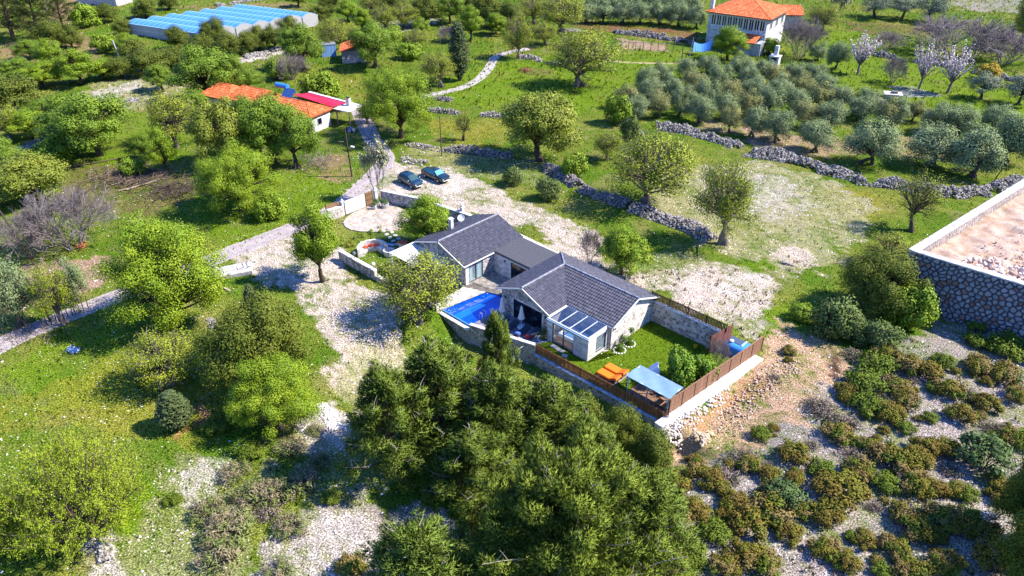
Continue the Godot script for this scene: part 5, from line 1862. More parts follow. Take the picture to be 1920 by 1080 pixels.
	ch.col = Color(0.7, 0.7, 0.72)
	ch.box(Vector3(0.2, 5.0, -0.9), Vector3(0.7, 9.0, 0.8))
	ch.col = Color(0.55, 0.16, 0.06)
	ch.box(Vector3(0.2, 9.55, -0.9), Vector3(0.5, 0.25, 0.6))
	part("chimney", ch, M.plaster, o)
	var lean := MB.new()
	tl = MB.new()
	lean.col = Color(0.4, 0.09, 0.03)
	roof_plane(lean, Vector3(7.6, 2.5, 3.6), Vector3(12.2, 2.5, 3.6), Vector3(7.6, 3.6, 0.1), Vector3(12.2, 3.6, 0.1))
	tiles(tl, Vector3(7.6, 2.5, 3.6), Vector3(12.2, 2.5, 3.6), Vector3(7.6, 3.6, 0.1), Vector3(12.2, 3.6, 0.1), CLAY, 0.42, 0.5, 0.06)
	r = part("porch_roof", lean, M.tile, o)
	part("roof_tiles", tl, M.tile, r).set_meta("kind", "stuff")
	var annex := MB.new()
	annex.col = Color(0.4, 0.44, 0.48)
	annex.box(Vector3(10.4, 1.0, 3.1), Vector3(5.4, 2.9, 0.3))
	annex.box(Vector3(13.2, 1.0, 1.6), Vector3(0.3, 2.9, 2.8))
	annex.box(Vector3(12.9, 2.5, 1.9), Vector3(1.2, 0.16, 3.2))
	part("annex_wall", annex, M.plaster, o)
	o = thing("barbecue_tower", "small white masonry barbecue tower below the two-storey house", "barbecue", on_ground(52.3, -150.0), f[1])
	var bt := MB.new()
	bt.col = Color(0.66, 0.66, 0.66)
	bt.box(Vector3(0, 1.2, 0), Vector3(1.8, 2.6, 1.5), Basis.IDENTITY, 0.03)
	bt.box(Vector3(0, 3.4, -0.2), Vector3(0.7, 2.2, 0.7), Basis.IDENTITY, 0.02)
	part("body", bt, M.plaster, o)
	bt = MB.new()
	bt.col = Color(0.72, 0.71, 0.7)
	bt.box(Vector3(0, 2.58, 0), Vector3(2.1, 0.16, 1.8), Basis.IDENTITY, 0.03)
	part("cap", bt, M.plaster, o)
	bt = MB.new()
	bt.col = Color(0.03, 0.03, 0.035)
	bt.box(Vector3(0, 2.1, 0.76), Vector3(1.1, 0.5, 0.06))
	part("opening", bt, M.plain, o)
	o = thing("outbuilding", "small outbuilding with orange roof behind the two-storey house", "outbuilding", Vector3(61.4, 0, -182.6), -0.12)
	walls_of(o, "wall", 0, 6.4, -5.0, 0, -0.5, 3.6, Color(0.5, 0.48, 0.46), M.plaster)
	hip_roof(o, -0.5, 6.9, -5.5, 0.5, 3.6, 5.2, 0.6, 0.6, CLAY)
	var bl := MB.new()
	bl.col = Color(0.07, 0.22, 0.55)
	for k in 8:
		var a := k / 8.0
		var b := (k + 1) / 8.0
		bl.quad(Vector3(3.6 * a, 2.4 - 1.3 * sin(a * PI) * 0.5 + a * 0.6, 0), Vector3(3.6 * b, 2.4 - 1.3 * sin(b * PI) * 0.5 + b * 0.6, 0), Vector3(3.6 * b, 0.9 + 0.3 * b, 2.6 - b), Vector3(3.6 * a, 0.9 + 0.2 * sin(a * 9.0), 2.6 - a), Vector3(0, 1, 1))
	one("blue_tarpaulin", bl, M.cloth, "blue tarpaulin slung from a pole at the two-storey house's left corner", "tarpaulin", on_ground(38.6, -162.0), -0.2)
	# far pale building at the top edge
	o = thing("pale_building", "pale low building at the top edge left of the greenhouse", "building", on_ground(-118.0, -213.0), -0.3)
	walls_of(o, "wall", 0, 13, -6, 0, -0.5, 3.0, Color(0.55, 0.5, 0.5), M.plaster)
	var fb := MB.new()
	fb.col = Color(0.5, 0.47, 0.47)
	fb.box(Vector3(6.5, 3.06, -3), Vector3(13.4, 0.14, 6.4))
	part("flat_roof", fb, M.plaster, o)
	greenhouse()

func greenhouse() -> void:
	var a := Vector3(-88.8, 0, -178.4)
	var e1 := Vector3(20.2, 0, 10.0)
	var e2 := Vector3(21.8, 0, -18.8)
	var o := thing("greenhouse", "large blue plastic greenhouse of seven arched bays", "greenhouse", a)
	var bays := 7
	for k in bays:
		var p := e2 * (float(k) / bays)
		var q := e2 * ((k + 1.0) / bays)
		var mb := MB.new()
		for m in 10:
			var f0 := m / 10.0
			var f1 := (m + 1) / 10.0
			var u0 := p.lerp(q, f0) + Vector3.UP * (2.5 + 0.75 * sin(f0 * PI))
			var u1 := p.lerp(q, f1) + Vector3.UP * (2.5 + 0.75 * sin(f1 * PI))
			var seg := 14
			for x in seg:
				mb.col = Color(1, 1, 1)
				mb.quad(u0 + e1 * (float(x) / seg), u1 + e1 * (float(x) / seg), u1 + e1 * ((x + 1.0) / seg), u0 + e1 * ((x + 1.0) / seg), Vector3.UP)
		var bay := part("arched_roof", mb, M.film, o)
		var rib := MB.new()
		rib.col = Color(0.3, 0.5, 0.72)
		for x in 15:
			var pts := []
			var rs := []
			for m in 9:
				var f := m / 8.0
				pts.append(p.lerp(q, f) + Vector3.UP * (2.53 + 0.75 * sin(f * PI)) + e1 * (x / 14.0))
				rs.append(0.03)
			rib.tube(pts, rs, 4, false)
		rib.bar(p + Vector3.UP * 2.52, p + e1 + Vector3.UP * 2.52, 0.2, 0.1)
		part("rib", rib, M.satin, bay)
		var end := MB.new()
		end.col = Color(0.4, 0.4, 0.42)
		for side in 2:
			var s := e1 * side
			for m in 8:
				var f0 := m / 8.0
				var f1 := (m + 1) / 8.0
				end.quad(p.lerp(q, f0) + s, p.lerp(q, f0) + s + Vector3.UP * (2.48 + 0.75 * sin(f0 * PI)), p.lerp(q, f1) + s + Vector3.UP * (2.48 + 0.75 * sin(f1 * PI)), p.lerp(q, f1) + s, e1 * (1.0 if side == 1 else -1.0))
		part("end_wall", end, M.satin, o)
		var post := MB.new()
		post.col = Color(0.3, 0.3, 0.32)
		post.box(p + e1 * 1.004 + Vector3.UP * 1.2, Vector3(0.14, 2.6, 0.14))
		part("post", post, M.satin, o)
	for side in 2:
		var s := e2 * side
		var mb := MB.new()
		for x in 14:
			mb.col = Color(0.42, 0.4, 0.42) * rng.randf_range(0.9, 1.1)
			mb.quad(s + e1 * (x / 14.0), s + e1 * (x / 14.0) + Vector3.UP * 2.45, s + e1 * ((x + 0.97) / 14.0) + Vector3.UP * 2.45, s + e1 * ((x + 0.97) / 14.0), e2 * (1.0 if side == 1 else -1.0))
		part("side_wall", mb, M.satin, o)
		mb = MB.new()
		mb.col = Color(0.62, 0.64, 0.68)
		mb.bar(s + Vector3.UP * 1.3, s + e1 + Vector3.UP * 1.3, 0.1, 0.1)
		mb.bar(s + Vector3.UP * 2.5, s + e1 + Vector3.UP * 2.5, 0.16, 0.12)
		part("rail", mb, M.satin, o)

# the new walled platform on the right, filled with rubble
func platform() -> void:
	var p0 := Vector2(39.3, -64.6)
	var p1 := Vector2(63.5, -84.0)
	var p2 := Vector2(57.0, -49.2)
	var p3 := Vector2(80.0, -66.0)
	var top := 6.0
	var o := thing("retaining_wall", "high grey stone retaining wall with flat pale coping around a rubble platform", "retaining wall", Vector3(p0.x, 0, p0.y))
	var w := p0.distance_to(p2)
	var x := Vector3(p2.x - p0.x, 0, p2.y - p0.y) / w
	var nn := Vector3(-x.z, 0, x.x)
	if nn.dot(Vector3(0, 0, 1)) < 0.0:
		nn = -nn
	var core := MB.new()
	core.col = Color(0.09, 0.09, 0.095)
	core.box(x * w * 0.5 + Vector3.UP * (top * 0.5 - 0.5) - nn * 0.3, Vector3(w, top + 0.96, 0.6), Basis(x, Vector3.UP, x.cross(Vector3.UP)))
	part("core", core, M.plaster, o)
	var tones := [Color(0.33, 0.36, 0.4), Color(0.38, 0.4, 0.43), Color(0.28, 0.31, 0.35), Color(0.41, 0.42, 0.43), Color(0.34, 0.37, 0.41), Color(0.36, 0.22, 0.18)]
	var list := stones_of(rect_face(w, -0.2, top), 0.56, 0.062, [])
	var rest := MB.new()
	var seen := 0
	for poly in list:
		var c := Vector2.ZERO
		for p in poly:
			c += p / poly.size()
		var far := c.x > 11.5 or c.y < 0.3 or seen >= 290
		var mb := rest if far else MB.new()
		mb.col = shade_of(tones)
		lay_stone(mb, rounded(poly), Vector3.ZERO, x, Vector3.UP, nn, rng.randf_range(0.07, 0.15))
		if not far:
			seen += 1
			part("stone", mb, M.stone, o)
	part("outer_stones", rest, M.stone, o).set_meta("kind", "stuff")
	var w2 := p0.distance_to(p1)
	var x2 := Vector3(p1.x - p0.x, 0, p1.y - p0.y) / w2
	var n2 := Vector3(-x2.z, 0, x2.x)
	if n2.dot(nn) < 0.0:
		n2 = -n2
	core = MB.new()
	core.col = Color(0.4, 0.36, 0.33)
	core.box(x2 * w2 * 0.5 + Vector3.UP * (top * 0.5 - 0.5) + n2 * 0.32, Vector3(w2, top + 0.95, 0.6), Basis(x2, Vector3.UP, x2.cross(Vector3.UP)))
	part("core", core, M.plaster, o)
	facing("inner_facing", rect_face(w2 - 0.8, 4.6, top), [], x2 * 0.8 + n2 * 0.62, x2, n2, o, [Color(0.55, 0.48, 0.44), Color(0.6, 0.53, 0.49), Color(0.48, 0.42, 0.39)], 0.42, 0.05)
	var cop := MB.new()
	for k in 9:
		cop.col = Color(0.56, 0.55, 0.56) * rng.randf_range(0.96, 1.04)
		var l := w2 / 9.0
		cop.box(x2 * l * (k + 0.5) + Vector3.UP * (top + 0.07) + n2 * 0.3, Vector3(l - 0.01, 0.14, 0.86), Basis(x2, Vector3.UP, x2.cross(Vector3.UP)), 0.02)
	for k in 8:
		cop.col = Color(0.56, 0.55, 0.56) * rng.randf_range(0.96, 1.04)
		var l := (w - 0.7) / 8.0
		cop.box(x * (0.75 + l * (k + 0.5)) + Vector3.UP * (top + 0.068) - nn * 0.28, Vector3(l - 0.01, 0.136, 0.8), Basis(x, Vector3.UP, x.cross(Vector3.UP)), 0.02)
	part("coping", cop, M.plaster, o)
	var fill := MB.new()
	fill.col = Color(0.5, 0.4, 0.33)
	var n := 84
	var vs := []
	for b in n + 1:
		for a in n + 1:
			var p := p0.lerp(p1, b / float(n)).lerp(p2.lerp(p3, b / float(n)), a / float(n))
			vs.append(Vector3(p.x, 4.85 + n_mid.get_noise_2d(p.x * 1.5, p.y * 1.5) * 0.35 + n_fine.get_noise_2d(p.x, p.y) * 0.16 + 0.35 * a / n, p.y))
	for b in n:
		for a in n:
			var p: Vector3 = vs[b * (n + 1) + a]
			var t := clampf(0.5 + n_fine.get_noise_2d(p.x, p.z) * 0.9, 0.0, 1.0)
			fill.col = Color(0.46, 0.31, 0.22).lerp(Color(0.55, 0.44, 0.36), t)
			if Vector2((p.x - 51.5) / 3.6, (p.z + 61.8) / 1.5).length() < 1.0 + n_fine.get_noise_2d(p.x * 2.0, p.z * 2.0) * 0.5:
				fill.col = Color(0.25, 0.27, 0.31)
			fill.quad(vs[b * (n + 1) + a], vs[b * (n + 1) + a + 1], vs[(b + 1) * (n + 1) + a + 1], vs[(b + 1) * (n + 1) + a], Vector3.UP)
	struct("rubble_fill", fill.mesh(), M.gravel)
	var places := []
	var cols := PackedColorArray()
	for k in 3200:
		var a := pow(rng.randf(), 1.5) if k < 700 else rng.randf()
		var b := rng.randf_range(0.06, 0.16) if k < 700 else rng.randf_range(0.05, 1.0)
		var q := p0.lerp(p2, 0.15 + 0.85 * rng.randf()).lerp(p1.lerp(p3, 0.15 + 0.85 * rng.randf()), b)
		var s := rng.randf_range(0.3, 0.85) if k < 700 else rng.randf_range(0.08, 0.34)
		places.append(Transform3D(Basis.from_euler(ball() + Vector3(0, rng.randf() * TAU, 0)).scaled(Vector3.ONE * s), Vector3(q.x, 5.0 + rng.randf_range(-0.05, 0.25) + (0.2 if k < 700 else 0.0), q.y)))
		cols.append(shade_of([Color(0.55, 0.42, 0.34), Color(0.48, 0.36, 0.29), Color(0.6, 0.49, 0.42), Color(0.44, 0.29, 0.21)]))
	many("rubble_stones", rocks[1], M.rock, places, cols, self)

# ---------------------------------------------------------------- cars, poles, odds and ends
func car(label: String, at: Vector2, heading: float, st: Array, cabin: Array, wheels: Array, tint: Color, screen: Color) -> void:
	var o := thing("parked_car", label, "car", on_ground(at.x, at.y) + Vector3(0, 0.06, 0), -heading, "cars parked on the gravel yard")
	var body := MB.new()
	var glass := MB.new()
	body.col = tint
	glass.col = screen
	var ring := func(s: Array) -> Array:
		# x, half width, sill, belt, roof, roof half width
		var p := [Vector3(s[0], s[2], s[1] * 0.9), Vector3(s[0], lerpf(s[2], s[3], 0.35), s[1]), Vector3(s[0], lerpf(s[2], s[3], 0.75), s[1]), Vector3(s[0], s[3], s[1] * 0.965), Vector3(s[0], s[4], s[5]), Vector3(s[0], s[4] + 0.045, s[5] * 0.6), Vector3(s[0], s[4] + 0.06, 0.0)]
		for k in range(5, -1, -1):
			p.append(p[k] * Vector3(1, 1, -1))
		return p
	for k in st.size() - 1:
		var a: Array = ring.call(st[k])
		var b: Array = ring.call(st[k + 1])
		for m in 12:
			var is_top := m >= 4 and m <= 7
			var is_side := m == 3 or m == 8
			var pane: bool = (is_top and k in cabin[0]) or (is_side and k in cabin[1])
			var mb := glass if pane else body
			var out: Vector3 = (a[m] + a[m + 1] + b[m] + b[m + 1]) * 0.25 - Vector3((a[m].x + b[m].x) * 0.5, 0.6, 0)
			mb.quad(a[m], a[m + 1], b[m + 1], b[m], out)
	for k in [0, st.size() - 1]:
		var a: Array = ring.call(st[k])
		var dx := Vector3(-1.0 if k == 0 else 1.0, 0, 0)
		for m in range(1, 12):
			body.tri(a[0], a[m], a[m + 1], dx)
	part("body", body, M.paint, o)
	part("windows", glass, M.satin, o)
	var L_ : float = st[st.size() - 1][0]
	for s in [-1.0, 1.0]:
		for xx in wheels:
			var t := MB.new()
			t.col = Color(0.02, 0.02, 0.02)
			t.tube([Vector3(xx, 0.3, s * 0.66), Vector3(xx, 0.3, s * 0.88)], [0.31, 0.31], 16)
			var wp := part("wheel", t, M.plain, o)
			var rm := MB.new()
			rm.col = Color(0.5, 0.5, 0.52)
			rm.tube([Vector3(xx, 0.3, s * 0.87), Vector3(xx, 0.3, s * 0.895)], [0.19, 0.17], 12)
			part("rim", rm, M.metal, wp)
		var h := MB.new()
		h.col = Color(0.75, 0.8, 0.82)
		h.box(Vector3(L_ - 0.16, 0.62, s * 0.55), Vector3(0.28, 0.13, 0.32), Basis(Vector3.UP, s * 0.45) , 0.03)
		part("headlight", h, M.satin, o)
		var tail := MB.new()
		tail.col = Color(0.3, 0.01, 0.01)
		tail.box(Vector3(st[0][0] + 0.06, 0.75, s * 0.6), Vector3(0.1, 0.2, 0.2))
		part("tail_light", tail, M.satin, o)
		var mir := MB.new()
		mir.col = tint
		mir.box(Vector3(0.75, 0.98, s * 0.95), Vector3(0.14, 0.13, 0.2), Basis.IDENTITY, 0.03)
		part("mirror", mir, M.paint, o)
	var gr_ := MB.new()
	gr_.col = Color(0.03, 0.03, 0.035)
	gr_.box(Vector3(L_ - 0.02, 0.5, 0), Vector3(0.08, 0.14, 0.6))
	part("grille", gr_, M.satin, o)
	var bump := MB.new()
	bump.col = Color(0.45, 0.47, 0.5)
	bump.box(Vector3(L_ + 0.01, 0.4, 0), Vector3(0.08, 0.08, 1.2), Basis.IDENTITY, 0.02)
	part("bumper", bump, M.satin, o)
	var pl := MB.new()
	pl.col = Color(0.75, 0.76, 0.78)
	pl.box(Vector3(L_ + 0.06, 0.42, 0), Vector3(0.02, 0.12, 0.5))
	part("number_plate", pl, M.satin, o)

func cars() -> void:
	var head := atan2(0.72, 0.69)
	car("dark blue-green rounded hatchback, the left one of two parked cars", Vector2(-13.75, -93.6), head, [[-1.98, 0.7, 0.35, 0.8, 0.85, 0.6], [-1.9, 0.8, 0.25, 0.94, 1.02, 0.66], [-1.5, 0.84, 0.2, 0.97, 1.38, 0.58], [-0.6, 0.86, 0.2, 0.96, 1.47, 0.6], [0.25, 0.86, 0.2, 0.94, 1.4, 0.58], [1.1, 0.85, 0.2, 0.9, 0.97, 0.7], [1.7, 0.82, 0.22, 0.8, 0.85, 0.66], [1.98, 0.72, 0.32, 0.58, 0.64, 0.56]], [[1, 4], [2, 3]], [-1.25, 1.25], Color(0.006, 0.028, 0.055), Color(0.02, 0.07, 0.085))
	car("dark green sedan with pale windscreen shade, the right one of two parked cars", Vector2(-10.55, -95.6), head - 0.06, [[-2.2, 0.72, 0.35, 0.8, 0.85, 0.6], [-2.1, 0.8, 0.25, 0.95, 1.0, 0.68], [-1.5, 0.84, 0.2, 0.97, 1.02, 0.7], [-0.9, 0.86, 0.2, 0.96, 1.37, 0.56], [-0.1, 0.86, 0.2, 0.96, 1.42, 0.58], [0.5, 0.86, 0.2, 0.94, 1.35, 0.56], [1.15, 0.85, 0.2, 0.9, 0.96, 0.7], [1.95, 0.82, 0.22, 0.8, 0.84, 0.66], [2.25, 0.74, 0.32, 0.58, 0.66, 0.58]], [[2, 5], [3, 4]], [-1.3, 1.35], Color(0.008, 0.022, 0.03), Color(0.09, 0.3, 0.32))

func pole(label: String, at: Vector2, h: float, r: float, lean: Vector2, tint: Color, called := "wooden_pole", lamp := false) -> void:
	var o := thing(called, label, "pole", on_ground(at.x, at.y))
	var mb := MB.new()
	mb.col = tint
	mb.tube([Vector3(0, -0.3, 0), Vector3(lean.x * 0.5, h * 0.5, lean.y * 0.5), Vector3(lean.x, h, lean.y)], [r, r * 0.85, r * 0.7], 7)
	part("shaft", mb, M.bark, o)
	if lamp:
		mb = MB.new()
		mb.col = Color(0.4, 0.42, 0.44)
		mb.tube([Vector3(0, h * 0.58, 0), Vector3(0.45, h * 0.63, 0.25)], [0.04, 0.03], 5)
		part("bracket", mb, M.satin, o)
		mb = MB.new()
		mb.col = Color(0.72, 0.75, 0.78)
		mb.box(Vector3(0.6, h * 0.63, 0.33), Vector3(0.55, 0.14, 0.3), Basis(Vector3.UP, -0.5), 0.04)
		part("lamp_head", mb, M.satin, o)

func odds() -> void:
	pole("tall wooden pole with a lamp beside the lane", Vector2(-22.3, -96.6), 7.2, 0.13, Vector2(-0.2, 0.1), Color(0.13, 0.09, 0.06), "lamp_post", true)
	pole("bare wooden pole on the grass above the cars", Vector2(-10.4, -104.2), 6.2, 0.11, Vector2(0, 0), Color(0.2, 0.15, 0.1))
	pole("thin dark pole left of the blue tarpaulin", Vector2(32.6, -145.2), 6.0, 0.1, Vector2(0.1, 0), Color(0.1, 0.09, 0.09))
	pole("pale pole holding the blue tarpaulin's corner", Vector2(34.5, -148.2), 6.4, 0.1, Vector2(0.6, 0), Color(0.35, 0.33, 0.32))
	pole("pale pole at the right side of the stone hut", Vector2(-29.3, -153.5), 5.6, 0.1, Vector2(-0.6, 0), Color(0.32, 0.26, 0.2))
	pole("white concrete post among the trees at upper left", Vector2(-81.4, -156.7), 4.0, 0.18, Vector2(-0.5, 0), Color(0.6, 0.6, 0.62), "concrete_post")
	pole("grey pole with stay among the fresh green trees", Vector2(-92.2, -152.7), 5.0, 0.1, Vector2(-0.3, 0), Color(0.4, 0.37, 0.34))
	pole("leaning dark post beside the leafless thicket", Vector2(-53.2, -72.0), 7.0, 0.12, Vector2(-1.6, 0.0), Color(0.12, 0.085, 0.07))
	pole("dark pole at the lane's left edge beside the silvery olive", Vector2(-45.5, -60.8), 5.0, 0.12, Vector2(-0.8, 0), Color(0.1, 0.07, 0.05))
	pole("slanting dark fence post below the grove's right end", Vector2(62.2, -93.5), 3.2, 0.09, Vector2(0.4, 0), Color(0.1, 0.08, 0.07))
	pole("dark fence post near the retaining wall's far end", Vector2(66.2, -94.9), 2.6, 0.08, Vector2(1.0, 0), Color(0.1, 0.08, 0.07))
	pole("low dark stake by the lane, first from the left in its row", Vector2(-45.6, -59.7), 1.0, 0.05, Vector2(-0.15, 0), Color(0.09, 0.065, 0.05), "fence_stake")
	pole("low dark stake by the lane, second from the left in its row", Vector2(-45.4, -60.0), 1.3, 0.05, Vector2(-0.05, 0), Color(0.09, 0.065, 0.05), "fence_stake")
	pole("low dark stake by the lane, third from the left in its row", Vector2(-45.2, -60.3), 1.6, 0.05, Vector2(0.05, 0), Color(0.09, 0.065, 0.05), "fence_stake")
	pole("low dark stake by the lane, fourth from the left in its row", Vector2(-44.9, -60.6), 1.0, 0.05, Vector2(0.15, 0), Color(0.09, 0.065, 0.05), "fence_stake")
	pole("low dark stake by the lane, fifth from the left in its row", Vector2(-44.7, -60.9), 1.3, 0.05, Vector2(-0.15, 0), Color(0.09, 0.065, 0.05), "fence_stake")
	pole("low dark stake by the lane, sixth from the left in its row", Vector2(-44.4, -61.2), 1.6, 0.05, Vector2(-0.05, 0), Color(0.09, 0.065, 0.05), "fence_stake")
	pole("low dark stake by the lane, seventh from the left in its row", Vector2(-44.2, -61.5), 1.0, 0.05, Vector2(0.05, 0), Color(0.09, 0.065, 0.05), "fence_stake")
	pole("low dark stake by the lane, eighth from the left in its row", Vector2(-43.9, -61.8), 1.3, 0.05, Vector2(0.15, 0), Color(0.09, 0.065, 0.05), "fence_stake")
	pole("low dark stake by the lane, ninth from the left in its row", Vector2(-43.7, -62.1), 1.6, 0.05, Vector2(-0.15, 0), Color(0.09, 0.065, 0.05), "fence_stake")
	pole("low dark stake by the lane, tenth from the left in its row", Vector2(-43.4, -62.4), 1.0, 0.05, Vector2(-0.05, 0), Color(0.09, 0.065, 0.05), "fence_stake")
	pole("low dark stake by the lane, eleventh from the left in its row", Vector2(-43.2, -62.7), 1.3, 0.05, Vector2(0.05, 0), Color(0.09, 0.065, 0.05), "fence_stake")
	pole("low dark stake by the lane, twelfth from the left in its row", Vector2(-42.9, -63.0), 1.6, 0.05, Vector2(0.15, 0), Color(0.09, 0.065, 0.05), "fence_stake")
	# broken concrete slab by the track
	var o := thing("concrete_slab", "broken tilted concrete slab by the track with dark gouges on top", "slab", on_ground(-30.2, -70.4), 0.3)
	var s := MB.new()
	s.col = Color(0.56, 0.54, 0.53)
	var tilt := Basis(Vector3(0, 0, 1), 0.05) * Basis(Vector3.RIGHT, 0.05)
	s.box(Vector3(0, 0.28, 0), Vector3(3.4, 0.5, 2.0), tilt, 0.05)
	part("slab", s, M.plaster, o)
	for q in [[1.15, -0.5, 0.1, 0.9], [0.75, -0.35, 0.08, 0.8], [1.4, 0.1, 0.45, 0.1], [0.5, 0.15, 0.5, 0.09], [0.15, 0.1, 0.09, 0.5], [-0.2, 0.2, 0.3, 0.08], [0.95, 0.35, 0.7, 0.08]]:
		var g := MB.new()
		g.col = Color(0.09, 0.08, 0.08)
		g.box(tilt * Vector3(q[0], 0.12, q[1]) + Vector3(0, 0.41, 0), Vector3(q[2], 0.05, q[3]), tilt * Basis(Vector3.UP, 0.2))
		part("gouge", g, M.plain, o)
	stone_heap("small heap of white rubble at the broken slab's left end", "rubble", [Vector2(-33.2, -71.3), Vector2(-31.9, -69.4)], 1.1, 0.35, 40, 0.32, [Color(0.64, 0.62, 0.58), Color(0.56, 0.53, 0.5)])
	var scrap := MB.new()
	scrap.col = Color(0.4, 0.55, 0.7)
	tuft(scrap, Vector3(0, 0.08, 0), 0.6, 40, 0.7, 0.4, Color(0.3, 0.5, 0.7), Color(0.6, 0.66, 0.7), Vector3.ZERO, 0.2)
	one("plastic_scrap", scrap, M.cloth, "pale blue plastic scrap lying in the grass left of the large green tree", "plastic sheet", on_ground(-41.0, -56.1))
	# well block on the upper meadow
	o = thing("well_block", "small pale well block with dark hatch on the upper meadow", "well", on_ground(68.3, -132.0), -0.3)
	s = MB.new()
	s.col = Color(0.5, 0.46, 0.45)
	s.box(Vector3(0, 0.3, 0), Vector3(2.6, 0.7, 1.8), Basis.IDENTITY, 0.03)
	part("base", s, M.plaster, o)
	s = MB.new()
	s.col = Color(0.64, 0.6, 0.58)
	s.box(Vector3(0, 0.71, 0), Vector3(3.1, 0.14, 2.2), Basis.IDENTITY, 0.03)
	part("top_slab", s, M.plaster, o)
	s = MB.new()
	s.col = Color(0.12, 0.12, 0.14)
	s.box(Vector3(0.2, 0.95, 0), Vector3(1.0, 0.4, 0.9), Basis.IDENTITY, 0.03)
	part("hatch", s, M.plain, o)
	# felled branches and loose poles on the left meadow
	var wood := MB.new()
	for k in 520:
		wood.col = Color(0.2, 0.15, 0.12) * rng.randf_range(0.7, 1.4)
		var p := Vector3(rng.randfn(0, 3.2), rng.randf_range(0.05, 0.5), rng.randfn(0, 2.4))
		var d := Vector3(rng.randf_range(-1, 1), rng.randf_range(-0.1, 0.25), rng.randf_range(-1, 1)).normalized() * rng.randf_range(0.5, 1.7)
		limb(wood, p, p + d * 1.5, 0.05, 0.018, 0.15, 3)
	part("cut_branches", wood, M.bark, thing("branch_pile", "wide pile of cut brown branches on the left meadow", "branches", on_ground(-53.2, -95.8))).set_meta("kind", "stuff")
	var wood2 := MB.new()
	for k in 220:
		wood2.col = Color(0.13, 0.1, 0.09) * rng.randf_range(0.7, 1.4)
		var p := Vector3(rng.randfn(0, 2.4), rng.randf_range(0.05, 0.9), rng.randfn(0, 1.6))
		var d := Vector3(rng.randf_range(-1, 1), rng.randf_range(-0.2, 0.3), rng.randf_range(-1, 1)).normalized() * rng.randf_range(0.6, 2.0)
		limb(wood2, p, p + d * 1.3, 0.055, 0.018, 0.15, 3)
	part("cut_branches", wood2, M.bark, thing("branch_pile", "dark tangle of branches left of the big rounded tree", "branches", on_ground(-44.4, -91.1))).set_meta("kind", "stuff")
	var wood3 := MB.new()
	for k in 240:
		wood3.col = Color(0.33, 0.28, 0.25) * rng.randf_range(0.7, 1.3)
		var p := Vector3(rng.randfn(0, 1.8), rng.randf_range(0.05, 1.2), rng.randfn(0, 1.8))
		limb(wood3, p, p + ball() * rng.randf_range(0.6, 2.0), 0.035, 0.01, 0.15, 3)
	part("cut_branches", wood3, M.bark, thing("branch_pile", "grey twig pile below the white end of the red-roofed house", "branches", on_ground(-28.2, -101.0))).set_meta("kind", "stuff")
	var wood4 := MB.new()
	for k in 110:
		wood4.col = Color(0.26, 0.2, 0.18) * rng.randf_range(0.7, 1.3)
		var p := Vector3(rng.randfn(0, 1.5), rng.randf_range(0.0, 0.5), rng.randfn(0, 1.1))
		limb(wood4, p, p + ball() * rng.randf_range(0.5, 1.5), 0.03, 0.01, 0.15, 3)
	part("cut_branches", wood4, M.bark, thing("branch_pile", "tangled twigs beside the lane at the left edge", "branches", on_ground(-46.0, -58.2))).set_meta("kind", "stuff")
	for k in 4:
		var q: Array = [[-60.5, -100.6, 9.0, 0.45], [-50.0, -93.4, 4.6, 0.75], [-50.9, -92.6, 4.0, 0.6], [-52.3, -94.9, 5.0, 0.62]][k]
		var mb := MB.new()
		mb.col = [Color(0.2, 0.14, 0.1), Color(0.5, 0.4, 0.3), Color(0.46, 0.36, 0.27), Color(0.4, 0.32, 0.22)][k]
		mb.tube([Vector3(-q[2] * 0.5, 0.12, 0), Vector3(q[2] * 0.5, 0.3, 0)], [0.1, 0.07], 6)
		one("loose_pole", mb, M.bark, ["long dark loose pole in front of the branch pile", "pale loose pole nearest the big rounded tree", "second pale loose pole near the big rounded tree", "yellowish loose pole across the branch pile"][k], "pole", on_ground(q[0], q[1]), q[3])
	var plank := MB.new()
	plank.col = Color(0.5, 0.4, 0.34)
	plank.box(Vector3(0, 0.1, 0), Vector3(0.22, 0.08, 1.3), Basis.IDENTITY, 0.01)
	one("loose_plank", plank, M.wood, "short pale plank in the grass below the broken slab", "plank", on_ground(-30.2, -66.9), 0.9)
	# vine posts on the terrace below the upper grove
	for k in 9:
		var p := Vector2(22.0 + k * 1.6, -165.3 + k * 0.15)
		var mb := MB.new()
		mb.col = Color(0.2, 0.17, 0.15)
		mb.tube([Vector3(0, -0.2, 0), Vector3(0.05 * (k % 3), 1.9, 0)], [0.07, 0.05], 5)
		mb.tube([Vector3(0, 1.5, 0), Vector3(1.0, 1.6, 0.1), Vector3(1.9, 1.5, 0)], [0.04, 0.04, 0.03], 4)
		one("vine_post", mb, M.bark, "dark vine post, %s from left in the row below the upper grove" % ["first", "second", "third", "fourth", "fifth", "sixth", "seventh", "eighth", "ninth"][k], "post", on_ground(p.x, p.y), 0.0, "vine posts below the upper grove")
	var heap := MB.new()
	tuft(heap, Vector3(0, 0.3, 0), 1.6, 260, 0.3, 0.1, Color(0.2, 0.05, 0.04), Color(0.32, 0.14, 0.1), Vector3.ZERO, 0.35)
	one("brush_heap", heap, M.dull_leaf, "reddish heap of dry brush on the bright meadow", "brush heap", on_ground(2.7, -148.9))
	var planks := MB.new()
	for k in 6:
		planks.col = Color(0.45, 0.43, 0.42) * rng.randf_range(0.8, 1.2)
		planks.box(Vector3(k * 0.8, 0.25, 0), Vector3(0.3, 0.08, 3.2), Basis(Vector3.UP, 0.5), 0.01)
	one("plank_stack", planks, M.wood, "pale planks laid side by side left of the upper grove", "planks", on_ground(12.0, -181.0))
	var bush := MB.new()
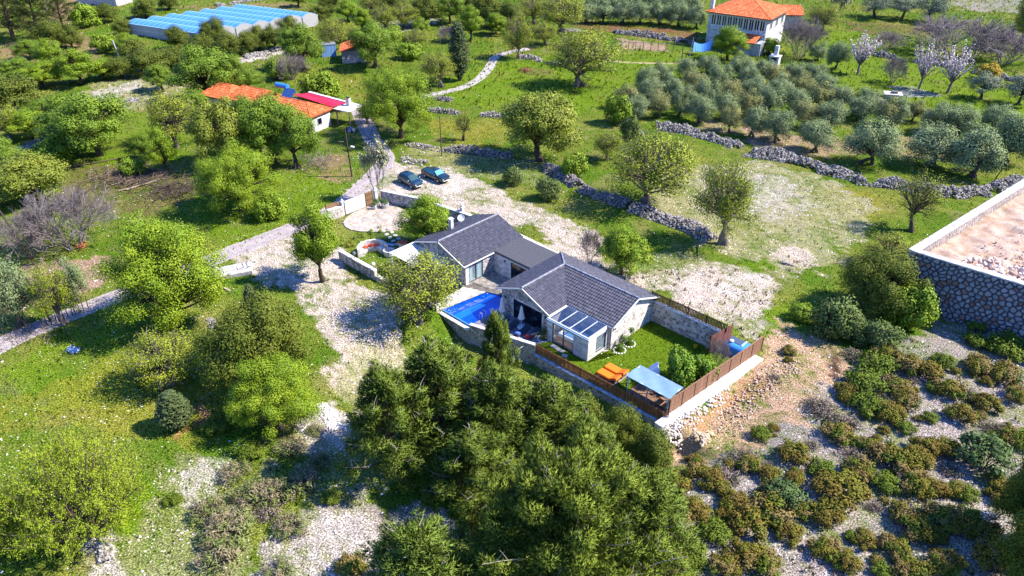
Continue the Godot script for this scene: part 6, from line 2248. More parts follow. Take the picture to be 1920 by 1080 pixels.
	tuft(bush, Vector3(0, 0.4, 0), 0.8, 240, 0.2, 0.06, Color(0.5, 0.08, 0.03), Color(0.55, 0.2, 0.1), Vector3.ZERO, 0.7)
	one("red_shrub", bush, M.dull_leaf, "small orange red shrub at the foot of the leafless thicket", "shrub", on_ground(-49.9, -76.0))

func _ready() -> void:
	rng.seed = 20240
	for q in [[n_low, 0.035, 11, 2], [n_mid, 0.16, 5, 3], [n_fine, 0.55, 9, 3]]:
		q[0].frequency = q[1]
		q[0].seed = q[2]
		q[0].fractal_octaves = q[3]
		q[0].noise_type = FastNoiseLite.TYPE_SIMPLEX_SMOOTH
	var cam := Camera3D.new()
	cam.name = "camera"
	cam.position = Vector3(0, 42, 0)
	cam.rotation_degrees = Vector3(-32, 0, 0)
	cam.fov = 42.18
	cam.far = 4000
	cam.near = 0.5
	add_child(cam)
	cam.make_current()
	var env := Environment.new()
	env.background_mode = Environment.BG_SKY
	var sky := Sky.new()
	var sm := ProceduralSkyMaterial.new()
	sm.sky_top_color = Color(0.25, 0.43, 0.76)
	sm.sky_horizon_color = Color(0.67, 0.78, 0.92)
	sm.sky_curve = 0.14
	sm.ground_bottom_color = Color(0.2, 0.2, 0.15)
	sm.ground_horizon_color = Color(0.55, 0.65, 0.75)
	sm.sky_energy_multiplier = 1.0
	sky.sky_material = sm
	env.sky = sky
	env.background_energy_multiplier = 1.05
	env.tonemap_mode = Environment.TONE_MAPPER_LINEAR
	env.tonemap_exposure = 2.36
	env.sdfgi_enabled = true
	env.ssao_enabled = true
	env.ssil_enabled = true
	var we := WorldEnvironment.new()
	we.name = "world"
	we.environment = env
	add_child(we)
	var sun := DirectionalLight3D.new()
	sun.name = "sun"
	sun.light_energy = 1.56
	sun.light_color = Color(1.0, 0.96, 0.9)
	sun.light_angular_distance = 0.5
	sun.shadow_enabled = true
	add_child(sun)
	var elev := deg_to_rad(47.0)
	var az := deg_to_rad(182.0)
	sun.look_at_from_position(Vector3.ZERO, Vector3(cos(az) * cos(elev), -sin(elev), sin(az) * cos(elev)))

	materials()
	for k in 4:
		rocks.append(rock_mesh(40 + k))
	ground()
	lanes()
	compound()
	villa()
	courtyard()
	village()
	platform()
	terraces()
	cars()
	grow()
	plants()
	odds()
	cover()
	for k in protos:
		for o in protos[k]:
			o.free()

# grass, flowers and loose stones
func cover() -> void:
	var tuft_mesh := MB.new()
	for k in 7:
		var a := rng.randf() * TAU
		var r := rng.randf() * 0.4
		var p := Vector3(cos(a) * r, 0, sin(a) * r)
		var tip := p + Vector3(cos(a) * 0.25, rng.randf_range(0.5, 1.0), sin(a) * 0.25)
		var s := Vector3(-sin(a), 0, cos(a)) * 0.11
		tuft_mesh.tri(p - s, tip, p + s, Vector3(cos(a), 1, sin(a)))
	for k in tuft_mesh.n.size():
		tuft_mesh.n[k] = (tuft_mesh.n[k] * 0.4 + Vector3.UP).normalized()
	var tm := tuft_mesh.mesh()
	var greens := [Color(0.1, 0.2, 0.012), Color(0.15, 0.24, 0.016), Color(0.23, 0.26, 0.03), Color(0.09, 0.17, 0.012)]
	strew("meadow_grass", tm, M.grass, Vector2(-75, -125), Vector2(75, -27), 105000, func(x, z, k): return grassy[k] > 0.22 and rng.randf() < grassy[k] * 0.85 and not in_compound(x, z), Vector2(0.08, 0.34), greens, 0.0, true)
	strew("far_meadow_grass", tm, M.grass, Vector2(-145, -225), Vector2(145, -125), 45000, func(_x, _z, k): return rng.randf() < grassy[k], Vector2(0.25, 0.75), greens, 0.0, true)
	var whites := [Color(0.6, 0.57, 0.53), Color(0.52, 0.48, 0.44), Color(0.66, 0.63, 0.6), Color(0.45, 0.4, 0.37)]
	strew("loose_stones", rocks[2], M.rock, Vector2(-65, -120), Vector2(65, -27), 190000, func(x, z, k): return rng.randf() < stony[k] * stony[k] * 1.05 and not in_compound(x, z), Vector2(0.05, 0.3), whites, 0.15)
	strew("far_stones", rocks[3], M.rock, Vector2(-145, -225), Vector2(145, -120), 40000, func(_x, _z, k): return rng.randf() < stony[k] * stony[k], Vector2(0.12, 0.5), whites, 0.15)
	strew("dry_tufts", tm, M.grass, Vector2(10, -75), Vector2(62, -27), 16000, func(x, z, k): return stony[k] > 0.5 and grassy[k] < 0.4 and rng.randf() < 0.35 + n_mid.get_noise_2d(x, z) * 1.2 and not in_compound(x, z), Vector2(0.12, 0.55), [Color(0.24, 0.19, 0.13), Color(0.16, 0.15, 0.07), Color(0.3, 0.25, 0.18), Color(0.12, 0.14, 0.04)], 0.0, true)
	var lawn_tones := [Color(0.13, 0.24, 0.012), Color(0.18, 0.27, 0.016), Color(0.25, 0.31, 0.03)]
	var places := []
	var cols := PackedColorArray()
	for k in 9000:
		var u := rng.randf_range(-14.0, -0.1)
		var vv := rng.randf_range(-1.0, 10.0)
		if (u < -9.0 and vv > 0.2) or vv < -1.05 + 0.035 * (u + 14.3):
			continue
		places.append(Transform3D(Basis(Vector3.UP, rng.randf() * TAU).scaled(Vector3.ONE * rng.randf_range(0.07, 0.14)), at_villa(u, 0.05, vv)))
		cols.append(shade_of(lawn_tones))
	many("lawn_grass", tm, M.grass, places, cols, self)
	var fl := MB.new()
	for k in 5:
		var a := k * TAU / 5
		fl.tri(Vector3.ZERO, Vector3(cos(a), 0.25, sin(a)), Vector3(cos(a + 0.9), 0.25, sin(a + 0.9)), Vector3.UP)
	strew("daisies", fl.mesh(), M.rock, Vector2(-60, -100), Vector2(10, -27), 20000, func(_x, _z, k): return grassy[k] > 0.5 and rng.randf() < 0.3 + n_mid.get_noise_2d(_x, _z), Vector2(0.03, 0.075), [Color(0.7, 0.68, 0.5), Color(0.72, 0.7, 0.62)], -1.2, true)

func in_compound(x: float, z: float) -> bool:
	var p := villa_basis.inverse() * (Vector3(x, 0, z) - VILLA)
	return p.x > -36.0 and p.x < 1.5 and -p.z > -3.6 + 0.04 * (p.x + 36.0) and -p.z < 10.4

# ---------------------------------------------------------------- where things stand, in metres
func patches() -> void:
	lay(PackedVector2Array([Vector2(-17.4, -142.4), Vector2(4.5, -159.6), Vector2(41.5, -164.0), Vector2(35.0, -139.0), Vector2(17.1, -122.5), Vector2(0.0, -123.8), Vector2(-13.2, -129.5)]), Color(0.145, 0.245, 0.012), 1, 0.05, 1.5, 1)
	lay(PackedVector2Array([Vector2(55.2, -142.4), Vector2(73.7, -183.5), Vector2(90.5, -175.7), Vector2(93.5, -157.6), Vector2(91.5, -129.5), Vector2(80.8, -111.2), Vector2(69.8, -129.5)]), Color(0.145, 0.245, 0.012), 1, 0.05, 1.5, 1)
	lay(PackedVector2Array([Vector2(-82.7, -116.0), Vector2(-72.4, -116.0), Vector2(-63.6, -123.8), Vector2(-54.0, -122.5), Vector2(-46.9, -96.7), Vector2(-58.1, -96.7), Vector2(-63.0, -82.1)]), Color(0.145, 0.245, 0.012), 1, 0.05, 1.5, 0.7)
	lay(PackedVector2Array([Vector2(-44.7, -96.7), Vector2(-23.8, -96.7), Vector2(-21.1, -89.8), Vector2(-27.6, -82.1), Vector2(-32.6, -75.3), Vector2(-37.1, -79.3)]), Color(0.145, 0.245, 0.012), 1, 0.05, 1.2, 0.9)
	lay(PackedVector2Array([Vector2(-45.9, -52.8), Vector2(-43.6, -59.4), Vector2(-33.5, -57.6), Vector2(-28.7, -52.8), Vector2(-32.1, -48.4), Vector2(-42.3, -46.4)]), Color(0.145, 0.245, 0.012), 1, 0.05, 1.5, 0.85)
	lay(PackedVector2Array([Vector2(-29.8, -38.4), Vector2(-25.7, -41.1), Vector2(-21.7, -40.0), Vector2(-20.8, -35.0), Vector2(-24.9, -31.5), Vector2(-28.9, -35.0)]), Color(0.145, 0.245, 0.012), 1, 0.05, 1.2, 0.9)
	lay(PackedVector2Array([Vector2(-15.9, -119.8), Vector2(-1.8, -119.8), Vector2(-0.8, -105.7), Vector2(-8.1, -106.7)]), Color(0.27, 0.26, 0.035), 0.8, 0.15, 1.2, 0.8)
	lay(PackedVector2Array([Vector2(-44.2, -49.8), Vector2(-35.3, -55.9), Vector2(-19.3, -53.5), Vector2(-18.1, -48.4), Vector2(-24.7, -43.9), Vector2(-37.5, -45.8), Vector2(-40.1, -42.8)]), Color(0.27, 0.26, 0.035), 0.8, 0.15, 1.5, 0.6)
	lay(PackedVector2Array([Vector2(43.4, -93.1), Vector2(48.5, -91.4), Vector2(44.9, -82.1), Vector2(40.6, -83.5)]), Color(0.27, 0.26, 0.035), 0.8, 0.15, 1.2, 0.9)
	lay(PackedVector2Array([Vector2(-41.6, -149.7), Vector2(-32.7, -153.5), Vector2(-24.5, -129.5), Vector2(-34.3, -126.6)]), Color(0.27, 0.26, 0.035), 0.8, 0.15, 1.2, 0.6)
	lay(PackedVector2Array([Vector2(-113.3, -168.5), Vector2(-105.4, -180.8), Vector2(-89.5, -170.9), Vector2(-86.5, -156.7), Vector2(-97.6, -148.9), Vector2(-102.3, -149.7)]), Color(0.34, 0.21, 0.135), 0.12, 0.3, 1.5, 0.9)
	lay(PackedVector2Array([Vector2(-125.7, -212.2), Vector2(-119.4, -221.6), Vector2(-107.0, -191.9), Vector2(-110.7, -185.1)]), Color(0.34, 0.21, 0.135), 0.12, 0.3, 1.5, 0.9)
	lay(PackedVector2Array([Vector2(-79.5, -135.7), Vector2(-71.9, -153.5), Vector2(-59.7, -149.7), Vector2(-59.5, -129.5), Vector2(-69.4, -122.5), Vector2(-75.0, -116.0)]), Color(0.35, 0.34, 0.18), 0.4, 0.6, 1.5, 0.9)
	lay(PackedVector2Array([Vector2(-76.5, -135.7), Vector2(-71.8, -143.1), Vector2(-69.1, -139.0), Vector2(-71.0, -128.1), Vector2(-73.9, -117.2)]), Color(0.56, 0.52, 0.49), 0.1, 1, 1, 0.9)
	lay(PackedVector2Array([Vector2(-58.7, -156.7), Vector2(-50.0, -168.0), Vector2(-47.8, -161.8), Vector2(-56.1, -152.0)]), Color(0.56, 0.52, 0.49), 0.1, 1, 1, 1)
	lay(PackedVector2Array([Vector2(-76.1, -106.7), Vector2(-73.1, -112.4), Vector2(-72.0, -110.7), Vector2(-74.3, -104.2)]), Color(0.56, 0.52, 0.49), 0.1, 1, 0.8, 0.9)
	lay(PackedVector2Array([Vector2(-56.6, -71.1), Vector2(-53.4, -71.7), Vector2(-46.6, -74.3), Vector2(-42.7, -69.2), Vector2(-47.0, -65.1), Vector2(-51.1, -61.7)]), Color(0.4, 0.28, 0.21), 0.1, 0.35, 1, 1)
	lay(PackedVector2Array([Vector2(-67.9, -102.5), Vector2(-47.6, -98.6), Vector2(-41.3, -91.4), Vector2(-44.5, -85.0), Vector2(-57.4, -86.6)]), Color(0.17, 0.12, 0.06), 0.4, 0.2, 1.5, 0.7)
	lay(PackedVector2Array([Vector2(-28.9, -102.5), Vector2(-25.4, -104.6), Vector2(-22.5, -97.7), Vector2(-23.3, -94.0), Vector2(-26.8, -96.7)]), Color(0.34, 0.21, 0.135), 0.12, 0.3, 0.8, 0.7)
	lay(PackedVector2Array([Vector2(-33.2, -72.6), Vector2(-26.8, -80.4), Vector2(-20.3, -75.3), Vector2(-18.5, -69.4), Vector2(-13.3, -65.1), Vector2(-9.8, -58.9), Vector2(-10.1, -53.5), Vector2(-12.6, -50.9), Vector2(-15.2, -52.4), Vector2(-18.3, -57.6), Vector2(-22.1, -65.1), Vector2(-27.8, -69.4)]), Color(0.58, 0.5, 0.44), 0.06, 0.75, 1.3, 1)
	lay(PackedVector2Array([Vector2(-15.9, -55.9), Vector2(-10.4, -59.4), Vector2(-8.2, -53.5), Vector2(-10.0, -48.4), Vector2(-14.6, -49.1)]), Color(0.35, 0.34, 0.18), 0.4, 0.6, 1.2, 0.7)
	lay(PackedVector2Array([Vector2(-23.1, -85.8), Vector2(-20.0, -95.8), Vector2(-16.8, -101.3), Vector2(-8.2, -99.4), Vector2(-1.8, -93.5), Vector2(2.7, -86.2), Vector2(9.7, -80.9), Vector2(10.3, -76.4), Vector2(6.1, -74.3), Vector2(1.6, -81.4), Vector2(-4.0, -84.7), Vector2(-14.2, -90.6), Vector2(-18.9, -89.4), Vector2(-21.6, -85.0)]), Color(0.58, 0.5, 0.44), 0.06, 0.75, 1.2, 1)
	lay(PackedVector2Array([Vector2(2.0, -85.0), Vector2(9.7, -80.7), Vector2(11.3, -71.7), Vector2(16.2, -69.4), Vector2(20.6, -62.2), Vector2(22.5, -60.3), Vector2(19.6, -61.2), Vector2(15.1, -66.4), Vector2(6.1, -73.9)]), Color(0.58, 0.5, 0.44), 0.06, 0.75, 1.2, 1)
	lay(PackedVector2Array([Vector2(13.7, -70.3), Vector2(22.3, -73.1), Vector2(28.5, -69.6), Vector2(28.0, -65.1), Vector2(24.6, -61.0), Vector2(24.6, -56.8), Vector2(22.0, -60.1), Vector2(18.5, -63.6), Vector2(15.9, -67.2)]), Color(0.58, 0.5, 0.44), 0.06, 0.75, 1.4, 1)
	lay(PackedVector2Array([Vector2(21.2, -68.3), Vector2(25.7, -70.3), Vector2(28.7, -69.4), Vector2(26.0, -65.9), Vector2(21.5, -64.9)]), Color(0.62, 0.56, 0.51), 0, 0.5, 0.9, 1)
	lay(PackedVector2Array([Vector2(-14.9, -96.7), Vector2(-8.3, -98.2), Vector2(-4.0, -94.0), Vector2(-7.8, -90.6), Vector2(-13.7, -92.8)]), Color(0.62, 0.56, 0.51), 0, 0.5, 1, 0.8)
	lay(PackedVector2Array([Vector2(10.1, -71.7), Vector2(14.8, -75.3), Vector2(21.9, -74.1), Vector2(22.0, -71.7), Vector2(15.1, -69.4)]), Color(0.26, 0.28, 0.12), 0.5, 0.65, 1.2, 0.7)
	lay(PackedVector2Array([Vector2(23.6, -62.2), Vector2(29.9, -65.1), Vector2(32.1, -62.2), Vector2(27.3, -60.3)]), Color(0.145, 0.245, 0.012), 1, 0.05, 1, 0.9)
	lay(PackedVector2Array([Vector2(24.5, -72.3), Vector2(28.8, -72.9), Vector2(29.2, -70.3), Vector2(25.6, -70.0)]), Color(0.145, 0.245, 0.012), 1, 0.05, 0.9, 0.7)
	lay(PackedVector2Array([Vector2(20.1, -96.7), Vector2(36.1, -103.4), Vector2(44.0, -94.9), Vector2(45.8, -86.6), Vector2(43.5, -79.3), Vector2(35.6, -71.7), Vector2(30.1, -69.4), Vector2(25.5, -74.1), Vector2(21.1, -79.3), Vector2(17.3, -85.8)]), Color(0.35, 0.34, 0.18), 0.4, 0.6, 1.6, 1)
	lay(PackedVector2Array([Vector2(-16.4, -108.9), Vector2(0.0, -104.6), Vector2(10.4, -96.7), Vector2(3.6, -93.1), Vector2(-7.6, -98.6), Vector2(-14.8, -102.5)]), Color(0.35, 0.34, 0.18), 0.4, 0.6, 1.2, 0.55)
	lay(PackedVector2Array([Vector2(31.8, -98.6), Vector2(38.0, -96.7), Vector2(38.8, -88.1), Vector2(32.4, -80.7), Vector2(29.7, -85.0)]), Color(0.56, 0.52, 0.49), 0.1, 1, 1.2, 0.45)
	lay(PackedVector2Array([Vector2(28.9, -75.3), Vector2(33.6, -76.6), Vector2(33.8, -71.7), Vector2(29.9, -70.5)]), Color(0.58, 0.5, 0.44), 0.06, 0.75, 0.9, 0.8)
	lay(PackedVector2Array([Vector2(12.9, -45.8), Vector2(23.3, -55.5), Vector2(27.0, -61.2), Vector2(30.5, -57.6), Vector2(31.5, -54.3), Vector2(29.3, -50.4), Vector2(23.3, -46.4), Vector2(17.9, -43.3), Vector2(14.2, -42.5), Vector2(12.1, -43.6)]), Color(0.53, 0.36, 0.245), 0.04, 0.36, 1.2, 1)
	lay(PackedVector2Array([Vector2(14.7, -47.1), Vector2(22.2, -53.5), Vector2(23.5, -52.8), Vector2(19.0, -48.4), Vector2(15.1, -45.2)]), Color(0.45, 0.24, 0.12), 0.05, 0.15, 0.8, 0.75)
	lay(PackedVector2Array([Vector2(30.5, -58.3), Vector2(30.5, -55.3), Vector2(29.7, -52.8), Vector2(28.5, -52.5), Vector2(29.3, -55.9)]), Color(0.1, 0.055, 0.04), 0.02, 0.2, 0.5, 1)
	lay(PackedVector2Array([Vector2(30.1, -52.8), Vector2(40.3, -60.7), Vector2(51.7, -61.2), Vector2(34.7, -30.0), Vector2(10.9, -30.0), Vector2(12.7, -42.8), Vector2(18.1, -43.1)]), Color(0.36, 0.32, 0.305), 0.1, 0.58, 1.5, 1)
	lay(PackedVector2Array([Vector2(31.0, -36.9), Vector2(36.8, -38.4), Vector2(35.6, -35.0), Vector2(30.7, -34.1)]), Color(0.56, 0.52, 0.49), 0.1, 1, 1.2, 0.5)
	lay(PackedVector2Array([Vector2(-17.7, -30.0), Vector2(-16.1, -36.9), Vector2(-13.5, -39.4), Vector2(-7.8, -38.4), Vector2(-3.7, -35.0), Vector2(-3.4, -30.0)]), Color(0.36, 0.32, 0.305), 0.1, 0.58, 1.6, 1)
	lay(PackedVector2Array([Vector2(-16.7, -30.0), Vector2(-14.8, -35.0), Vector2(-11.6, -37.4), Vector2(-4.5, -35.9), Vector2(-3.7, -30.0)]), Color(0.56, 0.52, 0.49), 0.1, 1, 1.3, 0.7)
	lay(PackedVector2Array([Vector2(-26.8, -43.9), Vector2(-19.4, -40.5), Vector2(-17.7, -30.0), Vector2(-28.3, -30.0), Vector2(-26.9, -34.6), Vector2(-26.0, -38.9)]), Color(0.26, 0.28, 0.12), 0.5, 0.65, 1.6, 0.9)
	lay(PackedVector2Array([Vector2(-25.5, -41.6), Vector2(-22.8, -42.2), Vector2(-20.9, -40.0), Vector2(-22.4, -37.4), Vector2(-24.9, -38.9)]), Color(0.56, 0.52, 0.49), 0.1, 1, 1.2, 0.6)
	lay(PackedVector2Array([Vector2(-17.9, -47.8), Vector2(-15.7, -49.8), Vector2(-13.3, -45.8), Vector2(-13.4, -42.8), Vector2(-16.6, -42.2)]), Color(0.56, 0.52, 0.49), 0.1, 1, 0.9, 0.9)
	lay(PackedVector2Array([Vector2(-29.7, -34.3), Vector2(-27.8, -34.6), Vector2(-25.2, -31.5), Vector2(-27.1, -31.1)]), Color(0.56, 0.52, 0.49), 0.1, 1, 0.8, 0.9)
	lay(PackedVector2Array([Vector2(-17.0, -43.9), Vector2(-12.6, -43.3), Vector2(-12.7, -39.4), Vector2(-15.5, -37.9)]), Color(0.26, 0.28, 0.12), 0.5, 0.65, 1.2, 0.7)
	lay(PackedVector2Array([Vector2(-27.3, -49.5), Vector2(-25.7, -48.1), Vector2(-25.0, -46.8), Vector2(-26.6, -45.0), Vector2(-27.0, -43.9), Vector2(-27.5, -44.4), Vector2(-26.1, -47.1)]), Color(0.45, 0.24, 0.12), 0.05, 0.15, 0.5, 0.9)
	lay(PackedVector2Array([Vector2(-15.3, -52.8), Vector2(-9.6, -52.8), Vector2(-8.8, -40.0), Vector2(-12.8, -40.0)]), Color(0.26, 0.28, 0.12), 0.5, 0.65, 1.5, 0.6)
	lay(PackedVector2Array([Vector2(36.9, -117.2), Vector2(50.1, -111.7), Vector2(54.9, -105.0), Vector2(42.7, -104.2), Vector2(34.9, -110.7)]), Color(0.4, 0.28, 0.21), 0.1, 0.35, 1.4, 0.9)
	lay(PackedVector2Array([Vector2(31.8, -119.8), Vector2(38.6, -118.5), Vector2(36.8, -113.6), Vector2(30.7, -114.8)]), Color(0.4, 0.28, 0.21), 0.1, 0.35, 1.2, 0.7)
	lay(PackedVector2Array([Vector2(50.4, -112.4), Vector2(63.8, -112.4), Vector2(74.5, -104.6), Vector2(62.4, -102.5), Vector2(53.9, -104.6)]), Color(0.4, 0.28, 0.21), 0.1, 0.35, 1.4, 0.6)
	lay(PackedVector2Array([Vector2(15.9, -193.1), Vector2(44.2, -180.8), Vector2(41.8, -169.9), Vector2(24.8, -178.8), Vector2(15.4, -185.1)]), Color(0.23, 0.105, 0.06), 0.1, 0.2, 1.5, 0.9)
	lay(PackedVector2Array([Vector2(23.7, -174.7), Vector2(35.1, -169.9), Vector2(33.9, -163.5), Vector2(24.5, -166.2)]), Color(0.4, 0.28, 0.21), 0.1, 0.35, 1, 1)
	lay(PackedVector2Array([Vector2(83.2, -191.9), Vector2(103.5, -187.3), Vector2(96.4, -177.7), Vector2(79.9, -179.8)]), Color(0.17, 0.12, 0.06), 0.4, 0.2, 1.5, 0.8)
	lay(PackedVector2Array([Vector2(123.5, -225.5), Vector2(148.7, -225.5), Vector2(133.1, -199.1), Vector2(117.9, -205.5)]), Color(0.36, 0.32, 0.305), 0.1, 0.58, 2, 0.8)
	lay(PackedVector2Array([Vector2(70.4, -138.0), Vector2(75.1, -139.0), Vector2(77.7, -133.2), Vector2(70.6, -131.3)]), Color(0.3, 0.31, 0.33), 0.1, 0.7, 1, 0.9)
	lay(PackedVector2Array([Vector2(1.1, -151.2), Vector2(8.5, -149.7), Vector2(9.3, -145.2), Vector2(2.1, -145.9)]), Color(0.17, 0.12, 0.06), 0.4, 0.2, 1.2, 0.8)
	lay(PackedVector2Array([Vector2(-1.2, -170.9), Vector2(5.9, -169.0), Vector2(4.6, -163.5), Vector2(-0.6, -164.4)]), Color(0.23, 0.105, 0.06), 0.1, 0.2, 1, 0.6)
	lay(PackedVector2Array([Vector2(-34.4, -191.9), Vector2(-22.3, -204.2), Vector2(-17.2, -191.9), Vector2(-29.4, -175.7)]), Color(0.56, 0.52, 0.49), 0.1, 1, 1.5, 0.5)
	lay(PackedVector2Array([Vector2(-90.0, -209.5), Vector2(-64.1, -214.4), Vector2(-52.8, -209.5), Vector2(-51.6, -204.2), Vector2(-68.2, -208.1), Vector2(-80.5, -202.9)]), Color(0.34, 0.21, 0.135), 0.12, 0.3, 1.5, 0.7)

func lanes() -> void:
	lane("lane", [Vector2(-49.8, -54.3), Vector2(-47.8, -57.6), Vector2(-45.0, -61.2), Vector2(-40.3, -66.2), Vector2(-36.3, -70.3), Vector2(-32.5, -74.8), Vector2(-26.9, -80.7), Vector2(-23.0, -85.6), Vector2(-20.6, -91.9), Vector2(-19.1, -97.7), Vector2(-18.7, -103.4), Vector2(-21.6, -110.7), Vector2(-24.1, -118.0), Vector2(-26.4, -125.2)], 3.3, Color(0.47, 0.41, 0.4), Color(0.36, 0.32, 0.32), M.gravel, 0.035)
	lane("gravel_path", [Vector2(3.5, -165.8), Vector2(0.6, -164.0), Vector2(-3.4, -159.6), Vector2(-4.8, -149.7), Vector2(-7.1, -140.7), Vector2(-10.8, -135.7), Vector2(-15.4, -132.6), Vector2(-19.8, -129.5)], 2.2, Color(0.5, 0.47, 0.46), Color(0.42, 0.38, 0.35), M.gravel, 0.05)
	lane("dirt_path", [Vector2(14.7, -160.1), Vector2(22.0, -155.1), Vector2(30.5, -153.5), Vector2(37.2, -154.3)], 1.2, Color(0.4, 0.34, 0.18), Color(0.3, 0.28, 0.12), M.gravel, 0.035)

func terraces() -> void:
	stone_heap("long dry stone wall behind the parked cars", "wall", [Vector2(-9.8, -106.3), Vector2(-4.8, -105.0), Vector2(0.0, -103.2)], 1.6, 1.1, 60, 0.38, [Color(0.2, 0.19, 0.18), Color(0.28, 0.26, 0.245), Color(0.13, 0.125, 0.12)])
	stone_heap("low stony bank left of the wall behind the cars", "rubble", [Vector2(-16.8, -109.4), Vector2(-13.0, -107.6), Vector2(-10.0, -106.3)], 1.6, 0.6, 40, 0.34, [Color(0.25, 0.235, 0.215), Color(0.31, 0.29, 0.265), Color(0.19, 0.175, 0.165), Color(0.4, 0.375, 0.345), Color(0.12, 0.115, 0.11)])
	stone_heap("dry stone wall at the meadow's upper edge", "wall", [Vector2(-14.6, -124.7), Vector2(-10.0, -123.3), Vector2(-4.9, -121.7), Vector2(0.4, -120.6)], 1.3, 0.8, 50, 0.36, [Color(0.25, 0.235, 0.215), Color(0.31, 0.29, 0.265), Color(0.19, 0.175, 0.165), Color(0.4, 0.375, 0.345), Color(0.12, 0.115, 0.11)])
	stone_heap("short dark stone wall piece by the gravel path", "wall", [Vector2(-14.1, -130.7), Vector2(-10.6, -129.5)], 1.2, 0.7, 50, 0.34, [Color(0.2, 0.19, 0.18), Color(0.28, 0.26, 0.245), Color(0.13, 0.125, 0.12)])
	stone_heap("broad rubble terrace wall below the olive grove, left stretch", "wall", [Vector2(21.9, -117.0), Vector2(28.0, -114.0), Vector2(33.0, -109.8), Vector2(35.4, -106.7)], 2.6, 1, 95, 0.36, [Color(0.25, 0.235, 0.215), Color(0.31, 0.29, 0.265), Color(0.19, 0.175, 0.165), Color(0.4, 0.375, 0.345), Color(0.12, 0.115, 0.11)])
	stone_heap("broad rubble terrace wall below the olive grove, middle stretch", "wall", [Vector2(34.8, -105.9), Vector2(40.0, -103.4), Vector2(43.4, -99.4), Vector2(48.1, -96.0)], 3.4, 1.1, 120, 0.36, [Color(0.25, 0.235, 0.215), Color(0.31, 0.29, 0.265), Color(0.19, 0.175, 0.165), Color(0.4, 0.375, 0.345), Color(0.12, 0.115, 0.11)])
	stone_heap("broad rubble terrace wall below the olive grove, right stretch", "wall", [Vector2(47.3, -94.9), Vector2(52.6, -92.8), Vector2(57.9, -90.4), Vector2(63.3, -91.1), Vector2(69.9, -94.6)], 3, 1.1, 105, 0.36, [Color(0.25, 0.235, 0.215), Color(0.31, 0.29, 0.265), Color(0.19, 0.175, 0.165), Color(0.4, 0.375, 0.345), Color(0.12, 0.115, 0.11)])
	stone_heap("heap of loose rubble between the open tree and the thin tree", "rubble", [Vector2(15.3, -86.2), Vector2(18.6, -83.5), Vector2(22.0, -80.7), Vector2(23.6, -77.7)], 2.6, 0.9, 95, 0.36, [Color(0.25, 0.235, 0.215), Color(0.31, 0.29, 0.265), Color(0.19, 0.175, 0.165), Color(0.4, 0.375, 0.345), Color(0.12, 0.115, 0.11)])
	stone_heap("rubble bank right of the parked cars", "rubble", [Vector2(4.7, -99.0), Vector2(7.4, -95.8), Vector2(9.0, -92.8)], 2.2, 1, 90, 0.36, [Color(0.2, 0.19, 0.18), Color(0.28, 0.26, 0.245), Color(0.13, 0.125, 0.12)])
	stone_heap("stone bank below the widest olive-yellow tree", "rubble", [Vector2(9.3, -92.1), Vector2(11.9, -89.4), Vector2(15.0, -86.6)], 2.2, 0.8, 80, 0.34, [Color(0.2, 0.19, 0.18), Color(0.28, 0.26, 0.245), Color(0.13, 0.125, 0.12)])
	stone_heap("dark dry stone wall under the upper olive grove", "wall", [Vector2(23.7, -179.8), Vector2(30.7, -176.7), Vector2(37.4, -172.8), Vector2(41.6, -169.0)], 2, 1.2, 45, 0.5, [Color(0.2, 0.19, 0.18), Color(0.28, 0.26, 0.245), Color(0.13, 0.125, 0.12)])
	stone_heap("dry stone wall on the right above the blossom trees", "wall", [Vector2(76.7, -160.1), Vector2(83.5, -155.1), Vector2(89.5, -149.7), Vector2(93.7, -143.8), Vector2(97.5, -139.7)], 2.2, 1.1, 60, 0.46, [Color(0.2, 0.19, 0.18), Color(0.28, 0.26, 0.245), Color(0.13, 0.125, 0.12)])
	stone_heap("grey stone row right of the gravel path's top", "wall", [Vector2(1.7, -159.2), Vector2(5.5, -156.7), Vector2(9.2, -152.7)], 1.8, 0.8, 45, 0.45, [Color(0.25, 0.235, 0.215), Color(0.31, 0.29, 0.265), Color(0.19, 0.175, 0.165), Color(0.4, 0.375, 0.345), Color(0.12, 0.115, 0.11)])
	stone_heap("pale stone bank right of the dark hedge", "rubble", [Vector2(-58.0, -155.1), Vector2(-54.2, -160.1), Vector2(-49.3, -165.3)], 3.4, 0.7, 70, 0.42, [Color(0.25, 0.235, 0.215), Color(0.31, 0.29, 0.265), Color(0.19, 0.175, 0.165), Color(0.4, 0.375, 0.345), Color(0.12, 0.115, 0.11)])
	stone_heap("white stone rubble in the grass left of the pines", "rubble", [Vector2(-16.5, -49.0), Vector2(-15.4, -47.6), Vector2(-14.3, -45.8)], 1.3, 0.35, 90, 0.24, [Color(0.62, 0.6, 0.57), Color(0.55, 0.52, 0.5), Color(0.66, 0.64, 0.62)])
	stone_heap("grey field stones under the feathery lime tree", "rubble", [Vector2(-29.2, -34.0), Vector2(-27.9, -34.0), Vector2(-27.0, -32.4)], 1, 0.4, 60, 0.3, [Color(0.25, 0.235, 0.215), Color(0.31, 0.29, 0.265), Color(0.19, 0.175, 0.165), Color(0.4, 0.375, 0.345), Color(0.12, 0.115, 0.11)])
	stone_heap("small stone row at the left edge of the meadow", "rubble", [Vector2(-74.8, -107.6), Vector2(-73.8, -109.4), Vector2(-73.1, -112.1)], 1.2, 0.4, 40, 0.34, [Color(0.25, 0.235, 0.215), Color(0.31, 0.29, 0.265), Color(0.19, 0.175, 0.165), Color(0.4, 0.375, 0.345), Color(0.12, 0.115, 0.11)])
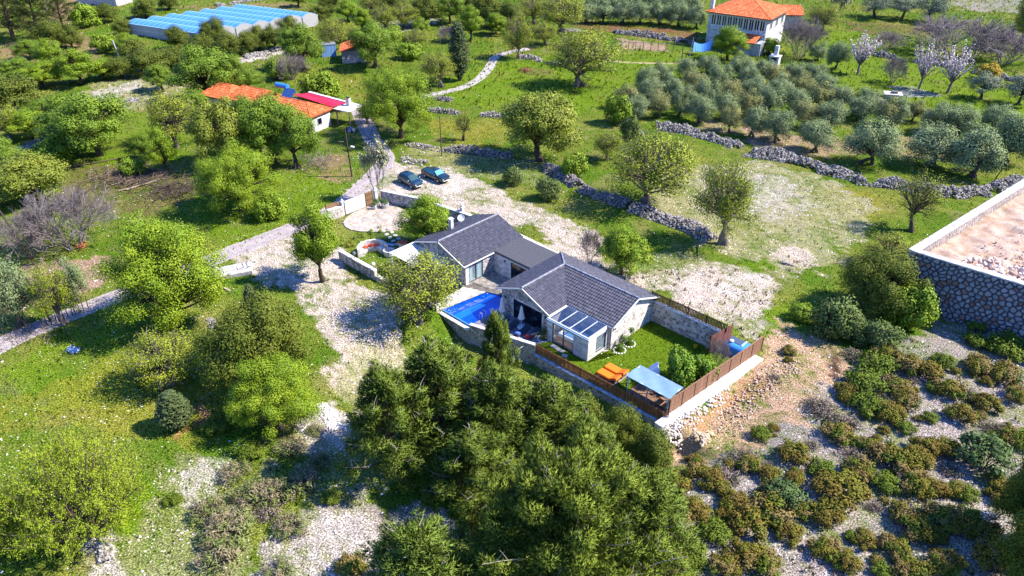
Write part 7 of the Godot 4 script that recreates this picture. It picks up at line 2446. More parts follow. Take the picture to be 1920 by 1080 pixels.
	stone_heap("short curved row of stones right of the large green tree", "rubble", [Vector2(-31.7, -62.7), Vector2(-29.8, -61.2), Vector2(-28.6, -58.3)], 0.8, 0.35, 50, 0.26, [Color(0.25, 0.235, 0.215), Color(0.31, 0.29, 0.265), Color(0.19, 0.175, 0.165), Color(0.4, 0.375, 0.345), Color(0.12, 0.115, 0.11)])
	stone_heap("small stone pile below the well block", "rubble", [Vector2(65.2, -132.0), Vector2(65.8, -127.8), Vector2(67.0, -125.2)], 1.6, 0.35, 45, 0.34, [Color(0.25, 0.235, 0.215), Color(0.31, 0.29, 0.265), Color(0.19, 0.175, 0.165), Color(0.4, 0.375, 0.345), Color(0.12, 0.115, 0.11)])
	stone_heap("rocky row left of the long red-roofed house", "rubble", [Vector2(-72.0, -127.2), Vector2(-67.9, -129.5), Vector2(-66.1, -130.1)], 2.2, 0.5, 45, 0.4, [Color(0.25, 0.235, 0.215), Color(0.31, 0.29, 0.265), Color(0.19, 0.175, 0.165), Color(0.4, 0.375, 0.345), Color(0.12, 0.115, 0.11)])
	stone_heap("small heap of grey rocks on the gravel field", "rubble", [Vector2(30.0, -72.4), Vector2(31.2, -71.0)], 1.4, 0.4, 60, 0.3, [Color(0.25, 0.235, 0.215), Color(0.31, 0.29, 0.265), Color(0.19, 0.175, 0.165), Color(0.4, 0.375, 0.345), Color(0.12, 0.115, 0.11)])
	stone_heap("white boulders above the villa side of the rubble terrace", "rubble", [Vector2(18.2, -120.1), Vector2(19.4, -116.0), Vector2(19.7, -112.1)], 2.2, 0.9, 60, 0.5, [Color(0.25, 0.235, 0.215), Color(0.31, 0.29, 0.265), Color(0.19, 0.175, 0.165), Color(0.4, 0.375, 0.345), Color(0.12, 0.115, 0.11)])
	stone_heap("stone row at the top edge above the greenhouse", "rubble", [Vector2(-79.7, -210.9), Vector2(-74.5, -215.1), Vector2(-69.2, -219.4)], 2.4, 0.7, 30, 0.5, [Color(0.25, 0.235, 0.215), Color(0.31, 0.29, 0.265), Color(0.19, 0.175, 0.165), Color(0.4, 0.375, 0.345), Color(0.12, 0.115, 0.11)])
	stone_heap("pale yellowish boulders on the bare slope below the white ledge", "rubble", [Vector2(15.0, -45.0), Vector2(15.8, -45.8), Vector2(16.3, -45.4)], 1.4, 0.5, 34, 0.5, [Color(0.48, 0.36, 0.2), Color(0.42, 0.33, 0.22), Color(0.5, 0.41, 0.29)])
	stone_heap("line of dirt clods and stones along the bare slope", "rubble", [Vector2(17.2, -46.4), Vector2(20.2, -49.5), Vector2(23.5, -52.8), Vector2(26.5, -54.7)], 2.6, 0.15, 26, 0.26, [Color(0.45, 0.33, 0.24), Color(0.36, 0.24, 0.16), Color(0.5, 0.4, 0.32)])
	stone_heap("loose boulders on the grass behind the cars", "rubble", [Vector2(-16.9, -103.4), Vector2(-14.7, -101.7), Vector2(-12.4, -101.3)], 2.4, 0.35, 12, 0.5, [Color(0.25, 0.235, 0.215), Color(0.31, 0.29, 0.265), Color(0.19, 0.175, 0.165), Color(0.4, 0.375, 0.345), Color(0.12, 0.115, 0.11)])

func plants() -> void:
	set_plants([
		["blx", -32.7, -60.1, 1.18, 1.21, "large bright green tree beside the stony track, tallest left of the villa"],
		["blm", -61.0, -104.0, 1.90, 1.46, "lone round green tree with dark trunk on the left meadow"],
		["blx", -34.3, -85.8, 1.01, 0.93, "big rounded green tree left of the light pole"],
		["blm", -34.8, -102.1, 1.60, 1.59, "leafy green tree close in front of the long red-roofed house"],
		["blm", -30.9, -100.2, 1.21, 1.41, "green tree at the right front corner of the long red-roofed house"],
		["blo", -41.0, -100.2, 1.55, 1.61, "olive green tree before the left end of the long red-roofed house"],
		["blm", -53.4, -129.0, 1.91, 1.54, "tall green tree behind the left end of the red-roofed house"],
		["blm", -48.8, -130.7, 1.14, 1.20, "narrower green tree just behind the red-roofed house, beside a taller one"],
		["blx", -17.4, -111.7, 1.14, 1.19, "large leafy tree overhanging the lane right of the red-roofed house"],
		["blm", -41.4, -148.9, 1.49, 1.40, "yellow green tree at the right end of the dark hedge"],
		["blm", -27.5, -150.4, 1.59, 1.40, "green tree shading the right side of the small stone hut"],
		["bl", -9.4, -171.8, 1.14, 1.16, "vivid green tree right behind the dark cypress"],
		["blo", 4.0, -102.1, 2.21, 1.64, "widest olive-yellow tree growing by the rubble bank behind the cars"],
		["bl", 11.9, -69.9, 0.98, 0.90, "dense fresh green tree on the gravel yard behind the villa"],
		["bl", -9.9, -76.4, 1.11, 0.98, "light green tree inside the courtyard beside the round paving"],
		["bl", -20.4, -68.7, 1.07, 1.38, "slanting green tree outside the courtyard wall by the track"],
		["bl", 44.4, -155.9, 1.28, 1.08, "round vivid green tree against the front of the two-storey house"],
		["blx", -19.0, -45.8, 0.77, 0.71, "bright green tree below the dark evergreen oak"],
		["blo", -62.6, -88.8, 1.83, 0.96, "olive green tree at the left edge above the leafless thicket"],
		["blm", -66.0, -88.1, 0.98, 0.72, "green tree cut off by the left edge"],
		["blm", -66.3, -108.5, 1.72, 1.23, "rounded green tree just left of the lone dark-trunked tree"],
		["bl", -74.9, -111.2, 1.17, 0.73, "small light tree on the left meadow below the stony strip"],
		["bl", -89.2, -145.9, 1.22, 1.01, "bright green tree near the far left, below the dark pines"],
		["blm", -94.0, -142.4, 1.30, 0.68, "green tree at the far left edge below the dark pines"],
		["bl", -80.9, -139.0, 1.66, 0.98, "fresh green tree left of the white post"],
		["bl", -87.2, -137.3, 1.40, 0.74, "middle one of the fresh green trees at far left"],
		["blm", -64.0, -135.1, 0.96, 0.77, "small yellow green tree on the stony strip"],
		["bl", -81.1, -160.9, 1.15, 0.67, "light green tree below the greenhouse's left corner"],
		["bl", -48.4, -97.1, 0.75, 1.01, "slim bright green tree left of the big rounded tree"],
		["blm", -53.2, -102.1, 0.64, 0.67, "small green tree behind the pile of cut branches"],
		["blm", -48.1, -135.7, 0.89, 0.64, "green bush tree directly behind the tiled roof"],
		["blm", -15.0, -189.6, 1.34, 1.14, "green tree in the far thicket right of top centre"],
		["bl", -40.1, -190.7, 1.19, 0.80, "light green tree at the top left of the far thicket"],
		["bl", -34.9, -179.8, 1.03, 0.83, "bright green tree between hut and top edge"],
		["blm", -56.8, -208.1, 1.05, 0.73, "green tree right at the top edge above the greenhouse"],
		["bl", -20.5, -172.8, 0.98, 0.73, "light green bush tree at the left of the dark cypress's top"],
		["bl", -3.7, -177.7, 1.00, 0.74, "bright tree between dark tree and light yellowish tree"],
		["blm", -100.2, -157.6, 1.09, 0.64, "green tree below the second dark pine"],
		["bl", -78.1, -142.4, 1.00, 0.61, "fresh green tree directly left of the white post's foot"],
		["blm", -75.6, -118.0, 1.22, 0.67, "rounded green tree left of the paired meadow trees"],
		["blm", -70.4, -96.7, 1.06, 0.85, "green tree at the left edge above the cut-off one"],
		["blm", -52.3, -120.6, 1.02, 0.70, "green tree left of the tiled roof's left tip"],
		["blm", -37.7, -103.0, 1.29, 1.52, "green tree covering the middle of the long red-roofed house"],
	], "broadleaf_tree", "tree", "green trees around the meadows")
	set_plants([
		["sp", -51.0, -107.8, 1.43, 1.45, "greyish green tree left of the long red-roofed house"],
		["sp", -38.9, -164.0, 1.28, 1.22, "pale olive tree behind the small stone hut"],
		["sp", 1.3, -158.4, 1.13, 1.56, "light tree with yellowish leaves at the top of the gravel path"],
		["sp", 11.5, -179.8, 2.03, 1.51, "yellow green tree left of the upper olive grove"],
		["sp", 12.5, -138.3, 2.11, 1.79, "spreading open-branched tree on the meadow below the upper grove"],
		["sp", 17.3, -87.2, 1.87, 1.70, "open yellow green tree with fan-shaped grey limbs above the rubble heap"],
		["sp", 24.5, -76.9, 1.21, 1.81, "thin see-through tree with slender trunk on the pale field"],
		["sp", -9.2, -61.2, 1.47, 1.29, "loose olive-yellow tree in front of the villa's rear wing"],
		["sp2", 48.1, -80.4, 0.98, 1.20, "small leaning green tree beside the retaining wall's back corner"],
		["sp", -30.0, -51.1, 1.08, 0.94, "crooked sparse tree with dark bent limbs on the left meadow"],
		["sp", -43.8, -60.1, 0.69, 1.18, "small yellow green tree beside the silvery olive on the lane"],
		["sp", -13.4, -137.7, 1.20, 1.13, "brownish green tree left of the dark cypress"],
		["sp2", -7.5, -110.7, 0.57, 0.73, "young thin tree on the grass above the cars"],
		["sp", -30.0, -181.9, 1.26, 1.02, "olive grey tree among far trees, left of top centre"],
		["sp", -25.6, -185.1, 1.37, 1.02, "greyish tree in the far thicket at top centre"],
		["sp", 5.2, -189.6, 1.48, 1.12, "mid green tree at the top edge above the gravel path"],
		["sp", -20.9, -165.3, 1.02, 0.74, "grey flowering bush left of the dark cypress"],
		["sp", -35.3, -197.9, 1.37, 1.04, "olive grey tree at the top edge above the stone hut"],
		["sp", -36.6, -171.8, 0.95, 0.65, "greyish tree just above the hut's roof"],
		["sp", 7.3, -169.0, 1.04, 0.83, "olive tree right of the gravel path's top end"],
		["sp", -23.6, -118.0, 0.67, 0.60, "sparse shrub on the lane's left side near the porch"],
		["sp", -78.0, -110.7, 1.01, 0.91, "greyish open tree at the left edge below the dark evergreen"],
		["sp", -47.8, -116.0, 0.88, 0.73, "olive shrub tree touching the tiled roof's left tip"],
		["sp", 14.0, -102.5, 0.80, 0.77, "thin yellow green tree right of the widest olive-yellow tree"],
		["sp", 72.8, -180.8, 1.33, 1.03, "olive tree behind the leafless tree by the two-storey house"],
		["sp", 110.0, -165.3, 1.26, 2.03, "olive brown tree cut by the right edge near the top"],
		["sp2", 41.5, -71.7, 1.00, 0.68, "low spreading green bush at the back corner of the retaining wall"],
	], "open_tree", "tree", "open yellow green trees")
	set_plants([
		["ba", 8.7, -72.6, 0.42, 1.04, "small leafless tree behind the villa's front wing"],
		["ba", -50.7, -75.9, 1.63, 1.85, "broad leafless grey thicket on the left meadow"],
		["ba", -54.6, -73.9, 0.99, 1.41, "darker leafless thicket behind the leaning dark post"],
		["ba", -42.1, -142.4, 0.99, 1.20, "reddish leafless bush behind the red-roofed house"],
		["ba", -14.4, -171.8, 0.87, 0.89, "grey leafless bush beside the vivid green tree"],
		["ba", 80.5, -163.5, 1.15, 1.06, "leafless brown shrub below the top right olives"],
		["ba", 60.2, -158.4, 1.42, 2.06, "brown leafless tree beside the two-storey house"],
		["ba", 71.8, -140.3, 0.72, 1.28, "tiny leafless sapling between the blossom trees"],
		["ba", 93.7, -160.1, 3.51, 1.98, "wide grey leafless tree on the upper right terrace"],
		["ba", 100.2, -153.5, 2.08, 1.71, "leafless shrub tree right of the wide grey one"],
		["ba", 18.7, -54.0, 0.31, 0.76, "thin leafless sapling in the lawn's shaded corner"],
	], "bare_tree", "tree", "leafless trees")
	set_plants([
		["bs2", -17.3, -88.8, 1.17, 1.52, "pale budding tree beside the courtyard gate"],
		["bs2", 79.9, -190.7, 1.77, 1.41, "pale budding tree at the top right behind the two-storey house"],
	], "blossom_tree", "tree", "pale budding trees")
	set_plants([
		["bu", 17.5, -118.0, 1.35, 1.85, "bright green bush at the lower left edge of the olive grove"],
		["bu", -66.3, -101.3, 1.77, 1.35, "bright green bush standing alone left of the lone round tree"],
		["bu", -87.2, -162.7, 1.69, 1.48, "bright green bush left of the greenhouse's near corner"],
		["bu", -33.6, -130.1, 2.07, 2.06, "round yellow green shrub behind the house with solar heater"],
		["bu", -44.9, -142.4, 1.38, 1.65, "green shrub left of the reddish leafless bush"],
		["bu", -102.3, -186.2, 2.13, 2.23, "yellowish green shrub right of the top left pines"],
		["bu", -26.7, -169.9, 1.74, 1.46, "green bush on the rocky bank right of the hut"],
		["bu", -21.1, -156.7, 1.68, 1.27, "green bush between the hut and the brownish tree"],
		["bu", -29.4, -125.2, 1.33, 1.10, "green bush by the porch of the red-roofed house"],
		["bu", -52.9, -96.7, 1.05, 0.98, "small green bush beside the lone round tree's shadow"],
		["bu", -36.9, -98.2, 1.41, 1.50, "green bush behind the big rounded tree"],
		["bu", -30.0, -83.8, 1.23, 1.21, "green bush right of the big rounded tree's trunk"],
		["bu", 8.6, -96.7, 1.18, 1.27, "green bush on the rubble bank under the open tree"],
		["bu3", 0.0, -94.0, 1.01, 1.30, "dusky bush in the grass above the gravel yard"],
		["bu", 54.7, -161.8, 1.18, 1.46, "small green bush at the two-storey house's sunny wall"],
		["bu3", 30.6, -58.7, 1.47, 1.93, "dusky green shrub left of the large dark shrub tree"],
		["bu", 38.7, -60.1, 1.33, 1.81, "fresh green bush under the retaining wall's corner"],
		["bu3", 32.7, -58.1, 1.06, 1.23, "low grey green shrub below the large dark shrub tree"],
		["bu3", 34.8, -56.9, 1.23, 1.30, "rounded grey green shrub on the edge of the bare gully"],
		["bu3", 4.9, -89.4, 1.10, 1.50, "green shrub on the rubble bank right of the cars"],
		["bu3", 18.3, -110.7, 1.07, 1.90, "small bush at the end of the terrace wall below the olive grove"],
		["bu", 28.7, -61.4, 0.71, 0.65, "grassy green clump on the field edge left of the shrubs"],
		["bu3", 6.9, -39.4, 1.45, 1.78, "dusky shrub right of the nearest pine's top"],
	], "green_bush", "bush", "green bushes")
	set_plants([
		["dkx", -21.9, -51.1, 1.05, 1.18, "dark olive green evergreen oak, broad and dense, left of the stony clearing"],
		["dk", -75.3, -143.1, 1.15, 0.83, "greyish round evergreen just below the white post"],
		["dk", -70.7, -145.9, 1.75, 0.98, "dark evergreen right of the white post"],
		["dk", -66.9, -150.4, 1.54, 0.83, "dark evergreen left of the tall green tree"],
		["dk", -72.3, -165.3, 1.12, 1.01, "dark round tree before the greenhouse's near corner"],
		["dk", -65.3, -168.0, 1.22, 1.20, "dark pointed tree standing in front of the greenhouse"],
		["dk", -64.1, -157.6, 1.20, 1.01, "dark oak of the hedge below the greenhouse, leftmost"],
		["dk", -59.5, -158.4, 1.25, 1.01, "dark oak of the hedge below the greenhouse, second from left"],
		["dk", -56.7, -161.8, 1.21, 0.88, "dark oak of the hedge below the greenhouse, middle"],
		["dk", -54.7, -164.4, 1.08, 1.00, "dark oak of the hedge below the greenhouse, fourth from left"],
		["dk", -51.3, -165.3, 1.17, 0.99, "dark oak of the hedge below the greenhouse, rightmost"],
		["dk", -83.5, -121.7, 2.02, 1.43, "dark evergreen at the left edge above the meadow"],
		["dk", -20.7, -187.3, 1.70, 1.38, "dark evergreen among the far trees at top centre"],
		["dk", -5.8, -185.1, 1.72, 1.51, "dark green tree right of the vivid green tree at top"],
		["dk", -47.2, -202.9, 1.23, 0.90, "dark small tree at the top edge above the greenhouse's right end"],
		["dk", -99.8, -165.3, 1.52, 1.22, "dark bushy evergreen below the top left pines"],
		["dk", -99.2, -190.7, 1.14, 0.89, "dark shrub at top left beside the pale building"],
		["dk", -92.0, -195.4, 1.33, 0.95, "dark tree at top left of the greenhouse"],
		["dk", -90.1, -205.5, 1.07, 0.83, "small dark tree behind the greenhouse"],
		["dk", -95.7, -165.3, 1.07, 0.99, "dim olive shrub below the top left pines, rightmost"],
		["dk", -90.0, -177.7, 0.95, 0.69, "dark shrub touching the greenhouse's left end"],
		["dk", -29.3, -195.4, 1.44, 1.29, "dark tree at the top edge, right of the olive grey one"],
		["dk", -0.6, -184.0, 1.45, 1.21, "dark tree right behind the light yellowish tree"],
		["dk", -11.0, -201.6, 1.47, 1.15, "dark evergreen at the very top right of centre"],
		["dk", -77.1, -154.3, 1.37, 0.95, "dark evergreen bush right of the white post, lower one"],
		["dk", -50.8, -175.7, 1.13, 0.95, "dark tree by the greenhouse's right end"],
		["dk", -47.6, -191.9, 1.11, 0.76, "dark bush right of the greenhouse's far end"],
		["dkx", 36.6, -62.6, 0.94, 0.88, "large dark shrub tree hugging the retaining wall's left corner"],
		["dk", 6.0, -44.5, 0.69, 1.17, "dark olive shrub tree below the slatted fence, left one"],
		["dkx", 8.6, -43.6, 0.52, 0.73, "dark olive shrub tree under the front wall near its corner"],
		["dk", 10.6, -41.6, 0.67, 1.02, "olive brown tree below the corner of the fence"],
		["dkx", 34.8, -34.6, 0.56, 1.13, "dark tree at the right edge of the shrub slope"],
		["dkx", 33.0, -30.0, 0.63, 0.98, "dark shrub tree in the lower right corner"],
	], "evergreen_tree", "tree", "dark evergreen trees")
	set_plants([
		["cy", -24.0, -57.6, 1.26, 1.32, "slim dark juniper spire sticking out above the evergreen oak"],
		["cy2", -27.2, -45.6, 1.88, 0.78, "squat dark juniper beside the small reddish footpath"],
		["cy", -10.0, -141.7, 2.86, 2.23, "tall dark cypress beside the gravel path"],
	], "juniper_tree", "tree", "junipers")
	set_plants([
		["fe", -29.5, -35.0, 1.01, 1.71, "huge feathery lime green shrub tree in the lower left corner"],
		["fe", -34.2, -34.1, 0.53, 1.10, "drooping lime branches at the left edge below the big feathery tree"],
	], "feathery_tree", "tree", "feathery lime trees")
	set_plants([
		["ol", -47.9, -60.1, 1.13, 1.87, "silvery olive tree left of the lane, nearest the left edge"],
		["ol", -44.5, -64.5, 0.73, 1.28, "small grey olive on the bare soil strip left of the large green tree"],
		["olt", 91.3, -195.4, 2.20, 1.30, "first grey olive with visible trunk in the top right row of three"],
		["olt", 97.5, -194.2, 1.98, 1.24, "middle grey olive of the top right row of three"],
		["olt", 102.8, -190.7, 2.05, 1.49, "right-hand grey olive of the top right row of three"],
		["ol", 62.9, -155.9, 1.18, 1.01, "small olive left of the nearest blossom tree"],
		["ol", 64.6, -149.7, 1.20, 1.51, "small olive beside the nearest white blossom tree"],
		["olt", 83.5, -130.7, 1.49, 1.06, "small round olive on the upper meadow under the rubble terrace"],
		["olt", 88.1, -127.2, 1.55, 1.14, "small olive cut by the right edge on the upper meadow"],
		["ol", 45.1, -105.7, 1.47, 1.39, "first olive from the left in the grove's first row above the rubble terrace"],
		["ol", 51.2, -100.9, 1.85, 1.76, "second olive from the left in the grove's first row above the rubble terrace"],
		["ol", 59.9, -100.5, 2.17, 1.58, "third olive from the left in the grove's first row above the rubble terrace"],
		["ol", 69.7, -112.4, 1.42, 1.32, "fourth olive from the left in the grove's first row above the rubble terrace"],
		["ol", 63.9, -96.7, 2.16, 1.83, "fifth olive from the left in the grove's first row above the rubble terrace"],
		["ol", 76.2, -113.6, 1.46, 1.11, "sixth olive from the left in the grove's first row above the rubble terrace"],
		["ol", 71.6, -101.5, 1.67, 2.00, "seventh olive from the left in the grove's first row above the rubble terrace"],
		["ol2", 34.4, -114.0, 1.06, 1.21, "first olive from the left in the grove's second row above the rubble terrace"],
		["ol", 37.7, -112.1, 1.14, 1.34, "second olive from the left in the grove's second row above the rubble terrace"],
		["ol", 40.9, -110.1, 1.27, 1.39, "third olive from the left in the grove's second row above the rubble terrace"],
		["ol2", 47.1, -116.5, 1.25, 1.18, "fourth olive from the left in the grove's second row above the rubble terrace"],
		["ol", 50.5, -115.0, 1.30, 1.28, "fifth olive from the left in the grove's second row above the rubble terrace"],
		["ol", 61.4, -116.5, 1.21, 1.21, "sixth olive from the left in the grove's second row above the rubble terrace"],
		["ol2", 66.2, -119.0, 1.04, 0.93, "seventh olive from the left in the grove's second row above the rubble terrace"],
		["ol", 67.1, -113.1, 1.31, 1.24, "eighth olive from the left in the grove's second row above the rubble terrace"],
		["ol", 30.6, -118.0, 1.22, 1.22, "first olive from the left in the grove's third row above the rubble terrace"],
		["ol", 35.0, -120.1, 1.20, 1.20, "second olive from the left in the grove's third row above the rubble terrace"],
		["ol2", 39.1, -121.1, 1.17, 1.21, "third olive from the left in the grove's third row above the rubble terrace"],
		["ol", 43.2, -122.2, 1.24, 1.22, "fourth olive from the left in the grove's third row above the rubble terrace"],
		["ol", 47.4, -122.7, 1.26, 1.24, "fifth olive from the left in the grove's third row above the rubble terrace"],
		["ol2", 52.2, -124.9, 1.24, 1.26, "sixth olive from the left in the grove's third row above the rubble terrace"],
		["ol", 56.1, -125.2, 1.20, 1.18, "seventh olive from the left in the grove's third row above the rubble terrace"],
		["ol", 57.5, -119.8, 1.27, 1.09, "eighth olive from the left in the grove's third row above the rubble terrace"],
		["ol2", 59.9, -116.0, 1.25, 1.25, "ninth olive from the left in the grove's third row above the rubble terrace"],
		["ol", 20.3, -119.5, 1.17, 1.09, "first olive from the left in the grove's fourth row above the rubble terrace"],
		["ol2", 24.2, -120.6, 1.18, 1.20, "second olive from the left in the grove's fourth row above the rubble terrace"],
		["ol", 28.2, -121.7, 1.20, 1.26, "third olive from the left in the grove's fourth row above the rubble terrace"],
		["ol", 33.0, -124.9, 1.24, 1.34, "fourth olive from the left in the grove's fourth row above the rubble terrace"],
		["ol2", 37.2, -126.6, 1.26, 1.30, "fifth olive from the left in the grove's fourth row above the rubble terrace"],
		["ol", 41.6, -127.2, 1.28, 1.32, "sixth olive from the left in the grove's fourth row above the rubble terrace"],
		["ol", 46.9, -130.1, 1.32, 1.18, "seventh olive from the left in the grove's fourth row above the rubble terrace"],
		["ol2", 51.7, -132.0, 1.24, 1.14, "eighth olive from the left in the grove's fourth row above the rubble terrace"],
		["ol", 55.8, -132.0, 1.25, 1.16, "ninth olive from the left in the grove's fourth row above the rubble terrace"],
		["ol", 59.5, -122.5, 1.14, 1.25, "tenth olive from the left in the grove's fourth row above the rubble terrace"],
		["ol2", 19.7, -125.2, 1.22, 1.11, "first olive from the left in the grove's fifth row above the rubble terrace"],
		["ol", 23.7, -127.2, 1.29, 1.18, "second olive from the left in the grove's fifth row above the rubble terrace"],
		["ol", 27.7, -129.0, 1.31, 1.32, "third olive from the left in the grove's fifth row above the rubble terrace"],
		["ol2", 32.6, -132.0, 1.30, 1.29, "fourth olive from the left in the grove's fifth row above the rubble terrace"],
		["ol", 37.8, -135.7, 1.29, 1.21, "fifth olive from the left in the grove's fifth row above the rubble terrace"],
		["ol", 43.0, -135.1, 1.24, 1.16, "sixth olive from the left in the grove's fifth row above the rubble terrace"],
		["ol2", 49.0, -139.0, 1.28, 1.08, "seventh olive from the left in the grove's fifth row above the rubble terrace"],
		["ol", 53.5, -140.3, 1.25, 0.97, "eighth olive from the left in the grove's fifth row above the rubble terrace"],
		["ol", 56.8, -139.7, 1.20, 0.97, "ninth olive from the left in the grove's fifth row above the rubble terrace"],
		["ol", 24.5, -135.7, 1.16, 1.09, "first olive from the left in the grove's sixth row above the rubble terrace"],
		["ol", 28.0, -139.0, 1.19, 1.12, "second olive from the left in the grove's sixth row above the rubble terrace"],
		["ol", 33.2, -142.4, 1.11, 1.14, "third olive from the left in the grove's sixth row above the rubble terrace"],
		["ol", 38.1, -145.9, 1.20, 1.00, "fourth olive from the left in the grove's sixth row above the rubble terrace"],
		["ol", 43.4, -142.4, 1.41, 1.20, "fifth olive from the left in the grove's sixth row above the rubble terrace"],
		["ol", 48.4, -143.8, 1.26, 0.93, "sixth olive from the left in the grove's sixth row above the rubble terrace"],
		["ol", 18.4, -190.7, 1.54, 1.24, "grey olive of the upper grove, first row from the front, first from left"],
		["ol", 22.5, -189.6, 1.61, 1.29, "grey olive of the upper grove, first row from the front, second from left"],
	], "olive_tree", "tree", "olive trees")
	set_plants([
		["ol", 26.8, -189.6, 1.62, 1.37, "grey olive of the upper grove, first row from the front, third from left"],
		["ol", 31.2, -188.4, 1.69, 1.43, "grey olive of the upper grove, first row from the front, fourth from left"],
		["ol", 35.8, -188.4, 1.62, 1.37, "grey olive of the upper grove, first row from the front, fifth from left"],
		["ol", 39.9, -186.2, 1.69, 1.42, "grey olive of the upper grove, first row from the front, sixth from left"],
		["ol", 43.6, -184.0, 1.52, 1.41, "grey olive of the upper grove, first row from the front, seventh from left"],
		["ol", 21.3, -200.3, 1.62, 1.29, "grey olive of the upper grove, second row from the front, first from left"],
		["ol", 26.1, -200.3, 1.70, 1.29, "grey olive of the upper grove, second row from the front, second from left"],
		["ol", 30.7, -199.1, 1.70, 1.36, "grey olive of the upper grove, second row from the front, third from left"],
		["ol", 35.8, -199.1, 1.70, 1.36, "grey olive of the upper grove, second row from the front, fourth from left"],
		["ol", 40.5, -197.9, 1.70, 1.36, "grey olive of the upper grove, second row from the front, fifth from left"],
		["ol", 44.6, -195.4, 1.69, 1.41, "grey olive of the upper grove, second row from the front, sixth from left"],
		["ol", 24.6, -212.2, 1.71, 1.20, "grey olive of the upper grove, third row from the front, first from left"],
		["ol", 30.3, -212.2, 1.72, 1.20, "grey olive of the upper grove, third row from the front, second from left"],
		["ol", 36.2, -210.9, 1.71, 1.28, "grey olive of the upper grove, third row from the front, third from left"],
		["ol", 41.7, -210.9, 1.72, 1.20, "grey olive of the upper grove, third row from the front, fourth from left"],
		["ol", 46.4, -209.5, 1.72, 1.20, "grey olive of the upper grove, third row from the front, fifth from left"],
	], "olive_tree", "tree", "olive trees")
	set_plants([
		["pd", -113.8, -174.7, 1.99, 1.31, "dark pine in the top left corner"],
		["pd", -105.3, -170.9, 1.60, 1.26, "second dark pine from the top left corner"],
		["pd", -107.8, -185.1, 1.32, 1.02, "dark pine furthest right in the top left group"],
	], "pine_tree", "tree", "dark pines at the top left")
	set_plants([
		["bs", 67.6, -145.9, 2.30, 1.83, "white blossom tree nearest the two-storey house"],
		["bs", 75.4, -137.0, 1.93, 1.95, "middle white blossom tree on the upper meadow"],
		["bs", 79.4, -134.4, 2.31, 1.99, "right-hand white blossom tree on the upper meadow"],
	], "blossom_tree", "tree", "white blossom trees")
	set_plants([
		["bu2", 90.9, -142.4, 1.55, 1.35, "orange yellow shrub on the upper rubble terrace"],
	], "yellow_shrub", "shrub", "")
	set_plants([
		["ci", 14.4, -51.1, 0.94, 1.36, "leafy citrus bush on the lawn beside the blue canopy"],
		["ci", 16.7, -51.9, 0.72, 0.93, "smaller citrus bush by the wooden side fence"],
	], "citrus_bush", "bush", "citrus bushes on the lawn")
	set_plants([
		["pi", -1.3, -41.6, 1.20, 1.03, "inner pine of the front clump, behind the nearest pine"],
		["pi", 5.9, -40.0, 1.00, 0.77, "pine at the right of the front clump, below the fence's middle"],
		["pi", -5.4, -43.9, 1.45, 1.11, "dark green pine at the left of the front pine clump"],
		["pi", -1.1, -47.7, 0.64, 1.19, "slim pine top rising in front of the swimming pool"],
		["pi", 2.4, -43.3, 1.25, 0.86, "middle pine of the front clump below the slatted fence"],
		["pi", -8.9, -40.8, 1.08, 1.08, "shaded pine leaning over the lower stony slope"],
		["pix", 3.5, -30.0, 1.06, 1.24, "nearest yellow green pine with pale bare twigs, bottom centre"],
		["pi", -2.4, -38.4, 1.10, 0.73, "low pine between the nearest pine and the left pine"],
		["pi", 7.9, -32.0, 1.19, 0.88, "right flank pine beside the nearest pine at the bottom"],
		["pi", -5.4, -28.9, 1.25, 0.82, "dark pine cut off by the bottom edge, left of centre"],
	], "pine_tree", "tree", "pines in front of the villa")
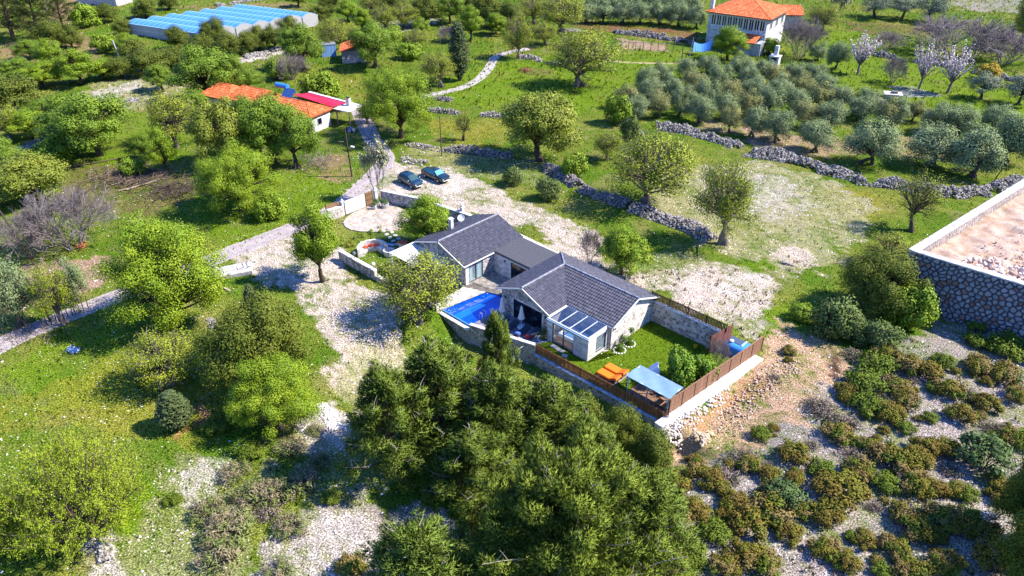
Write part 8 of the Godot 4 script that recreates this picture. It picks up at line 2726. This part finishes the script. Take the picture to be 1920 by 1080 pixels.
	set_plants([
		["b", 28.8, -50.1, 1.16, 1.16, "low brownish cushion shrub, nearest to the bare gully beside the fence"],
		["b", 25.4, -54.7, 0.50, 0.50, "low brownish cushion shrub, second nearest to the bare gully beside the fence"],
		["b", 29.8, -49.3, 0.52, 0.52, "low brownish cushion shrub, third nearest to the bare gully beside the fence"],
		["b", 28.4, -49.1, 0.70, 0.70, "low brownish cushion shrub, fourth nearest to the bare gully beside the fence"],
		["b", 34.9, -50.3, 0.50, 0.50, "low brownish cushion shrub, fifth nearest to the bare gully beside the fence"],
		["b", 37.0, -52.3, 1.58, 1.58, "low brownish cushion shrub, sixth nearest to the bare gully beside the fence"],
		["b", 22.3, -32.5, 1.14, 1.14, "low brownish cushion shrub, nearest to the bottom edge right of centre"],
		["b", 19.1, -34.7, 1.19, 1.19, "low brownish cushion shrub, second nearest to the bottom edge right of centre"],
		["b", 24.1, -34.3, 1.00, 1.00, "low brownish cushion shrub, third nearest to the bottom edge right of centre"],
		["b", 22.3, -36.4, 1.45, 1.45, "low brownish cushion shrub, fourth nearest to the bottom edge right of centre"],
		["b", 15.5, -32.9, 1.43, 1.43, "low brownish cushion shrub, fifth nearest to the bottom edge right of centre"],
		["b", 16.4, -35.4, 1.69, 1.69, "low brownish cushion shrub, sixth nearest to the bottom edge right of centre"],
		["b", 14.3, -31.7, 0.68, 0.68, "low brownish cushion shrub, seventh nearest to the bottom edge right of centre"],
		["b", 14.8, -36.3, 0.72, 0.72, "low brownish cushion shrub, eighth nearest to the bottom edge right of centre"],
		["b", 16.0, -37.6, 1.29, 1.29, "low brownish cushion shrub, ninth nearest to the bottom edge right of centre"],
		["b", 35.7, -38.1, 1.23, 1.23, "low brownish cushion shrub, nearest to the dark tree at the right edge"],
		["b", 39.1, -43.8, 0.61, 0.61, "low brownish cushion shrub, second nearest to the dark tree at the right edge"],
		["b", 34.0, -42.9, 1.27, 1.27, "low brownish cushion shrub, third nearest to the dark tree at the right edge"],
		["b", 37.2, -46.8, 1.40, 1.40, "low brownish cushion shrub, fourth nearest to the dark tree at the right edge"],
		["b", 39.9, -48.0, 1.38, 1.38, "low brownish cushion shrub, fifth nearest to the dark tree at the right edge"],
		["b", 12.3, -39.6, 1.30, 1.30, "low brownish cushion shrub, nearest to the lawn corner of the two fences"],
		["b", 14.9, -39.4, 1.31, 1.31, "low brownish cushion shrub, second nearest to the lawn corner of the two fences"],
		["b", 29.3, -44.4, 0.47, 0.47, "low brownish cushion shrub, nearest to the middle of the shrub slope"],
		["b", 28.7, -40.6, 0.52, 0.52, "low brownish cushion shrub, second nearest to the middle of the shrub slope"],
		["b", 31.0, -41.7, 1.47, 1.47, "low brownish cushion shrub, third nearest to the middle of the shrub slope"],
		["b", 30.2, -45.3, 0.58, 0.58, "low brownish cushion shrub, fourth nearest to the middle of the shrub slope"],
		["b", 24.4, -40.1, 0.58, 0.58, "low brownish cushion shrub, fifth nearest to the middle of the shrub slope"],
		["b", 32.4, -43.0, 1.36, 1.36, "low brownish cushion shrub, sixth nearest to the middle of the shrub slope"],
		["b", 31.0, -38.8, 1.25, 1.25, "low brownish cushion shrub, seventh nearest to the middle of the shrub slope"],
		["b", 21.9, -42.3, 1.50, 1.50, "low brownish cushion shrub, eighth nearest to the middle of the shrub slope"],
		["b", 31.3, -47.0, 1.45, 1.45, "low brownish cushion shrub, ninth nearest to the middle of the shrub slope"],
		["b", 24.0, -38.3, 2.27, 1.88, "low brownish cushion shrub, tenth nearest to the middle of the shrub slope"],
		["b", 21.5, -46.1, 0.63, 0.63, "low brownish cushion shrub, eleventh nearest to the middle of the shrub slope"],
		["b", 21.1, -39.7, 0.84, 0.84, "low brownish cushion shrub, twelfth nearest to the middle of the shrub slope"],
		["b", 19.4, -40.2, 1.04, 1.04, "low brownish cushion shrub, thirteenth nearest to the middle of the shrub slope"],
		["b", 12.9, -36.6, 1.47, 1.47, "low brownish cushion shrub, nearest to the nearest pine"],
		["b", 32.6, -34.7, 1.31, 1.31, "low brownish cushion shrub, nearest to the photo's lower right corner"],
		["b", 30.9, -35.4, 1.30, 1.30, "low brownish cushion shrub, second nearest to the photo's lower right corner"],
		["b", 29.4, -32.5, 0.94, 0.94, "low brownish cushion shrub, third nearest to the photo's lower right corner"],
		["b", 28.9, -33.2, 0.56, 0.56, "low brownish cushion shrub, fourth nearest to the photo's lower right corner"],
		["b", 29.1, -34.7, 1.00, 1.00, "low brownish cushion shrub, fifth nearest to the photo's lower right corner"],
		["b", 41.6, -51.3, 0.72, 0.72, "low brownish cushion shrub, nearest to the stone retaining wall"],
		["b", 43.8, -50.6, 0.64, 0.64, "low brownish cushion shrub, second nearest to the stone retaining wall"],
		["g", 32.6, -53.1, 1.82, 1.82, "low fresh green shrub, nearest to the bare gully beside the fence"],
		["g", 30.7, -50.8, 1.87, 1.87, "low fresh green shrub, second nearest to the bare gully beside the fence"],
		["g", 36.7, -50.4, 0.89, 0.89, "low fresh green shrub, third nearest to the bare gully beside the fence"],
		["g", -24.6, -37.8, 0.77, 0.77, "low fresh green shrub, nearest to the big feathery lime tree"],
		["g", -20.3, -42.4, 1.16, 1.16, "low fresh green shrub, second nearest to the big feathery lime tree"],
		["g", 21.8, -32.5, 0.71, 0.71, "low fresh green shrub, nearest to the bottom edge right of centre"],
		["g", 21.9, -33.5, 0.47, 0.47, "low fresh green shrub, second nearest to the bottom edge right of centre"],
		["g", 24.3, -31.7, 0.85, 0.85, "low fresh green shrub, third nearest to the bottom edge right of centre"],
		["g", 23.5, -34.7, 0.57, 0.57, "low fresh green shrub, fourth nearest to the bottom edge right of centre"],
		["g", 26.1, -32.1, 0.87, 0.87, "low fresh green shrub, fifth nearest to the bottom edge right of centre"],
		["g", 16.0, -33.5, 0.62, 0.62, "low fresh green shrub, sixth nearest to the bottom edge right of centre"],
		["g", 14.0, -34.7, 1.24, 1.24, "low fresh green shrub, seventh nearest to the bottom edge right of centre"],
		["g", -24.0, -45.4, 1.22, 1.22, "low fresh green shrub, nearest to the dark evergreen oak"],
		["g", 33.2, -39.3, 0.50, 0.50, "low fresh green shrub, nearest to the dark tree at the right edge"],
		["g", 33.2, -38.3, 0.97, 0.97, "low fresh green shrub, second nearest to the dark tree at the right edge"],
		["g", 38.6, -44.5, 0.58, 0.58, "low fresh green shrub, third nearest to the dark tree at the right edge"],
		["g", 40.5, -43.6, 1.34, 1.34, "low fresh green shrub, fourth nearest to the dark tree at the right edge"],
	], "slope_shrub", "shrub", "cushion shrubs on the stony slope")
	set_plants([
		["g", 32.4, -38.7, 0.77, 0.77, "low fresh green shrub, fifth nearest to the dark tree at the right edge"],
		["g", 34.5, -46.6, 0.79, 0.79, "low fresh green shrub, sixth nearest to the dark tree at the right edge"],
		["g", 39.5, -49.3, 0.56, 0.56, "low fresh green shrub, seventh nearest to the dark tree at the right edge"],
		["g", 20.3, -45.4, 0.96, 0.96, "low fresh green shrub, nearest to the lawn corner of the two fences"],
		["g", 27.5, -43.8, 0.76, 0.76, "low fresh green shrub, nearest to the middle of the shrub slope"],
		["g", 27.5, -41.0, 0.36, 0.36, "low fresh green shrub, second nearest to the middle of the shrub slope"],
		["g", 27.7, -39.4, 1.18, 1.18, "low fresh green shrub, third nearest to the middle of the shrub slope"],
		["g", 23.5, -40.8, 1.16, 1.16, "low fresh green shrub, fourth nearest to the middle of the shrub slope"],
		["g", 32.0, -45.4, 0.92, 0.92, "low fresh green shrub, fifth nearest to the middle of the shrub slope"],
		["g", 29.8, -48.0, 1.55, 1.55, "low fresh green shrub, sixth nearest to the middle of the shrub slope"],
		["g", 8.4, -34.3, 1.41, 1.41, "low fresh green shrub, nearest to the nearest pine"],
		["g", 12.1, -32.9, 1.21, 1.21, "low fresh green shrub, second nearest to the nearest pine"],
		["g", 33.3, -32.5, 1.38, 1.38, "low fresh green shrub, nearest to the photo's lower right corner"],
		["g", 32.2, -36.2, 1.04, 1.04, "low fresh green shrub, second nearest to the photo's lower right corner"],
		["g", -13.2, -38.1, 0.86, 0.86, "low fresh green shrub, nearest to the shady stones at bottom left of centre"],
		["g", 45.1, -59.6, 1.14, 1.14, "low fresh green shrub, nearest to the stone retaining wall"],
		["g", 43.7, -57.1, 1.23, 1.23, "low fresh green shrub, second nearest to the stone retaining wall"],
		["g", 48.2, -58.2, 1.59, 1.59, "low fresh green shrub, third nearest to the stone retaining wall"],
		["g", 45.9, -55.5, 2.15, 1.88, "low fresh green shrub, fourth nearest to the stone retaining wall"],
		["g", 39.2, -53.9, 1.16, 1.16, "low fresh green shrub, fifth nearest to the stone retaining wall"],
		["k", 19.6, -37.7, 1.55, 1.47, "tall dark green bush, nearest to the bottom edge right of centre"],
		["k", 35.8, -41.4, 2.30, 2.18, "tall dark green bush, nearest to the dark tree at the right edge"],
		["m", 32.5, -56.8, 0.59, 0.59, "mottled olive brown shrub, nearest to the bare gully beside the fence"],
		["m", 34.4, -55.1, 1.42, 1.42, "mottled olive brown shrub, second nearest to the bare gully beside the fence"],
		["m", 25.8, -55.9, 0.82, 0.82, "mottled olive brown shrub, third nearest to the bare gully beside the fence"],
		["m", 33.4, -50.5, 1.35, 1.35, "mottled olive brown shrub, fourth nearest to the bare gully beside the fence"],
		["m", 35.5, -53.1, 1.69, 1.69, "mottled olive brown shrub, fifth nearest to the bare gully beside the fence"],
		["m", 33.5, -48.7, 1.33, 1.33, "mottled olive brown shrub, sixth nearest to the bare gully beside the fence"],
		["m", 37.6, -49.8, 1.49, 1.49, "mottled olive brown shrub, seventh nearest to the bare gully beside the fence"],
		["m", 21.1, -33.4, 1.27, 1.27, "mottled olive brown shrub, nearest to the bottom edge right of centre"],
		["m", 24.4, -32.7, 0.56, 0.56, "mottled olive brown shrub, second nearest to the bottom edge right of centre"],
		["m", 25.2, -31.5, 0.36, 0.36, "mottled olive brown shrub, third nearest to the bottom edge right of centre"],
		["m", 16.5, -32.1, 1.55, 1.55, "mottled olive brown shrub, fourth nearest to the bottom edge right of centre"],
		["m", 25.7, -32.5, 0.57, 0.57, "mottled olive brown shrub, fifth nearest to the bottom edge right of centre"],
		["m", 25.2, -34.0, 0.42, 0.42, "mottled olive brown shrub, sixth nearest to the bottom edge right of centre"],
		["m", 26.2, -31.5, 1.38, 1.38, "mottled olive brown shrub, seventh nearest to the bottom edge right of centre"],
		["m", 25.9, -33.4, 1.23, 1.23, "mottled olive brown shrub, eighth nearest to the bottom edge right of centre"],
		["m", 18.6, -36.2, 1.04, 1.04, "mottled olive brown shrub, ninth nearest to the bottom edge right of centre"],
		["m", 20.6, -36.8, 0.96, 0.96, "mottled olive brown shrub, tenth nearest to the bottom edge right of centre"],
		["m", 25.9, -34.4, 0.57, 0.57, "mottled olive brown shrub, eleventh nearest to the bottom edge right of centre"],
		["m", 18.2, -36.6, 1.81, 1.81, "mottled olive brown shrub, twelfth nearest to the bottom edge right of centre"],
		["m", 21.8, -37.3, 0.34, 0.34, "mottled olive brown shrub, thirteenth nearest to the bottom edge right of centre"],
		["m", 13.9, -31.9, 1.20, 1.20, "mottled olive brown shrub, fourteenth nearest to the bottom edge right of centre"],
		["m", 18.7, -38.7, 0.70, 0.70, "mottled olive brown shrub, fifteenth nearest to the bottom edge right of centre"],
		["m", 36.0, -39.4, 1.00, 1.00, "mottled olive brown shrub, nearest to the dark tree at the right edge"],
		["m", 39.6, -44.2, 1.07, 1.07, "mottled olive brown shrub, second nearest to the dark tree at the right edge"],
		["m", 32.5, -38.6, 1.06, 1.06, "mottled olive brown shrub, third nearest to the dark tree at the right edge"],
		["m", 40.3, -45.4, 0.63, 0.63, "mottled olive brown shrub, fourth nearest to the dark tree at the right edge"],
		["m", 38.8, -46.9, 0.65, 0.65, "mottled olive brown shrub, fifth nearest to the dark tree at the right edge"],
		["m", 43.0, -49.1, 1.26, 1.26, "mottled olive brown shrub, sixth nearest to the dark tree at the right edge"],
		["m", 14.2, -44.1, 0.38, 0.38, "mottled olive brown shrub, nearest to the lawn corner of the two fences"],
		["m", 14.8, -43.6, 0.69, 0.69, "mottled olive brown shrub, second nearest to the lawn corner of the two fences"],
		["m", 14.3, -41.3, 1.11, 1.11, "mottled olive brown shrub, third nearest to the lawn corner of the two fences"],
		["m", 15.8, -41.4, 0.54, 0.54, "mottled olive brown shrub, fourth nearest to the lawn corner of the two fences"],
		["m", 16.9, -41.8, 0.67, 0.67, "mottled olive brown shrub, fifth nearest to the lawn corner of the two fences"],
		["m", 18.3, -41.3, 1.13, 1.13, "mottled olive brown shrub, sixth nearest to the lawn corner of the two fences"],
		["m", 28.1, -43.3, 1.08, 1.08, "mottled olive brown shrub, nearest to the middle of the shrub slope"],
		["m", 29.2, -41.8, 1.70, 1.70, "mottled olive brown shrub, second nearest to the middle of the shrub slope"],
		["m", 26.1, -44.5, 1.47, 1.47, "mottled olive brown shrub, third nearest to the middle of the shrub slope"],
		["m", 26.2, -40.7, 1.42, 1.42, "mottled olive brown shrub, fourth nearest to the middle of the shrub slope"],
	], "slope_shrub", "shrub", "cushion shrubs on the stony slope")
	set_plants([
		["m", 31.3, -41.5, 0.59, 0.59, "mottled olive brown shrub, fifth nearest to the middle of the shrub slope"],
		["m", 29.9, -39.0, 1.57, 1.57, "mottled olive brown shrub, sixth nearest to the middle of the shrub slope"],
		["m", 29.4, -47.1, 0.64, 0.64, "mottled olive brown shrub, seventh nearest to the middle of the shrub slope"],
		["m", 27.1, -37.9, 0.44, 0.44, "mottled olive brown shrub, eighth nearest to the middle of the shrub slope"],
		["m", 31.5, -46.2, 0.41, 0.41, "mottled olive brown shrub, ninth nearest to the middle of the shrub slope"],
		["m", 27.7, -36.6, 1.14, 1.14, "mottled olive brown shrub, tenth nearest to the middle of the shrub slope"],
		["m", 21.5, -40.5, 0.67, 0.67, "mottled olive brown shrub, eleventh nearest to the middle of the shrub slope"],
		["m", 21.4, -45.2, 0.27, 0.27, "mottled olive brown shrub, twelfth nearest to the middle of the shrub slope"],
		["m", 33.6, -46.7, 0.42, 0.42, "mottled olive brown shrub, thirteenth nearest to the middle of the shrub slope"],
		["m", 9.7, -36.6, 1.46, 1.46, "mottled olive brown shrub, nearest to the nearest pine"],
		["m", 11.1, -35.2, 1.65, 1.65, "mottled olive brown shrub, second nearest to the nearest pine"],
		["m", 10.0, -32.1, 1.58, 1.58, "mottled olive brown shrub, third nearest to the nearest pine"],
		["m", 31.7, -32.7, 1.37, 1.37, "mottled olive brown shrub, nearest to the photo's lower right corner"],
		["m", 29.6, -34.3, 0.46, 0.46, "mottled olive brown shrub, second nearest to the photo's lower right corner"],
		["m", 29.2, -34.7, 0.72, 0.72, "mottled olive brown shrub, third nearest to the photo's lower right corner"],
		["m", 30.3, -36.1, 1.44, 1.44, "mottled olive brown shrub, fourth nearest to the photo's lower right corner"],
		["m", 28.1, -31.9, 1.32, 1.32, "mottled olive brown shrub, fifth nearest to the photo's lower right corner"],
		["m", 29.1, -36.6, 0.54, 0.54, "mottled olive brown shrub, sixth nearest to the photo's lower right corner"],
		["m", 27.9, -35.2, 1.58, 1.58, "mottled olive brown shrub, seventh nearest to the photo's lower right corner"],
		["m", -10.6, -32.1, 1.19, 1.19, "mottled olive brown shrub, nearest to the shady stones at bottom left of centre"],
		["m", 41.9, -53.1, 0.88, 0.88, "mottled olive brown shrub, nearest to the stone retaining wall"],
		["m", 41.8, -53.1, 1.52, 1.52, "mottled olive brown shrub, second nearest to the stone retaining wall"],
		["m", 43.5, -51.9, 1.64, 1.64, "mottled olive brown shrub, third nearest to the stone retaining wall"],
		["m", 39.7, -52.8, 0.52, 0.52, "mottled olive brown shrub, fourth nearest to the stone retaining wall"],
		["m", 40.9, -52.1, 0.34, 0.34, "mottled olive brown shrub, fifth nearest to the stone retaining wall"],
	], "slope_shrub", "shrub", "cushion shrubs on the stony slope")
	set_plants([
		["s", -20.9, -40.4, 1.37, 1.37, "soft grey green broom shrub, nearest to the big feathery lime tree"],
		["s", -21.6, -36.6, 1.54, 1.54, "soft grey green broom shrub, second nearest to the big feathery lime tree"],
		["s", -32.5, -52.3, 1.65, 1.65, "soft grey green broom shrub, nearest to the dark evergreen oak"],
		["s", -15.4, -35.4, 1.47, 1.47, "soft grey green broom shrub, nearest to the shady stones at bottom left of centre"],
		["s", -15.8, -39.4, 1.67, 1.67, "soft grey green broom shrub, second nearest to the shady stones at bottom left of centre"],
		["s", -17.2, -38.3, 1.75, 1.75, "soft grey green broom shrub, third nearest to the shady stones at bottom left of centre"],
		["s", -14.8, -41.8, 1.12, 1.12, "soft grey green broom shrub, fourth nearest to the shady stones at bottom left of centre"],
		["s", -15.2, -31.5, 1.41, 1.41, "soft grey green broom shrub, fifth nearest to the shady stones at bottom left of centre"],
		["s", -19.0, -38.1, 1.76, 1.76, "soft grey green broom shrub, sixth nearest to the shady stones at bottom left of centre"],
		["s", -19.5, -34.7, 2.34, 1.88, "soft grey green broom shrub, seventh nearest to the shady stones at bottom left of centre"],
		["s", -17.3, -43.0, 1.61, 1.61, "soft grey green broom shrub, eighth nearest to the shady stones at bottom left of centre"],
		["s", -19.6, -32.9, 1.88, 1.88, "soft grey green broom shrub, ninth nearest to the shady stones at bottom left of centre"],
		["s", -16.0, -45.4, 0.94, 0.94, "soft grey green broom shrub, tenth nearest to the shady stones at bottom left of centre"],
	], "broom_shrub", "shrub", "broom shrubs at lower left")
	set_plants([
		["y", 31.4, -55.1, 1.23, 1.23, "dry grey twiggy shrub, nearest to the bare gully beside the fence"],
		["y", 31.7, -49.7, 0.74, 0.74, "dry grey twiggy shrub, second nearest to the bare gully beside the fence"],
		["y", 35.2, -51.5, 0.82, 0.82, "dry grey twiggy shrub, third nearest to the bare gully beside the fence"],
		["y", 23.8, -51.7, 0.24, 0.24, "dry grey twiggy shrub, fourth nearest to the bare gully beside the fence"],
		["y", 23.5, -52.3, 0.63, 0.63, "dry grey twiggy shrub, fifth nearest to the bare gully beside the fence"],
		["y", 15.6, -35.0, 0.45, 0.45, "dry grey twiggy shrub, nearest to the bottom edge right of centre"],
		["y", 19.5, -39.0, 0.45, 0.45, "dry grey twiggy shrub, second nearest to the bottom edge right of centre"],
		["y", 34.8, -38.6, 0.44, 0.44, "dry grey twiggy shrub, nearest to the dark tree at the right edge"],
		["y", 33.2, -40.7, 0.99, 0.99, "dry grey twiggy shrub, second nearest to the dark tree at the right edge"],
		["y", 39.0, -45.4, 1.18, 1.18, "dry grey twiggy shrub, third nearest to the dark tree at the right edge"],
		["y", 39.1, -49.1, 1.11, 1.11, "dry grey twiggy shrub, fourth nearest to the dark tree at the right edge"],
		["y", 39.5, -49.9, 0.81, 0.81, "dry grey twiggy shrub, fifth nearest to the dark tree at the right edge"],
		["y", 18.2, -42.4, 1.61, 1.61, "dry grey twiggy shrub, nearest to the lawn corner of the two fences"],
		["y", 16.2, -40.2, 1.33, 1.33, "dry grey twiggy shrub, second nearest to the lawn corner of the two fences"],
		["y", 26.5, -42.4, 1.20, 1.20, "dry grey twiggy shrub, nearest to the middle of the shrub slope"],
		["y", 26.6, -40.7, 0.71, 0.71, "dry grey twiggy shrub, second nearest to the middle of the shrub slope"],
		["y", 27.8, -46.0, 0.56, 0.56, "dry grey twiggy shrub, third nearest to the middle of the shrub slope"],
		["y", 27.5, -46.1, 1.40, 1.40, "dry grey twiggy shrub, fourth nearest to the middle of the shrub slope"],
		["y", 30.5, -40.8, 0.90, 0.90, "dry grey twiggy shrub, fifth nearest to the middle of the shrub slope"],
		["y", 30.2, -40.1, 0.61, 0.61, "dry grey twiggy shrub, sixth nearest to the middle of the shrub slope"],
		["y", 23.8, -43.6, 0.81, 0.81, "dry grey twiggy shrub, seventh nearest to the middle of the shrub slope"],
		["y", 26.2, -47.4, 1.76, 1.76, "dry grey twiggy shrub, eighth nearest to the middle of the shrub slope"],
		["y", 26.1, -37.3, 0.82, 0.82, "dry grey twiggy shrub, ninth nearest to the middle of the shrub slope"],
		["y", 25.7, -48.4, 1.27, 1.27, "dry grey twiggy shrub, tenth nearest to the middle of the shrub slope"],
		["y", 19.8, -41.5, 0.61, 0.61, "dry grey twiggy shrub, eleventh nearest to the middle of the shrub slope"],
		["y", 29.5, -35.7, 0.62, 0.62, "dry grey twiggy shrub, nearest to the photo's lower right corner"],
		["y", -17.4, -36.6, 1.29, 1.29, "dry grey twiggy shrub, nearest to the shady stones at bottom left of centre"],
		["y", 44.3, -50.7, 0.67, 0.67, "dry grey twiggy shrub, nearest to the stone retaining wall"],
	], "dry_shrub", "shrub", "dry shrubs on the slope")
